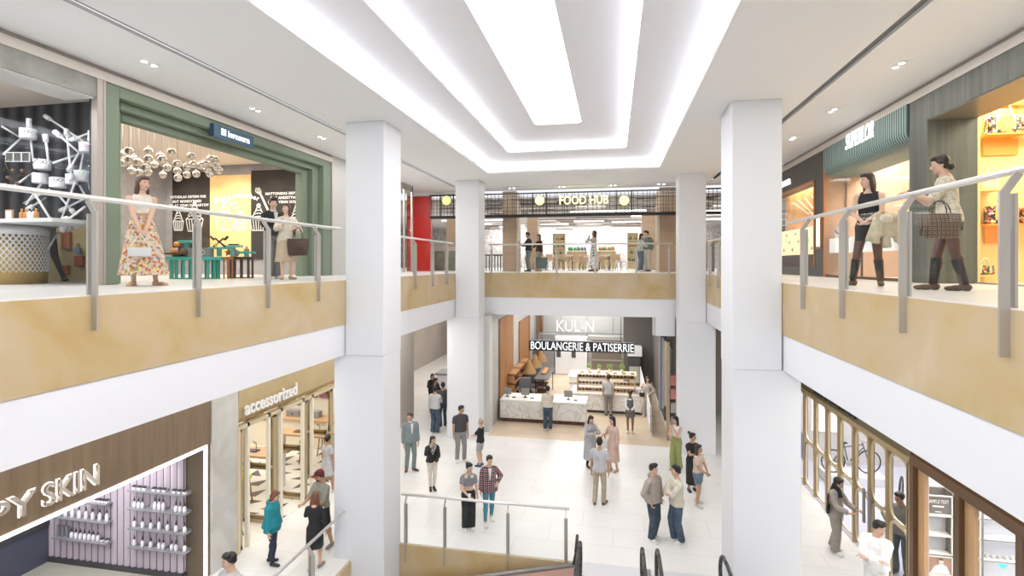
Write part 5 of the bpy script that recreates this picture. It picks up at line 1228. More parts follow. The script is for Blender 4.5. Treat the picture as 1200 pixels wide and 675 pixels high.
t = thing('bar_desk', 'long pale bar desk with a wooden top at the back of the accessories shop', 'desk', (-10.6, 16.6, 0)); box(-14.5, SL-.8, 16.3, 16.36, 0, .95).build('front_panel', mat('pale_panel', (.80, .74, .62), .5), t, True); box(-14.6, SL-.7, 16.2, 16.9, .95, 1.02).build('desk_top', desk_w, t, True)
for i, px in enumerate((345, 368)):
    p = onY(px, 478, 16.6); t = thing('desk_lamp_box', '%s grey point-of-sale box on the back bar desk' % ('left' if i == 0 else 'right'), 'box', (p.x, 16.6, 1.02)); box(-.25, .25, -.12, .12, 0, .22).build('case', mgrey, t, bevel=.01); MB().cyl((0, -.13, .1), (0, -.12, .1), .03, n=10).build('lens', black, t)
rnd = random.Random(9)
pk = [mat('pk0', (.70, .12, .40), .5), mat('pk1', (.85, .78, .30), .5), mat('pk2', (.82, .80, .78), .5), mat('pk3', (.25, .08, .12), .5)]
for i in range(12):
    for j in range(3):
        x = -14.0+i*.48; z = 1.35+j*.48; o = MB(); o.bx(-.20, .20, -.06, 0, 0, .36); 
        tag(o.build('wall_box', pk[rnd.choice([0, 0, 1, 2, 2, 3])], bevel=.01), 'pink, yellow or white box shelf on the back wall of the accessories shop', 'box shelf', 'coloured box shelves').location = (x, 17.88, z)
def desk(x, y, w_, d_, label, rz=0):
    t = thing('work_desk', label, 'desk', (x, y, 0), rz); box(-w_/2, w_/2, -d_/2, d_/2, .98, 1.04).build('desk_top', desk_w, t)
    for s_ in (-1, 1): box(s_*(w_/2-.06)-.03, s_*(w_/2-.06)+.03, -d_/2+.05, d_/2-.05, 0, .98).build('side_panel', tw, t)
    return t
desk(-10.35, 13.2, 2.2, .7, 'wooden topped desk behind the middle gold door leaves'); desk(-10.3, 11.4, 2.0, .7, 'wooden topped desk nearest the marble pilaster'); desk(-9.6, 15.0, 1.9, .6, 'wooden topped desk right of the middle gold door leaves')
for i, (x, y, z) in enumerate([(-10.9, 13.2, 1.04), (-10.1, 13.2, 1.04), (-10.7, 11.4, 1.04), (-9.9, 11.4, 1.04), (-9.8, 15.0, 1.04), (-9.2, 15, 1.04)]):
    t = thing('dark_tray', 'dark display tray with a small lamp on a wooden desk', 'tray', (x, y, z), group='dark trays on the wooden desks'); box(-.16, .16, -.1, .1, 0, .03).build('base', dgrey, t); MB().tube([(.1, 0, .03), (.1, 0, .22), (0, 0, .28)], .012, 6).build('arm', dgrey, t)
lime = mat('lime_seat', (.50, .58, .03), .5); sw = mat('stool_oak', (.38, .20, .08), .5)
def lime_stool(px, py, label, z=.0):
    p = onZ(px, py, .70); t = thing('bar_stool', label, 'stool', (p.x, p.y, 0))
    MB().lathe([(.15, .66), (.19, .68), (.19, .73), (.16, .75)], n=20).build('seat', lime, t)
    for k in range(4):
        q = PI/4+k*PI/2; MB().cyl((.12*math.cos(q), .12*math.sin(q), .66), (.20*math.cos(q), .20*math.sin(q), 0), .022, .018, 8).build('leg', sw, t)
    MB().tube([(.165*math.cos(q), .165*math.sin(q), .25) for q in [PI/4+k*PI/2 for k in range(4)]], .010, 6, True).build('footrest', sw, t)
lime_stool(286, 559, 'lime seated stool nearest the marble pilaster'); lime_stool(321, 540, 'lime seated stool between the two front gold door leaves'); lime_stool(358, 517, 'lime seated stool in the middle of the accessories shop'); lime_stool(379, 509, 'lime seated stool at the back right of the accessories shop')

# ================================================================== ground floor, far left corridor
cor = ramp_mat('corridor_wall', 'NOISE', [(.3, (.46, .41, .37)), (.7, (.52, .47, .42))], .5, .5)
struct('wall_corridor_near', box(SL-.2, SL, 14.6, 20.4, 0, LC), cor)
struct('wall_corridor_return', box(-16, SL-.2, 20.3, 20.4, 0, LC), cor)
struct('wall_corridor_far', MB().bx(-11.7, -11.6, 20.4, 37.5, 0, LC).bx(-11.6, -4.7, 37.4, 37.5, 0, LC), cor)
struct('wall_bakery_left', box(-4.85, -4.62, 19.86, 37.4, 0, LC), ramp_mat('stone_wall', 'NOISE', [(.4, (.50, .48, .45)), (.5, (.22, .21, .20)), (.56, (.50, .48, .46))], 6, .5, dist=3, detail=8))
t = thing('reception_desk', 'white reception block in the corridor behind the group of friends', 'desk', (-7.2, 24.5, 0))
p = onZ(512, 466, 0); box(-8.4, -6.0, 24.0, 25.0, 0, 1.02).build('block', pw, t, True, bevel=.02); box(-8.45, -5.95, 23.95, 25.05, 1.02, 1.1).build('desk_top', mgrey, t, True)
# ================================================================== bakery
struct('wall_bakery_back', MB().bx(-4.6, 1.2, 31.5, 31.6, 0, LC).bx(1.2, 2.6, 33, 33.1, 0, LC), tiles('grey_panels', (.42, .41, .39), (.46, .45, .43), (.2, .2, .19), 1.55, 2.2, .45, .02, axes='xz', offset=0))
struct('wall_bakery_dark', MB().bx(2.05, 2.15, 22, 33, 0, LC).bx(1.15, 1.25, 31.5, 33, 0, LC), mat('dark_brown_wall', (.12, .105, .095), .5))
struct('wall_dark_panel', box(.55, 2.05, 29.0, 29.1, 0, LC), MATS['dark_brown_wall'])
struct('window_5', box(-4.6, 1.42, 19.82, 19.835, 2.3, LC), glf)
struct('trim_23', MB().bx(-4.8, -4.62, 19.25, 19.85, 0, LC).bx(1.42, 1.52, 19.75, 19.85, 3.75, LC), mat('bakery_jamb', (.60, .59, .57), .4))
p = onY(620, 405, 20.2); q = onY(743.5, 405, 20.2)
t = thing('hanging_sign', 'black hanging sign with white capital letters above the bakery counter', 'sign', ((p.x+q.x)/2, 20.2, 3.1))
zt_, zb_ = onY(620, 398.5, 20.2).z, onY(620, 410.5, 20.2).z
box(p.x, q.x, 20.2, 20.34, zb_, zt_).build('box', black, t, True)
for x in (p.x+.5, q.x-.5): MB().cyl((x, 20.27, zt_), (x, 20.27, LC), .012, n=6).build('hanger', black, t, True)
o = lettering('lettering', 'BOULANGERIE & PATISERRIE', .44, (p.x+.05, 20.185, zb_+.055), RY, emis('bakery_letters', (1, 1, 1), .75), t, .012, bold=.001)
bb = [v.co.x for v in o.data.vertices]; o.matrix_basis = Matrix.LocRotScale(o.location, Euler(RY), Vector(((q.x-p.x-.1)/(max(bb)-min(bb)), 1, 1)))
p = onY(651, 388, 19.75); q = onY(695, 388, 19.75)
t = thing('window_lettering', 'large pale letters on the glass above the black bakery sign', 'sign', (p.x, 19.75, p.z)); o = lettering('lettering', 'KUL-N', .60, (p.x, 19.78, p.z), RY, emis('pale_letters', (1, .99, .95), .35), t, .01, bold=.004)
bb = [v.co.x for v in o.data.vertices]; o.matrix_basis = Matrix.LocRotScale(o.location, Euler(RY), Vector(((q.x-p.x)/(max(bb)-min(bb)), 1, 1)))
# counters
t = thing('service_counter', 'marble fronted service counter with three monitors on it', 'counter', (-2.9, 21, 0))
box(-4.5, -1.05, 20.62, 21.75, .16, .86).build('marble_front', marble, t, True, bevel=.01); box(-4.4, -1.15, 20.72, 21.7, 0, .16).build('slatted_plinth', wood_d, t, True); box(-4.5, -1.03, 20.6, 21.78, .86, .90).build('counter_top', mat('pale_marble', (.84, .82, .79), .25), t, True)
for i, px in enumerate((594.5, 615.5, 666)):
    p = onY(px, 470, 21.1); t = thing('monitor', ['leftmost monitor on the marble service counter', 'monitor left of the customer at the marble counter', 'monitor right of the customer at the marble counter'][i], 'monitor', (p.x, 21.1, .90), .05)
    box(-.17, .17, -.02, .02, .10, .36).build('screen', mat('monitor_grey', (.25, .24, .22), .4), t, bevel=.005); MB().cyl((0, 0, .01), (0, 0, .12), .02, n=8).build('neck', dgrey, t); MB().lathe([(.09, 0), (.09, .012)], n=16).build('foot', dgrey, t)
    k = thing('card_reader', 'small black card reader right of a monitor on the marble counter', 'card reader', (p.x+.30, 21.0, .90), group='card readers'); box(-.07, .07, -.05, .05, 0, .03).build('case', black, k, bevel=.005); box(-.05, .05, -.03, .02, .03, .034).build('keys', mgrey, k)
t = thing('pastry_counter', 'marble counter carrying the pastry display shelves', 'counter', (-.25, 23, 0))
box(-1.75, 1.18, 22.55, 23.9, .12, .80).build('marble_front', marble, t, True, bevel=.01); box(-1.7, 1.1, 22.65, 23.85, 0, .12).build('plinth', dgrey, t, True); box(-1.78, 1.2, 22.5, 23.95, .80, .84).build('counter_top', MATS['pale_marble'], t, True)
birch = mat('display_birch', (.60, .44, .27), .5)
t = thing('pastry_display', 'birch pastry display with three tiers of brown loaves and plants on top', 'display case', (-.4, 23.1, .84))
X0, X1 = -1.55, .95
for k in range(3): box(X0, X1, 22.75+k*.12, 23.6, .84+k*.27, .87+k*.27).build('shelf', birch, t, True)
for x in (X0, (X0+X1)/2-.015, X1-.03): box(x, x+.03, 22.75, 23.6, .84, 1.56).build('upright', birch, t, True)
box(X0-.05, X1+.05, 22.95, 23.7, 1.56, 1.60).build('top_board', mat('cream_top', (.80, .70, .52), .4), t, True)
loaf = mat('loaf', (.14, .065, .03), .6); bun = mat('bun', (.45, .24, .10), .6)
for k in range(3):
    for i in range(16):
        if i == 8: continue
        o = MB(); o.ball((0, 0, .04), (.055, .09, .045), 10, 6); tag(o.build('loaf', loaf if (i+k) % 4 else bun), 'dark brown loaf on the tiers of the birch pastry display', 'bread', 'loaves of the pastry display').location = (X0+.12+i*(X1-X0-.2)/15.5, 22.98+k*.12, .872+k*.27)
for i in range(7):
    o = MB(); o.ball((0, 0, .03), (.10, .07, .035), 10, 6); tag(o.build('bun', bun), 'golden bun on top of the birch pastry display', 'bread', 'buns on top of the pastry display').location = (X0+.2+i*.36, 23.1, 1.602)
leafm = mat('herb_leaf', (.22, .34, .08), .6, noise=(20, .4)); potm = mat('pot_cream', (.70, .62, .48), .5)
for i, (px, lb) in enumerate([(690, 'leftmost potted herb on the pastry display'), (702, 'second potted herb from the left on the pastry display'), (715, 'potted herb left of the man in the grey t-shirt at the display'), (729, 'rightmost and largest potted herb on the pastry display')]):
    p = onY(px, 440, 23.5); t = thing('potted_herb', lb, 'plant', (p.x, 23.5, 1.602)); MB().lathe([(.06, 0), (.08, .11)], n=12).build('pot', potm, t)
    m = MB(); r_ = .13 if i > 1 else .09
    for k in range(30): a = random.uniform(0, 2*PI); b = random.uniform(0, 1); m.ball((r_*b*math.cos(a), r_*b*math.sin(a), .14+random.uniform(0, r_*1.5)), (.035, .035, .018), 5, 4, Euler((random.random()*2, random.random()*2, 0)).to_matrix())
    m.build('foliage', leafm, t)
# behind the counters
cabw = mat('cabinet_white', (.80, .80, .82), .35)
t = thing('white_cabinet', 'white double cabinet with dark handle plates behind the counters', 'cabinet', (-2.1, 30, 0))
pL, pM, pR = onY(650.5, 420, 30).x, onY(668, 420, 30).x, onY(688, 420, 30).x
box(pL, pR, 30.02, 30.7, 0, 2.15).build('carcass', cabw, t, True)
for a, b in ((pL+.01, pM-.01), (pM+.01, pR-.01)): d = box(a, b, 29.98, 30.02, .05, 2.12).build('door', cabw, t, True, bevel=.005); box(a+.08, a+.32, 29.94, 29.98, 1.0, 1.42).build('handle_plate', dgrey, d, True)
t = thing('steel_cabinet', 'dark steel cabinet left of the white double cabinet', 'cabinet', (pL-.6, 30, 0)); box(pL-.95, pL-.05, 30, 30.7, 0, 2.3).build('carcass', mgrey, t, True); box(pL-.6, pL-.56, 29.96, 30, .9, 1.5).build('handle', steel, t, True)
t = thing('bread_oven', 'stacked grey deck ovens with glass doors behind the pastry display', 'oven', (0, 30.5, 0)); xa, xb = onY(689, 420, 30).x, onY(733, 420, 30).x
box(xa, xb, 30.3, 31.2, 0, 2.2).build('casing', mat('oven_grey', (.42, .40, .37), .4, .3), t, True)
for k in range(3): box(xa+.2, xb-.2, 30.26, 30.3, .35+k*.6, .8+k*.6).build('oven_door', mat('oven_glass', (.20, .16, .12), .2), t, True); box(xa+.25, xb-.25, 30.2, 30.24, .84+k*.6, .88+k*.6).build('door_handle', steel, t, True)
t = thing('tall_dark_fridge', 'tall dark fridge with a pale glass front right of the ovens', 'fridge', (1, 28, 0)); xa, xb = onY(736, 420, 28).x, onY(750, 420, 28).x
box(xa, xb, 28, 28.8, 0, 1.5).build('casing', dgrey, t, True); box(xa+.06, xb-.05, 27.97, 28, .15, 1.0).build('glass_door', mat('fridge_glass', (.45, .43, .38), .2), t, True); box(xa-.02, xb+.1, 27.9, 28.8, 1.55, 2.0).build('hood', cabw, t, True)
for i, (x, z0) in enumerate([(-1.4, 0)]):
    t = thing('white_worktop', 'long white worktop between the service counter and the cabinets', 'worktop', (-2.0, 26, 0)); box(-2.1, -.2, 25.4, 26.8, .1, .88).build('body', cabw, t, True); box(-2.15, -.15, 25.35, 26.85, .88, .92).build('counter_top', cabw, t, True); box(-2.1, -.2, 25.38, 25.41, .55, .62).build('timber_rail', wood, t, True)
t = thing('wall_sign_turquoise', 'small turquoise sign on the grey wall right of the black sign', 'sign', onY(749, 392, 31.4)); o = box(-.14, .14, -.03, 0, -.18, .18).build('plate', emis('turq', (.05, .6, .65), .6), t)
# slatted timber blades and baskets
def blade(px0, px1, y0, y1, Y0, Y1, label):
    a, b = onY(px0, y0, Y0), onY(px1, y0, Y0); zt_ = min(a.z, LC-.01)
    t = thing('slatted_screen', label, 'screen', ((a.x+b.x)/2, Y0, 1.0)); zb_ = onY(px0, y1, Y0).z
    box(a.x, b.x, Y0+.06, Y1, zb_, zt_).build('backing', wood_d, t, True)
    n = 7
    for k in range(n): x = a.x+(b.x-a.x)*(k+.1)/n; box(x, x+(b.x-a.x)/n*.6, Y0, Y0+.06, zb_, zt_).build('slat', wood_o, t, True)
    m = MB()
    for k in range(6): y = Y0+.08+(Y1-Y0-.1)*k/6; m.bx(b.x, b.x+.03, y, y+(Y1-Y0)/6*.6, zb_, zt_)
    o = m.build('side_slats', wood_o, t, True)
wood_o = mat('orange_oak', (.36, .17, .06), .45, noise=(6, .2, (1, 1, .15)))
def wall_slats(y0, y1, z1, label, X=-4.62):
    t = thing('slatted_screen', label, 'screen', (X, y0, 0)); box(X+.002, X+.03, y0, y1, 0, z1).build('backing', wood_d, t, True)
    n = int((y1-y0)/.2)
    for k in range(n): y = y0+(y1-y0)*k/n; box(X+.03, X+.09, y, y+.12, 0, z1).build('slat', wood_o, t, True)
wall_slats(20.9, 23.8, 4.1, 'slatted oak wall screen nearest the bakery entrance'); wall_slats(25.5, 28.8, 3.5, 'slatted oak wall screen in the middle of the bakery side wall')
xa, xb = onY(622, 420, 31.3).x, onY(636, 420, 31.3).x
t = thing('slatted_screen', 'slatted oak screen on the back wall behind the woven lamps', 'screen', ((xa+xb)/2, 31.4, 0)); box(max(xa, -4.5), xb, 31.44, 31.49, 0, 3.3).build('backing', wood_d, t, True)
for k in range(5): x = max(xa, -4.5)+(xb-max(xa, -4.5))*k/5; box(x, x+.09, 31.38, 31.44, 0, 3.3).build('slat', wood_o, t, True)
wick = mat('wicker', (.28, .15, .05), .7, noise=(60, .5))
for px, py, Y, lb in [(620, 437, 25.0, 'front woven pendant shade'), (627, 430, 26.4, 'middle woven pendant shade'), (633.5, 423, 27.8, 'rear woven pendant shade')]:
    p = onY(px, py, Y); t = thing('woven_pendant', lb+' of three above the bakery tables', 'pendant lamp', p)
    m = MB(); m.lathe([(.36, 0), (.30, .12), (.16, .38), (.07, .62), (.05, .64), (.06, .62), (.15, .38), (.29, .12)], n=24, cap=False); m.build('shade', wick, t); MB().cyl((0, 0, .6), (0, 0, LC-p.z), .008, n=5).build('cord', dgrey, t); MB().ball((0, 0, .25), .05).build('bulb', emis('bulb', (1, .8, .5), 3), t)
t = thing('wine_rack', 'sloping orange wooden bottle rack against the marble wall', 'rack', (-4.2, 24, 0))
xr0, xr1 = -4.58, -4.22
for k in range(4): MB().bx(xr0+.06, xr1, 22.3, 26.5, .35+k*.38, .40+k*.38).build('shelf', wood_o, t, True)
for y in (22.3, 23.7, 25.1, 26.45): MB().bx(xr0+.06, xr1, y, y+.05, 0, 1.6).build('upright', wood_o, t, True)
for k in range(3):
    for j in range(12): o = MB(); o.cyl((0, 0, 0), (.22, 0, 0), .045, .045, 8).cyl((.22, 0, 0), (.32, 0, 0), .016, .016, 6); tag(o.build('wine_bottle', black), 'dark bottle lying in the orange wooden rack', 'bottle', 'bottles in the wooden rack').location = (-4.5, 22.5+j*.33, .447+k*.38)
gch = mat('slate_fabric', (.13, .13, .14), .8)
for i, (px, py) in enumerate([(614, 476), (621, 464), (628, 455)]):
    p = onZ(px, py, 0); t = thing('armchair', ['front grey high-backed armchair behind the left monitors', 'middle grey high-backed armchair in the bakery', 'rear grey high-backed armchair in the bakery'][i], 'chair', (p.x, p.y+.4, 0), .3)
    box(-.3, .3, -.3, .3, .32, .46).build('seat', gch, t, bevel=.04); MB().prism([(-.32, .3), (.32, .3), (.28, 1.15), (-.28, 1.15)], 'y', .22, .34).build('backrest', gch, t, bevel=.04)
    for s_ in (-1, 1): box(s_*.3-.05, s_*.3+.05, -.28, .3, .3, .65).build('armrest', gch, t, bevel=.03)
    for sx in (-1, 1):
        for sy in (-1, 1): MB().cyl((sx*.25, sy*.24, 0), (sx*.25, sy*.24, .32), .02, n=6).build('leg', dgrey, t)
t = thing('serving_shelf', 'dark topped metal serving shelf with baskets left of the customer', 'shelf', (-2.5, 23.9, 0))
xa, xb = onY(629, 460, 24).x, onY(641, 460, 24).x
for k in range(3): box(xa, xb, 23.6, 24.6, .15+k*.3, .18+k*.3).build('shelf', wood_d, t, True)
box(xa-.05, xb+.12, 23.5, 26.4, 1.10, 1.14).build('top_board', mat('slate_top', (.09, .085, .085), .4), t, True)
for x in (xa, xb): 
    for y in (23.55, 26.3): MB().cyl((x, y, 0), (x, y, 1.1), .018, n=6).build('leg', black, t, True)
for k in range(4): p = Vector(((xa+xb)/2+.0, 24.6+k*.35, 1.142)); tag(MB().ball((0, 0, .05), (.16, .1, .06), 10, 6).build('bread_basket', bun), 'golden loaf on the dark topped serving shelf', 'bread', 'loaves on the serving shelf').__setattr__('location', p)
# right side of the bakery: barrier, hanging panels, pillar
t = thing('slatted_barrier', 'white slatted barrier receding along the right side of the bakery', 'railing', (1.35, 24, 0))
for k in range(7): box(1.36, 1.40, 20.0, 27.7, .12+k*.14, .19+k*.14).build('slat', cabw, t, True)
for y in (20, 22, 24, 26, 27.6): box(1.35, 1.41, y, y+.06, 0, 1.08).build('post', cabw, t, True)
for i in range(6):
    p = onY(774+i*2.6, 394, 20.2+.0); x = p.x; z1 = onY(780, 392+i*3, 20.2).z
    t = thing('hanging_banner', 'narrow %s banner in a black frame, right edge of the bakery' % ['slate grey', 'silver', 'pale', 'tan', 'smoke grey', 'dark grey'][i], 'banner', (x, 20.2, z1)); box(x-.035, x+.035, 20.1, 20.6, .9+.1*i, z1).build('cloth', mat('banner%d' % i, [(.22, .23, .26), (.45, .45, .45), (.6, .58, .55), (.5, .36, .22), (.3, .3, .31), (.14, .14, .15)][i], .5), t, True); box(x-.045, x+.045, 20.05, 20.65, z1, z1+.03).build('top_frame', black, t, True)
a, b = onY(781, 400, 19.6), onY(784.5, 400, 19.6); t = thing('timber_post', 'slim tan timber post at the right edge of the bakery entrance', 'post', ((a.x+b.x)/2, 19.6, 0)); box(a.x, b.x, 19.55, 19.7, 0, a.z).build('shaft', mat('tan_post', (.45, .32, .20), .5), t, True); box(a.x-.02, b.x+.02, 19.53, 19.72, a.z, a.z+.04).build('cap', black, t, True)
for k in range(4):
    a, b = onY(786, 440+k*16, 19.62), onY(791, 452+k*16, 19.62); tag(box(a.x, b.x+.1, 19.6, 19.66, b.z, a.z).build('wall_card', mat('card%d' % k, [(.55, .2, .18), (.6, .25, .2), (.5, .48, .45), (.35, .33, .31)][k], .5)), ['red', 'brick red', 'pale grey', 'dark grey'][k]+' small display card right of the timber post', 'card')
struct('wall_right_stub', box(1.53, 2.2, 19.7, 19.8, 3.75, LC), white)
struct('wall_far_right', MB().bx(SR+.0, SR+.2, 18.5, 38, 0, LC).bx(2.2, SR, 24, 24.1, 0, LC), cor)

# ================================================================== lower right: gold framed shop with bicycles
SR2 = 5.42
struct('wall_gold_header', box(SR2, SR2+.4, 10.9, 18.5, 2.78, LC), mat('olive_fascia', (.115, .095, .05), .4, .2))
struct('trim_24', MB().bx(SR2-.03, SR2+.1, 10.9, 18.5, 2.68, 2.78).bx(SR2-.02, SR2+.12, 10.86, 10.98, 0, 2.8), gold)
pA, pB = onX(954, 461, SR2-.02), onX(1003, 490, SR2-.02)
t = thing('shop_sign', 'black lettering on the olive fascia under the right gallery', 'sign', (SR2, 13, 2.9)); o = lettering('lettering', 'REDOUGMUIA', .30, (SR2-.03, pA.y, 2.88), RNX, black, t, .02, bold=.01); bb = [v.co.x for v in o.data.vertices]
o.matrix_basis = Matrix.LocRotScale(o.location, Euler(RNX), Vector(((pA.y-pB.y)/(max(bb)-min(bb)), 1, 1)))
ys = [10.98, 11.75, 12.5, 13.25, 14.05, 14.8, 15.6, 16.4, 17.3, 18.3]
t = thing('gold_glazed_front', 'gold glazed shopfront with curved frames in front of the bicycles', 'shopfront', (SR2, 14, 0))
for y in ys: box(SR2-.02, SR2+.10, y-.03, y+.03, 0, 2.7).build('post', gold, t, True)
for a, b in zip(ys[:-1], ys[1:]):
    m = MB(); rloop(m, SR2+.04, a+.06, b-.06, .08, 1.30, .20, .035, .05, 'y'); rloop(m, SR2+.04, a+.06, b-.06, 1.36, 2.64, .20, .035, .05, 'y'); m.build('curved_frame', goldl, t, True)['kind'] = 'stuff'
    box(SR2+.03, SR2+.04, a+.04, b-.04, .05, 2.68).build('glass', glf, t, True)
for y in (12.62, 12.38, 16.5, 16.3): box(SR2-.07, SR2-.03, y-.03, y+.03, .75, 1.5).build('pull_handle', mgrey, t, True)
struct('wall_bike_back', MB().bx(5.5, 14, 18.4, 18.5, 0, LC).bx(9.5, 9.6, 12.4, 18.4, 0, LC).add([(5.68, 10.95, 0), (6.42, 12.4, 0), (6.42, 12.4, LC), (5.68, 10.95, LC), (5.74, 10.93, 0), (6.48, 12.38, 0), (6.48, 12.38, LC), (5.74, 10.93, LC)], [(0, 1, 2, 3), (4, 7, 6, 5), (0, 3, 7, 4), (1, 5, 6, 2), (3, 2, 6, 7), (0, 4, 5, 1)]).bx(6.42, 14, 12.38, 12.44, 0, LC), mat('lilac_grey', (.58, .55, .55), .6))
struct('floor_bike', box(SR2, 9.5, 11.8, 18.4, 0, .006), mat('lavender_floor', (.50, .50, .60), .3))
def bicycle(loc, rz, label):
    t = thing('bicycle', label, 'bicycle', loc, rz); R_ = .33
    for x in (-.5, .5):
        m = MB(); m.tube([(x+R_*math.cos(q), 0, R_+.01+R_*math.sin(q)) for q in [2*PI*k/28 for k in range(28)]], .020, 6, True); w_ = m.build('tyre', black, t)
        m = MB()
        for k in range(14): q = 2*PI*k/14; m.cyl((x, 0, R_), (x+R_*math.cos(q), 0, R_+R_*math.sin(q)), .003, n=4)
        m.build('spokes', steel, t)
    fr = mat('bike_frame', (.10, .10, .11), .4)
    m = MB(); 
    for a, b in [((-.5, 0, .34), (-.08, 0, .30)), ((-.5, 0, .34), (-.18, 0, .78)), ((-.08, 0, .30), (-.2, 0, .85)), ((-.08, 0, .30), (.34, 0, .74)), ((-.17, 0, .76), (.33, 0, .84)), ((.32, 0, .90), (.38, 0, .70)), ((.38, 0, .70), (.5, 0, .34))]: m.cyl(a, b, .018, n=8)
    m.build('frame', fr, t); m = MB(); m.ball((-.21, 0, .88), (.13, .06, .03)); m.build('saddle', black, t)
    MB().tube([(.36, -.26, .98), (.32, -.1, .95), (.32, .1, .95), (.36, .26, .98)], .014, 6).build('handlebar', steel, t); m = MB(); m.cyl((-.08, -.04, .30), (-.08, -.03, .30), .09, n=16); m.cyl((-.08, -.05, .30), (.06, -.08, .2), .012, n=6); m.build('crank', steel, t)
bicycle((6.85, 16.9, .25), .12, 'dark bicycle seen side on behind the gold glazed front')
tag(box(6.1, 7.7, 16.6, 17.3, .006, .25).build('display_podium', mat('podium_white', (.72, .72, .74), .5), bevel=.01), 'low pale podium under the dark bicycle', 'podium')
t = thing('poster_panel', 'bright white panel on the wall behind the dark bicycle', 'panel', (7.5, 18.35, 1)); box(6.3, 7.1, 18.34, 18.39, 1.0, 2.3).build('board', emis('lit_board', (1, .97, .9), .8), t, True); box(7.2, 8.6, 18.34, 18.39, 2.2, 3.0).build('wood_board', wood_d, t, True)
p = onX(1056, 576, 6.6); t = thing('spare_bicycle_wheel', 'single bicycle wheel on a stand behind the last gold framed pane', 'wheel', (p.x, p.y, p.z), PI/2-.55)
MB().tube([(.33*math.cos(q), 0, .33*math.sin(q)) for q in [2*PI*k/28 for k in range(28)]], .022, 6, True).build('tyre', black, t); m = MB()
for k in range(12): q = 2*PI*k/12; m.cyl((0, 0, 0), (.32*math.cos(q), 0, .32*math.sin(q)), .003, n=4)
m.build('spokes', steel, t); MB().cyl((0, .05, 0), (0, .05, -p.z), .02, n=8).build('stand', steel, t)
# brown framed shop
brf = mat('brown_frame', (.10, .048, .018), .4); bro = mat('bronze_strip', (.32, .17, .06), .4, .2); oakp = mat('oak_panel', (.46, .28, .14), .45, noise=(5, .15, (1, 1, .1)))
struct('wall_brown_header', MB().bx(SR2+.02, SR2+.3, -2, 10.85, 2.98, 3.10).bx(SR2-.04, SR2+.3, -2, 10.85, 2.70, 2.88), brf)
struct('wall_brown_strip', MB().bx(SR2, SR2+.3, -2, 10.85, 3.10, LC), bro)
struct('trim_25', MB().bx(SR2+.06, SR2+.3, -2, 10.85, 2.88, 2.98), mat('almost_black', (.02, .012, .008), .5))
for i, y in enumerate((10.78, 9.5, 8.2, 6.9)): struct('trim_%d' % (26+i), MB().bx(SR2-.05, SR2+.08, y-.06, y+.06, 0, 2.72), brf)
struct('door_1', MB().bx(SR2+.02, SR2+.08, 10.50, 10.70, 0, 2.70).bx(SR2+.02, SR2+.08, 9.20, 9.42, 0, 2.70), oakp)
struct('window_6', box(SR2+.04, SR2+.05, 8.25, 10.35, 0, 2.7), glf)
whs = mat('white_shop', (.82, .82, .84), .5)
struct('wall_white_shop', MB().bx(SR2+.55, 12, 11.72, 11.8, 0, LC).bx(11.9, 12, 0, 11.7, 0, LC).bx(SR2+.12, SR2+.55, 11.0, 11.04, 0, 0.01), whs)
struct('floor_white_shop', box(SR2, 12, -2, 11.72, 0, .005), mat('pale_floor', (.72, .72, .72), .3))
YG = 11.3
tau = mat('taupe_frame', (.22, .19, .16), .5); trimw = mat('white_edge', (.80, .77, .70), .4)
def niche_col(px0, px1, rows_, label):
    a, b = onY(px0, 600, YG).x, onY(px1, 600, YG).x; t = thing('display_cabinet', label, 'cabinet', ((a+b)/2, YG, 0))
    box(a-.03, b+.03, YG+.26, YG+.28, 0, rows_[0][0]+.06).build('back_panel', tau, t, True)
    for x in (a-.035, b+.005): box(x, x+.03, YG, YG+.26, 0, rows_[0][0]+.06).build('side_panel', tau, t, True)
    for z1, z0, kind in rows_:
        m = MB(); m.ribbon([(a+.01, YG-.005, z0), (b-.01, YG-.005, z0), (b-.01, YG-.005, z1), (a+.01, YG-.005, z1)], .018, .03, True, up=(0, 1, 0)); m.build('compartment_frame', trimw, t, True)
        if kind == 'sign': box(a+.02, b-.02, YG+.01, YG+.03, z0+.01, z1-.01).build('sign_board', mat('sign_taupe', (.16, .14, .12), .5), t, True); 
        elif kind == 'glass': box(a+.02, b-.02, YG+.16, YG+.18, z0+.01, z1-.01).build('pale_back', mat('pale_back', (.52, .52, .53), .4), t, True); box(a+.02, b-.02, YG, YG+.24, z0-.008, z0+.008).build('shelf', trimw, t, True)
        elif kind == 'photo':
            o = box(a+.02, b-.02, YG+.0, YG+.02, z0+.01, z1-.01).build('photo_board', mat('photo_brown', (.42, .24, .15), .5), t, True)
            cx, cz, s_ = (a+b)/2+.04, (z0+z1)/2, (z1-z0)
            m = MB(); m.prism([(cx-.30*s_-.08, z0+.02), (cx+.30*s_+.05, z0+.02), (cx+.28*s_, cz-.02*s_), (cx+.1*s_, cz+.06*s_), (cx-.1*s_, cz+.06*s_), (cx-.32*s_, cz-.06*s_)], 'y', YG-.008, YG-.001); m.build('photo_white_shirt', pw, t, True)
            m = MB(); m.lathe([(0.001, 0)], n=3); m = MB(); m.prism([(cx+.12*s_*math.cos(q), cz+.22*s_+.17*s_*math.sin(q)) for q in [2*PI*k/14 for k in range(14)]], 'y', YG-.013, YG-.008); m.build('photo_face', mat('photo_face', (.75, .58, .48), .5), t, True)
            m = MB(); m.prism([(cx+.13*s_*math.cos(q), cz+.31*s_+.10*s_*math.sin(q)) for q in [PI*k/8 for k in range(9)]], 'y', YG-.016, YG-.013); m.build('photo_hair', mat('photo_hair', (.12, .07, .05), .5), t, True)
    return a, b, t
def zz(px, py): return onY(px, py, YG).z
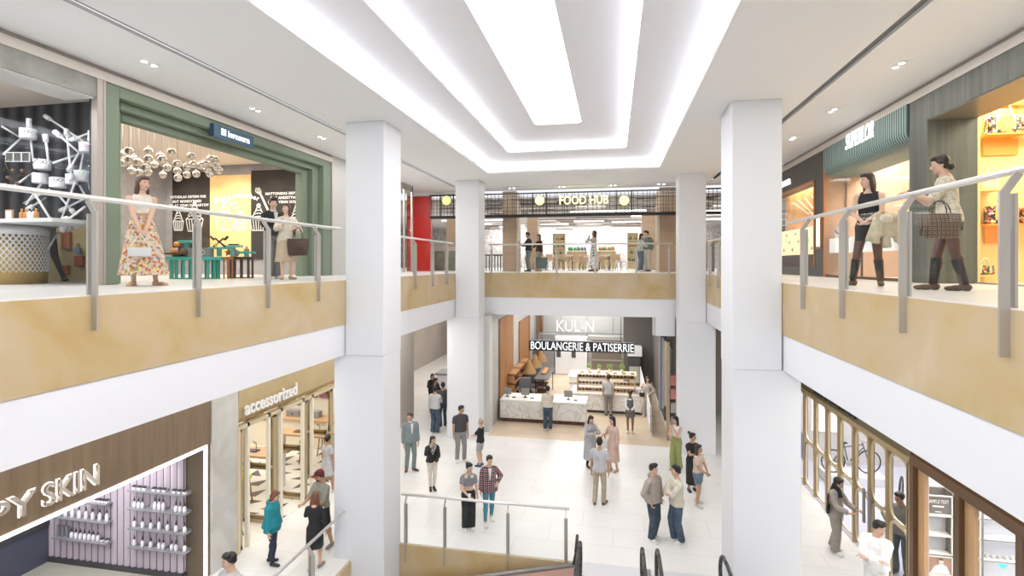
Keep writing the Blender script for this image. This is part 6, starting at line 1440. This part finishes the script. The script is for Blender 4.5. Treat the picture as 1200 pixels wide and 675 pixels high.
a, b, t = niche_col(1083.5, 1116, [(zz(1100, 581), zz(1100, 603), 'sign'), (zz(1100, 604.5), zz(1100, 627), 'glass'), (zz(1100, 628), zz(1100, 649), 'glass'), (zz(1100, 652), zz(1100, 673), 'photo'), (zz(1100, 675), zz(1100, 700), 'glass')], 'tall taupe display cabinet with a dark sign on top and a portrait photo below')
o = lettering('lettering', 'SAMPLE TEXT', .1, (a+.06, YG, zz(1100, 590)), RY, trimw, t, .003); bb = [v.co.x for v in o.data.vertices]; o.matrix_basis = Matrix.LocRotScale(o.location, Euler(RY), Vector(((b-a-.12)/(max(bb)-min(bb)), 1, 1)))
tag(o); box(a+.14, b-.14, YG, YG+.012, zz(1100, 594.5), zz(1100, 593)).build('text_line', trimw, t, True); box(a+.18, b-.18, YG, YG+.012, zz(1100, 600.5), zz(1100, 599.7)).build('text_line', trimw, t, True)
a, b, t2 = niche_col(1118.5, 1149, [(zz(1135, 588), zz(1135, 606), 'glass'), (zz(1135, 607.5), zz(1135, 630), 'glass'), (zz(1135, 631), zz(1135, 653), 'glass'), (zz(1135, 655), zz(1135, 675), 'sign')], 'taupe display cabinet behind the brown post, holding small plants')
for zq, px in ((zz(1135, 627.5), 1141), (zz(1135, 604), 1120)):
    t = thing('small_plant', 'small green plant in the %s cabinet compartment behind the brown post' % ('lower' if px == 1141 else 'upper'), 'plant', (onY(px, 600, YG+.1).x, YG+.1, zq+.0)); MB().lathe([(.03, 0), (.035, .06)], n=10).build('pot', pw, t); m = MB()
    for k in range(8): m.ball((random.uniform(-.03, .03), random.uniform(-.03, .03), .08+random.uniform(0, .08)), (.02, .02, .015), 5, 4)
    m.build('foliage', leafm, t)
t = thing('white_shelving', 'wide white shelving with small items and a turquoise pennant, lower right corner', 'shelf', (8, YG, 0)); a, b = onY(1152, 600, YG).x, onY(1152, 600, YG).x+2.2
for py in (590, 607, 631.5, 656): z = onY(1160, py, YG).z; box(a, b, YG, YG+.3, z-.03, z).build('shelf', whs, t, True); box(a, b, YG-.012, YG, z-.035, z-.02).build('shelf_edge', tau, t, True)
box(a-.04, a, YG-.02, YG+.3, 0, 2.35).build('side_panel', tau, t, True); box(a, b, YG+.27, YG+.29, 0, 2.35).build('back_panel', whs, t, True)
m = MB(); z = onY(1160, 658, YG).z; xx = onY(1174, 658, YG).x; m.prism([(xx-.09, z-.02), (xx+.09, z-.02), (xx, z-.11)], 'y', YG-.03, YG-.015); m.build('pennant', emis('turq2', (.05, .6, .65), .4), t, True)
z = onY(1160, 656, YG).z
for k in range(9): o = MB(); o.ball((0, 0, .025), (.03, .03, .025), 8, 6).lathe([(.012, .04), (.004, .07)], n=6); tag(o.build('trinket', mat('trinket', (.5, .45, .35), .4)), 'small trinket on the white shelving', 'trinket', 'trinkets on the white shelving').location = (a+.1+k*.1, YG+.08, z)
# ================================================================== people
def plaid(name, base, dk, lt, k=60):
    m, nt, b = newmat(name); N, L = nt.nodes, nt.links
    tc = N.new('ShaderNodeTexCoord'); sp = N.new('ShaderNodeSeparateXYZ'); L.new(tc.outputs['Object'], sp.inputs[0])
    def band(ax, k_, th):
        a = N.new('ShaderNodeMath'); a.operation = 'MULTIPLY'; a.inputs[1].default_value = k_; L.new(sp.outputs[ax], a.inputs[0])
        s_ = N.new('ShaderNodeMath'); s_.operation = 'SINE'; L.new(a.outputs[0], s_.inputs[0])
        g_ = N.new('ShaderNodeMath'); g_.operation = 'GREATER_THAN'; g_.inputs[1].default_value = th; L.new(s_.outputs[0], g_.inputs[0]); return g_.outputs[0]
    def mix(f, A, B_):
        x = N.new('ShaderNodeMix'); x.data_type = 'RGBA'; L.new(f, x.inputs[0])
        for i, v in ((6, A), (7, B_)):
            if isinstance(v, tuple): x.inputs[i].default_value = (*v, 1)
            else: L.new(v, x.inputs[i])
        return x.outputs[2]
    c = mix(band(2, k, .2), base, dk); c = mix(band(0, k, .3), c, tuple(x*.7 for x in dk)); c = mix(band(2, k*2, .93), c, lt); c = mix(band(0, k*2, .93), c, lt)
    L.new(c, b.inputs['Base Color']); b.inputs['Roughness'].default_value = .85
    return m
def dots(name, base, dot, sc=14, th=.32, rnd_=.0):
    m = ramp_mat(name, 'VORONOI', [(0, dot), (th, base)], sc, .8, interp='CONSTANT')
    for n in m.node_tree.nodes:
        if n.type == 'TEX_VORONOI': n.inputs['Randomness'].default_value = rnd_
    return m
c_ = lambda n, *col: fab(n, col)
black_f, navy_f, grey_f, cream_f, white_f = c_('black', .018, .018, .02), c_('navy', .02, .03, .06), c_('grey', .27, .27, .27), c_('cream', .66, .60, .50), c_('white', .74, .73, .71)
denim = fab('denim', (.065, .095, .14), noise=(7, .35)); denim_d = fab('denim_dark', (.05, .07, .10), noise=(7, .35)); denim_l = fab('denim_light', (.14, .19, .25), noise=(7, .3)); teal_j = c_('teal', .012, .22, .27)
char_f, taupe_f, beige_f, khaki_f, lgrey_f = c_('charcoal', .06, .06, .065), c_('taupe', .36, .30, .25), c_('beige', .55, .44, .32), c_('khaki', .42, .35, .25), c_('light_grey', .48, .48, .49)
blush_f, lime_f, suit_f, olive_f = c_('blush', .60, .42, .36), c_('lime', .30, .33, .12), c_('blue_grey', .20, .25, .26), c_('olive', .27, .28, .23)
tight_f = mat('sheer_tights', (.12, .06, .048), .5); shoe_w, shoe_b, shoe_k = mat('shoe_white', (.72, .70, .66), .5), mat('shoe_brown', (.13, .06, .03), .45), mat('shoe_black', (.015, .015, .016), .4)
boot_b = mat('boot_brown', (.10, .055, .035), .5); shoe_t = mat('shoe_tan', (.50, .36, .24), .5)
floral = ramp_mat('floral', 'CELLS', [(0, (.60, .50, .39)), (.34, (.50, .13, .06)), (.48, (.62, .33, .10)), (.56, (.66, .57, .46)), (.72, (.25, .20, .28)), (.80, (.30, .33, .12)), (.88, (.66, .30, .22)), (.94, (.80, .60, .20))], 30, .8, interp='CONSTANT')
def at(px, d, z=0.): p = ray(px, 300)*d; return (p.x, p.y, z)
def G(px, py): p = onZ(px, py, 0); return (p.x, p.y, 0)
# --- left gallery
P1 = person('woman in a cream crop top and long floral skirt standing before the green shopfront', at(166, 8.1, UP), 4, 1.70, 'f', 'light', ('long', 'brown'), (30, 4), ('low_clasp', 'low_clasp'),
    ((-.06, .0, 0, 25), (.11, -.02, 0, 50)), ('crop', cream_f, {'hem': .655}), 'none', ('skirt', floral, {'hem': .10, 'w': .20, 'd': .17, 'top': .63}), ('sandal', mat('sandal_tan', (.5, .33, .18), .5)), .007, near=True)
cl = Vector(at(164, 7.82, UP+.52))
t = thing('clutch_bag', 'small silver clutch hanging from the hands of the woman in the floral skirt', 'bag', tuple(cl), .7)
box(-.15, .15, -.03, .03, -.07, .07).build('bag_body', mat('silver_leather', (.62, .62, .62), .35, .4), t, bevel=.02); MB().tube([(-.13, 0, .06), (-.05, .02, .2), (0, .03, .27), (.05, .02, .2), (.13, 0, .06)], .005, 6).build('strap', steel_l, t)
P2 = person('man in a black sweater over a white collar and grey trousers, left gallery', at(320, 11.8, UP), 25, 1.82, 'm', 'fair', ('quiff', 'black'), (-12, 4), ('chest', 'down'), None, ('sweater', black_f, {'collar': white_f, 'shirtfront': white_f}), 'long', ('wide', c_('mid_grey', .17, .17, .175)), ('sneaker', shoe_w), .008, near=True)
P3_ = person('woman in a cream blouse and beige midi skirt beside the man in the black sweater', at(335.5, 11.25, UP), 5, 1.63, 'f', 'fair', ('long', 'brown'), (-35, -8), ('phone', 'shoulder_bag'), ((-.05, .03, 0, 8), (.06, -.02, 0, 30)), ('shirt', cream_f, {'hem': .50}), 'puff', ('skirt', beige_f, {'hem': .235, 'w': .145, 'd': .12}), ('shoe', shoe_t), .008, near=True)
h = handpos(P3_, 'L'); tote('big dark brown tote bag on the arm of the woman in the beige skirt', (h.x+.06, h.y+.02, h.z+.02), 8, mat('brown_leather', (.07, .04, .032), .5), .46, .36, .16, .24)
# --- food hall bridge
P4 = person('man in a black top and grey trousers holding up a phone on the bridge', at(619.5, 22.7, UP), -75, 1.70, 'm', 'tan', ('short', 'black'), (0, 12), ('phone', 'chest'), None, ('sweater', black_f), 'long', ('trousers', c_('slate', .14, .16, .16)), ('shoe', shoe_k), .011)
P5 = person('woman in a dark red top with a grey-green tote bag on the bridge', at(632, 23.5, UP), -60, 1.66, 'f', 'light', ('long', 'dark'), (0, 5), ('chest', 'down'), None, ('sweater', c_('maroon', .07, .025, .022)), 'long', ('skirt', beige_f, {'hem': .2, 'w': .12, 'd': .11}), ('shoe', shoe_t), .011)
h = handpos(P5, 'L'); tote('grey-green tote bag held by the woman in the dark red top on the bridge', (h.x+.05, h.y-.2, h.z+.02), 10, mat('sage_bag', (.13, .17, .15), .6), .52, .50, .14, .16)
P6 = person('woman in a long white dress with black dots on the bridge', at(696, 22.6, UP), -60, 1.76, 'f', 'tan', ('long', 'brown'), (-20, -10), ('cheek', 'phone'), ((-.05, .03, 0, 8), (.05, -.04, 0, 8)), ('dress', dots('dotted', (.72, .70, .66), (.015, .015, .015), 9, .34, .45), {'hem': .09, 'w': .125, 'd': .11}), 'long', None, ('shoe', shoe_b), .010)
P7 = person('woman in a pale top and light jeans leaning on the man in the checked sweater', at(750.5, 22.5, UP), 55, 1.64, 'f', 'light', ('long', 'black'), (10, 12), ('chest', 'chest'), None, ('shirt', c_('pale_grey', .60, .62, .58)), 'long', ('trousers', denim_l), ('sneaker', shoe_w), .010)
P8 = person('man in a green and black checked sweater and cream trousers on the bridge', at(759, 23.1, UP), -35, 1.80, 'm', 'fair', ('quiff', 'black'), (-20, 14), ('chest', 'relaxed'), None, ('sweater', plaid('green_check', (.10, .22, .16), (.015, .02, .02), (.6, .62, .55), 75)), 'long', ('wide', cream_f), ('sneaker', shoe_k), .010)
# --- right gallery
P9 = person('woman in a black sleeveless top, mini skirt and tall boots on the right gallery', at(1019, 8.15, UP), -14, 1.76, 'f', 'light', ('wavy', 'dark'), (-40, 6), ('waist', 'waist'), ((-.125, .03, 0, 30), (.075, -.02, 0, 15)), ('tank', black_f), 'none', ('skirt', black_f, {'hem': .40, 'w': .105, 'd': .082, 'top': .625}), ('tallboot', boot_b), .007, near=True)
def tights(P, H, m_, B=1.):
    J = PJ[P.name][0]; m = MB()
    for sd in 'RL': m.cyl(J['hip'+sd], J['knee'+sd], .0515*H*B, .0335*H*B, 16); m.ball(J['knee'+sd], .0335*H*B, 14, 10); m.cyl(J['knee'+sd], J['ank'+sd], .0335*H*B, .022*H*B, 16); m.ball(J['knee'+sd].lerp(J['ank'+sd], .3)+Vector((0, .008*H, 0)), (.0325*H, .0345*H, .062*H), 12, 8); m.ball(J['hip'+sd], .0515*H, 12, 8)
    smooth_mod(m.build('tights', m_, P, fix=False), .009, 3)
tights(P9, 1.76, tight_f)
h = handpos(P9, 'L')
t = thing('folded_coat', 'cream coat draped over the hands of the woman in black on the right gallery', 'coat', (h.x+.22, h.y-.10, h.z+.07), 0)
m = MB()
for k in range(9):
    q = k/8; x0 = -.16+.36*q; L_ = .34+.10*math.sin(k*1.9); m.cyl((x0*.5, 0, .03*math.cos(k)), (x0*1.15, -.03+.05*math.cos(k*2.1), -L_*(.9 if k % 2 else 1.05)), .045, .058, 10); m.ball((x0*.5, 0, .03*math.cos(k)), .05, 10, 8)
m.ball((.14, 0, -.02), (.15, .09, .08), 12, 8); smooth_mod(m.build('cloth', c_('coat_cream', .52, .46, .33), t, fix=False), .009, 3); 
m = MB(); m.ball((.02, -.05, -.02), (.10, .05, .07), 10, 8); smooth_mod(m.build('lining', c_('lining', .70, .64, .52), t, fix=False), .009, 2)
cam_bl = ramp_mat('cream_print', 'NOISE', [(.45, (.68, .62, .50)), (.5, (.45, .38, .27)), (.56, (.68, .62, .50))], 4.5, .8, dist=2)
P10 = person('woman in a cream printed blouse, dark tights and heeled boots on the right gallery', at(1112, 6.75, UP), -82, 1.76, 'f', 'light', ('lowbun', 'dark'), (4, 12), (((.03, .20, .725), (.6, -.5, -1), (-.3, .9, .3), .6), ((.05, .21, .72), (.6, -.5, -1), (-.3, .9, .3), .6)), ((-.03, .10, 0, 5), (.045, -.07, 0, 5)), ('shirt', cam_bl, {'hem': .50, 'hemw': .01}), 'elbow', ('skirt', black_f, {'hem': .44, 'w': .09, 'd': .08}), ('tallboot', boot_b), .007, near=True, lean=.04)
tights(P10, 1.76, tight_f)
h = handpos(P10, 'R'); tote('brown chequered tote bag on the arm of the woman in the cream blouse', tuple(Vector(at(1101, 6.35, 0))+Vector((0, 0, EYE+(308.7-235)/FPX*6.35))), 8, plaid('chequer_leather', (.17, .11, .08), (.07, .045, .035), (.34, .27, .21), 130), .50, .30, .16, .16)
# --- ground floor, lower left
person('man with black hair in a grey t-shirt at the bottom edge left of the railing', at(271, 8.36), -50, 1.75, 'm', 'light', ('quiff', 'black'), (-22, 4), ('down', 'down'), None, ('tshirt', lgrey_f), 'short', ('trousers', navy_f), ('sneaker', shoe_w), .008, near=True)
person('person in a teal padded jacket and dark trousers outside the accessories shop', at(319, 11.1), 62, 1.56, 'f', 'light', ('bob', 'auburn'), (0, 20), ('down', 'down'), ((-.05, .04, 0, 10), (.05, -.05, 0, 10)), ('puffer', teal_j, {'hem': .46, 'hood': True}), 'long', ('slim', navy_f), ('boot', shoe_k), .008, build=1.08)
P13 = person('bearded man in a maroon cap, olive shirt and black shorts near the accessories shop', at(377, 11.75), -50, 1.74, 'm', 'tan', ('short', 'dark'), (-15, 12), ('talk', 'talk'), ((-.07, .03, 0, 10), (.08, -.08, 0, 15)), ('shirt', olive_f), 'elbow', ('shorts', black_f, {'len': .9}), ('sneaker', mat('shoe_grey', (.22, .19, .17), .6)), .009, build=1.1)
J, Hh, hd, HR, bd = PJ[P13.name]
m = MB(); m.ball(hd(0, .006, .040), (.053*Hh, .060*Hh, .046*Hh), 14, 10, HR); m.bx(-.035*Hh, .035*Hh, -.105*Hh, -.04*Hh, .028*Hh, .034*Hh, Matrix.Translation(hd(0, 0, 0)) @ HR.to_4x4()); smooth_mod(m.build('cap', c_('maroon_cap', .16, .02, .03), P13, fix=False), .008, 2)
m = MB(); m.ball(hd(0, -.030, -.045), (.030*Hh, .026*Hh, .024*Hh), 12, 8, HR); smooth_mod(m.build('beard', hairm('dark'), P13, fix=False), .008, 2)
person('woman in black seen from behind, very long auburn hair, beside the man in the cap', at(369, 10.9), 160, 1.60, 'f', 'light', ('verylong', 'auburn'), (10, 15), ('down', 'chest'), ((-.05, .05, 0, 10), (.05, -.04, 0, 10)), ('dress', black_f, {'hem': .30, 'w': .11, 'd': .10}), 'long', None, ('shoe', mat('shoe_taupe', (.28, .22, .19), .6)), .009)
person('girl in a pale grey dress and white shoes beside the near left pier', at(384, 14.5), 130, 1.62, 'f', 'tan', ('bun', 'black'), (20, 0), ('down', 'down'), ((-.05, .08, 0, 5), (.05, -.06, 0, 5)), ('dress', c_('pearl', .52, .52, .54), {'hem': .33, 'w': .13, 'd': .11}), 'short', None, ('sneaker', shoe_w), .010)
# --- corridor group
person('youth in a grey sweatshirt and blue jeans nearest in the corridor group', G(510, 508), 150, 1.78, 'm', 'tan', ('short', 'black'), (20, 0), ('crossed', 'down'), None, ('sweater', lgrey_f), 'long', ('baggy', denim), ('sneaker', shoe_w), .011)
person('youth in a charcoal jacket and dark jeans right of the grey sweatshirt', G(519, 499), -160, 1.70, 'm', 'tan', ('short', 'black'), (-20, 0), ('down', 'down'), None, ('jacket', char_f), 'long', ('trousers', denim_d), ('sneaker', shoe_k), .011)
person('person in black with curly hair furthest back in the corridor group', G(506.5, 480), 20, 1.58, 'f', 'tan', ('bob', 'black'), (0, 10), ('chest', 'chest'), None, ('sweater', black_f), 'long', ('trousers', black_f), ('boot', shoe_k), .012)
person('person in a black coat in the middle of the corridor group', G(509.5, 490), 60, 1.66, 'f', 'tan', ('bob', 'black'), (0, 10), ('down', 'chest'), None, ('coat', black_f, {'hem': .35}), 'long', ('trousers', black_f), ('boot', shoe_k), .012)
# --- ground floor, left of the middle
person('man in a blue-grey suit and brown shoes beside the near left column', G(481, 551), 20, 1.78, 'm', 'light', ('quiff', 'brown'), (-45, 4), ('down', 'down'), ((-.06, -.02, 0, 25), (.05, .04, 0, 25)), ('jacket', suit_f, {'shirtfront': white_f, 'collar': white_f}), 'long', ('trousers', suit_f), ('shoe', shoe_b), .009)
P21 = person('woman in a grey patterned scarf, black top and cream trousers', G(506.5, 574), 8, 1.52, 'f', 'light', ('bob', 'black'), (20, 6), ('cheek', 'waist'), ((-.03, 0, 0, 5), (.035, 0, 0, 10)), ('sweater', black_f), 'long', ('slim', c_('ivory', .66, .60, .53)), ('boot', shoe_k), .009)
J, Hh, hd, HR, bd = PJ[P21.name]; m = MB()
for k in range(14): q = 2*PI*k/14; m.ball((.048*Hh*math.cos(q), .045*Hh*math.sin(q)-.004*Hh, .845*Hh+.006*Hh*math.sin(q)), .024*Hh, 8, 6)
m.prism([(-.075*Hh, .835*Hh), (.075*Hh, .835*Hh), (.0, .67*Hh)], 'y', -.088*Hh, -.060*Hh); smooth_mod(m.build('scarf', ramp_mat('scarf_knit', 'NOISE', [(.4, (.10, .10, .10)), (.6, (.50, .48, .46))], 22, .9), P21, fix=False), .009, 3)
person('man in a black polo shirt and grey trousers beside the blond boy', G(539.5, 540), 18, 1.79, 'm', 'tan', ('short', 'dark'), (25, 8), ('down', 'down'), ((-.06, 0, 0, 15), (.065, .04, 0, 20)), ('shirt', char_f, {'collar': char_f}), 'short', ('trousers', c_('stone_grey', .27, .26, .25)), ('sneaker', shoe_w), .009, build=1.05)
person('blond boy in a black t-shirt and grey shorts facing the man in the polo shirt', G(563, 546), -115, 1.46, 'm', 'light', ('short', 'blond'), (-10, -10), ('crossed', 'crossed2'), None, ('tshirt', black_f, {'hem': .52}), 'short', ('shorts', c_('short_grey', .36, .36, .38)), ('sneaker', mat('shoe_navy', (.03, .06, .12), .5)), .008)
P24 = person('girl in a grey crop top and black wide trousers with headphones round her neck', G(549, 620), 6, 1.60, 'f', 'light', ('bun', 'black'), (25, 8), ('waist', 'down'), ((-.045, 0, 0, 10), (.05, 0, 0, 10)), ('crop', c_('steel_grey', .22, .22, .24), {'hem': .665}), 'short', ('wide', black_f, {'top': .60}), ('sneaker', shoe_w), .008, near=True)
J, Hh, hd, HR, bd = PJ[P24.name]; m = MB(); m.tube([(.056*Hh*math.cos(q), -.01+.054*Hh*math.sin(q), .845*Hh) for q in [PI*k/10-.1 for k in range(0, 12)]], .008, 6)
for s_ in (-1, 1): m.cyl((s_*.042*Hh, -.060*Hh, .822*Hh), (s_*.046*Hh, -.082*Hh, .818*Hh), .026*Hh, n=14)
m.build('headphones', mat('cream_plastic', (.62, .58, .48), .4), P24)
h = handpos(P24, 'R'); cup('white takeaway cup in the hand of the girl in the crop top', (h.x, h.y-.035, h.z+.03))
P25 = person('woman in a red plaid shirt over a white top and blue jeans, walking', G(573, 611), 12, 1.64, 'f', 'light', ('short', 'dark'), (10, 8), ('down', 'hip'), ((-.075, .11, 0, 5), (.05, -.06, 0, 5)), ('jacket', plaid('red_plaid', (.30, .03, .04), (.03, .02, .04), (.55, .5, .5), 62), {'shirtfront': white_f, 'hem': .47}), 'long', ('slim', c_('teal_denim', .07, .22, .28)), ('sneaker', shoe_w), .008, near=True, build=1.05)
# --- bakery
person('man in a beige sweater and blue jeans at the marble counter, seen from behind', G(642, 504), 176, 1.68, 'm', 'light', ('short', 'black'), (0, 0), ('crossed', 'down'), None, ('sweater', cream_f), 'long', ('baggy', denim), ('sneaker', shoe_w), .010)
person('man in a light grey t-shirt and grey trousers at the pastry display, seen from behind', G(713, 487), 172, 1.72, 'm', 'tan', ('short', 'black'), (0, 0), ('down', 'down'), None, ('tshirt', lgrey_f), 'short', ('trousers', c_('mouse', .26, .24, .23)), ('sneaker', shoe_k), .011)
P28 = person('girl in a grey pinafore over a white blouse facing out of the bakery', G(738.5, 507), 0, 1.58, 'f', 'brown', ('bun', 'black'), (0, 8), ('waist', 'waist'), None, ('dress', c_('pinafore', .15, .15, .16), {'hem': .38, 'w': .115, 'd': .10}), 'none', None, ('sneaker', shoe_w), .010)
J, Hh, hd, HR, bd = PJ[P28.name]; m = MB()
for sd, s in (('R', -1), ('L', 1)): m.ball(J['sh'+sd], .037*Hh, 10, 8); m.cyl(J['sh'+sd], J['el'+sd], .037*Hh, .034*Hh, 12); m.ball(J['el'+sd], .034*Hh); m.cyl(J['el'+sd], J['el'+sd].lerp(J['wr'+sd], .9), .034*Hh, .027*Hh, 12); m.cyl((0, .003*Hh, .822*Hh), J['sh'+sd], .03*Hh, .034*Hh, 12)
m.ball((0, -.012*Hh, .80*Hh), (.07*Hh, .055*Hh, .035*Hh), 12, 8); smooth_mod(m.build('blouse', white_f, P28, fix=False), .012, 3)
P29 = person('woman in a beige top and wide beige trousers by the white barrier', G(758.5, 488), -25, 1.66, 'f', 'light', ('long', 'brown'), (50, 0), ('chest', 'hip'), ((-.06, .05, 0, 10), (.06, -.04, 0, 10)), ('shirt', c_('sand', .56, .49, .42)), 'long', ('wide', c_('sand_t', .48, .41, .34)), ('sneaker', shoe_w), .011)
h = wpos(P29, (-.16, -.17, 1.0)); tote('small black shoulder bag on the woman in beige by the white barrier', tuple(h+Vector((0, 0, .25))), 0, shoe_k, .22, .16, .08, .25, name='shoulder_bag')
# --- right of the middle
person('woman in a long light grey coat with dark hair facing the woman in pink', G(691.5, 547), 35, 1.62, 'f', 'light', ('long', 'black'), (0, 14), ('chest', 'chest'), None, ('coat', c_('coat_grey', .42, .42, .44), {'hem': .16, 'w': .135, 'd': .12}), 'long', ('slim', black_f), ('boot', shoe_k), .009)
P31 = person('woman in a pale pink midi dress with very long dark hair', G(718.5, 552), -45, 1.68, 'f', 'light', ('verylong', 'black'), (-15, 6), ('shoulder_bag', 'down'), ((-.04, .03, 0, 5), (.05, -.04, 0, 10)), ('dress', blush_f, {'hem': .19, 'w': .12, 'd': .11}), 'long', None, ('shoe', shoe_t), .009)
h = handpos(P31, 'R'); tote('white shoulder bag hanging on the arm of the woman in pink', (h.x, h.y, h.z+.03), 30, white_f, .30, .30, .10, .16, name='shoulder_bag')
person('man in a white t-shirt and khaki trousers, back turned, mid hall', G(702.5, 590), 168, 1.74, 'm', 'tan', ('short', 'black'), (10, 0), ('down', 'down'), ((-.065, 0, 0, 15), (.06, -.05, 0, 15)), ('tshirt', lgrey_f, {'hem': .50}), 'short', ('trousers', khaki_f), ('shoe', shoe_b), .008)
person('woman in lime green wide trousers and a white crop top, arms folded', G(792.5, 550), -28, 1.64, 'f', 'light', ('verylong', 'black'), (-25, 6), ('crossed', 'chin'), ((-.05, .05, 0, 5), (.05, -.03, 0, 5)), ('crop', white_f, {'hem': .63}), 'none', ('wide', lime_f, {'top': .63}), ('shoe', shoe_t), .009)
person('youth in a taupe hoodie and blue jeans with hands in his pockets', G(765.5, 632), 55, 1.74, 'm', 'light', ('quiff', 'black'), (-5, -2), ('pocket', 'pocket'), ((-.05, .02, 0, 10), (.05, -.02, 0, 10)), ('hoodie', c_('hoodie_taupe', .36, .31, .27)), 'puff', ('baggy', denim_d), ('sneaker', shoe_w), .008, near=True)
person('youth in a cream sweatshirt and blue jeans with folded arms', G(793, 635), -65, 1.74, 'm', 'light', ('quiff', 'black'), (-5, 0), ('crossed', 'crossed2'), ((-.05, .03, 0, 10), (.05, -.03, 0, 10)), ('sweater', c_('cream_sweat', .66, .62, .50), {'hem': .50}), 'puff', ('baggy', denim), ('sneaker', shoe_w), .008, near=True)
person('woman in a long black dress with a high bun near the near right column', G(811, 575), 25, 1.62, 'f', 'tan', ('topbun', 'black'), (40, 0), ('crossed', 'down'), None, ('dress', black_f, {'hem': .12, 'w': .10, 'd': .09}), 'short', None, ('sneaker', shoe_k), .009)
person('girl in denim shorts, a beige top and grey sneakers near the near right column', G(818, 592), 65, 1.60, 'f', 'tan', ('wavy', 'dark'), (5, 0), ('waist', 'waist'), ((-.07, .03, 0, 10), (.07, -.05, 0, 15)), ('tshirt', c_('nude_top', .58, .46, .38), {'hem': .56}), 'short', ('shorts', denim_l, {'len': .6}), ('sneaker', mat('shoe_mix', (.5, .48, .45), .5)), .008)
# --- lower right
P38 = person('woman in a black headscarf and taupe outfit outside the gold glazed shopfront', G(979, 646), 60, 1.66, 'f', 'tan', ('hijab', 'black'), (15, 18), ('talk', 'talk'), ((-.05, .04, 0, 8), (.05, -.05, 0, 10)), ('shirt', c_('ash', .33, .29, .26), {'hem': .48}), 'wide', ('wide', c_('ash2', .30, .27, .24)), ('sneaker', shoe_w), .009)
J, Hh, hd, HR, bd = PJ[P38.name]; m = MB(); m.ball(hd(0, .016, .016), (.053*Hh, .056*Hh, .058*Hh), 14, 10, HR); m.ball(hd(0, .006, -.060), (.044*Hh, .046*Hh, .04*Hh), 12, 8, HR); m.cyl(hd(0, .03, -.03), (0, .06*Hh, .70*Hh), .045*Hh, .06*Hh, 14, sy=.7); m.cyl(hd(0, -.0, -.07), (0, -.055*Hh, .74*Hh), .045*Hh, .05*Hh, 14, sy=.8); smooth_mod(m.build('headscarf', black_f, P38, fix=False), .009, 3)
h = wpos(P38, (-.17, -.05, 1.06)); tote('small black bag at the side of the woman in the headscarf', tuple(h+Vector((-.10, 0, .28))), 60, shoe_k, .24, .16, .08, .26, name='shoulder_bag')
person('man in a bright white sweater with folded arms at the bottom right', at(1027, 9.35), -15, 1.80, 'm', 'light', ('quiff', 'black'), (55, 12), ('crossed', 'crossed2'), None, ('sweater', c_('snow', .85, .84, .82)), 'puff', ('trousers', white_f), ('sneaker', shoe_w), .008, near=True)
person('person in a grey jacket and jeans standing behind the last gold framed pane', at(1056, 10.75), -20, 1.68, 'm', 'tan', ('beanie', 'dark'), (-20, 10), ('hip', 'pocket'), None, ('jacket', c_('ash_jacket', .24, .23, .22)), 'long', ('trousers', c_('dusk_jeans', .09, .12, .15)), ('sneaker', shoe_k), .009)
P4h = handpos(P4, 'R'); phone('dark phone held up by the man in black on the bridge', (P4h.x, P4h.y, P4h.z+.08), -75)
# ------------------------------------------------------------------ area and spot lights added to brighten galleries and shops, without fixtures
D = (0, 0, 0)
W1 = (1, .985, .965); W2 = (1, .90, .76); N1 = (1, 1, 1)
area((-7.0, 4, CG-.03), D, 1.2, 14, 100, W1); area((-7.0, 15, CG-.03), D, 1.2, 6, 60, W1); area((4.4, 7, CG-.03), D, 1, 14, 90, W1); area((-1.3, 21.6, CG-.03), D, 8, .7, 90, W1)
area((-6.9, 7, LC-.03), D, 1.2, 14, 120, W1); area((-6.9, 17, LC-.03), D, 1.2, 5, 80, W1); area((4.3, 8, LC-.03), D, 1.2, 14, 140, (1, .97, .93)); area((-1.5, 20.4, LC-.03), D, 5, .6, 60, W1)
area((-8.4, 28, LC-.03), D, 3, 12, 260, (1, .93, .86))
area((-10.2, 5.5, 9.3), D, 2.5, 3, 110, N1)
area((-11.2, 11.2, 9.48), D, 4.5, 5, 230, (1, .92, .80))
spot((-11.8, 12.6, 9.4), (-11.6, 14.4, 7.4), 130, W2, 80); spot((-13.2, 12.4, 9.4), (-13.2, 14.4, 7.2), 160, W1, 80); spot((-10, 12.4, 9.4), (-10, 14.4, 7.2), 160, W1, 80)
area((-8.6, 17.6, CG-.1), D, .8, 4.5, 120, W1)
area((-3, 31, 8.92), D, 22, 15, 1000, N1)
area((-2, 40.5, 8.8), (math.radians(50), 0, 0), 16, 1, 300, N1)
area((SR+.55, 18, 9.1), D, .6, 5, 90, W2)
area((SR+1.3, 12.8, 9.25), D, 1.0, 3.8, 190, W2)
spot((SR+.9, 13.9, 9.2), (SR+1.9, 13.9, 8.0), 60, (1, .85, .55), 70); spot((SR+.9, 12.0, 9.2), (SR+1.9, 12.0, 8.0), 60, (1, .8, .5), 70)
area((SR+2.4, 9.6, 9.28), D, 2.6, 2.6, 170, (1, .93, .80))
area((-10.2, 6.9, 2.97), D, 3, 3.4, 80, (.95, .92, 1))
for x in (-11.2, -10.2, -9.2): spot((x, 8.3, 2.95), (x, 9.1, 1.6), 40, (1, .95, .97), 75)
area((-11.7, 14, LC-.05), D, 6, 7, 300, (1, .96, .88))
area((-1.6, 24.5, LC-.05), D, 5, 6, 300, W1); area((-1.5, 29.8, LC-.05), D, 4, 2, 170, N1)
area((7.4, 15, LC-.05), D, 3, 6, 300, W1)
area((8.4, 9.2, LC-.05), D, 5, 4, 330, N1)
area((7.5, 21, LC-.05), D, 3, 5, 80, W1)
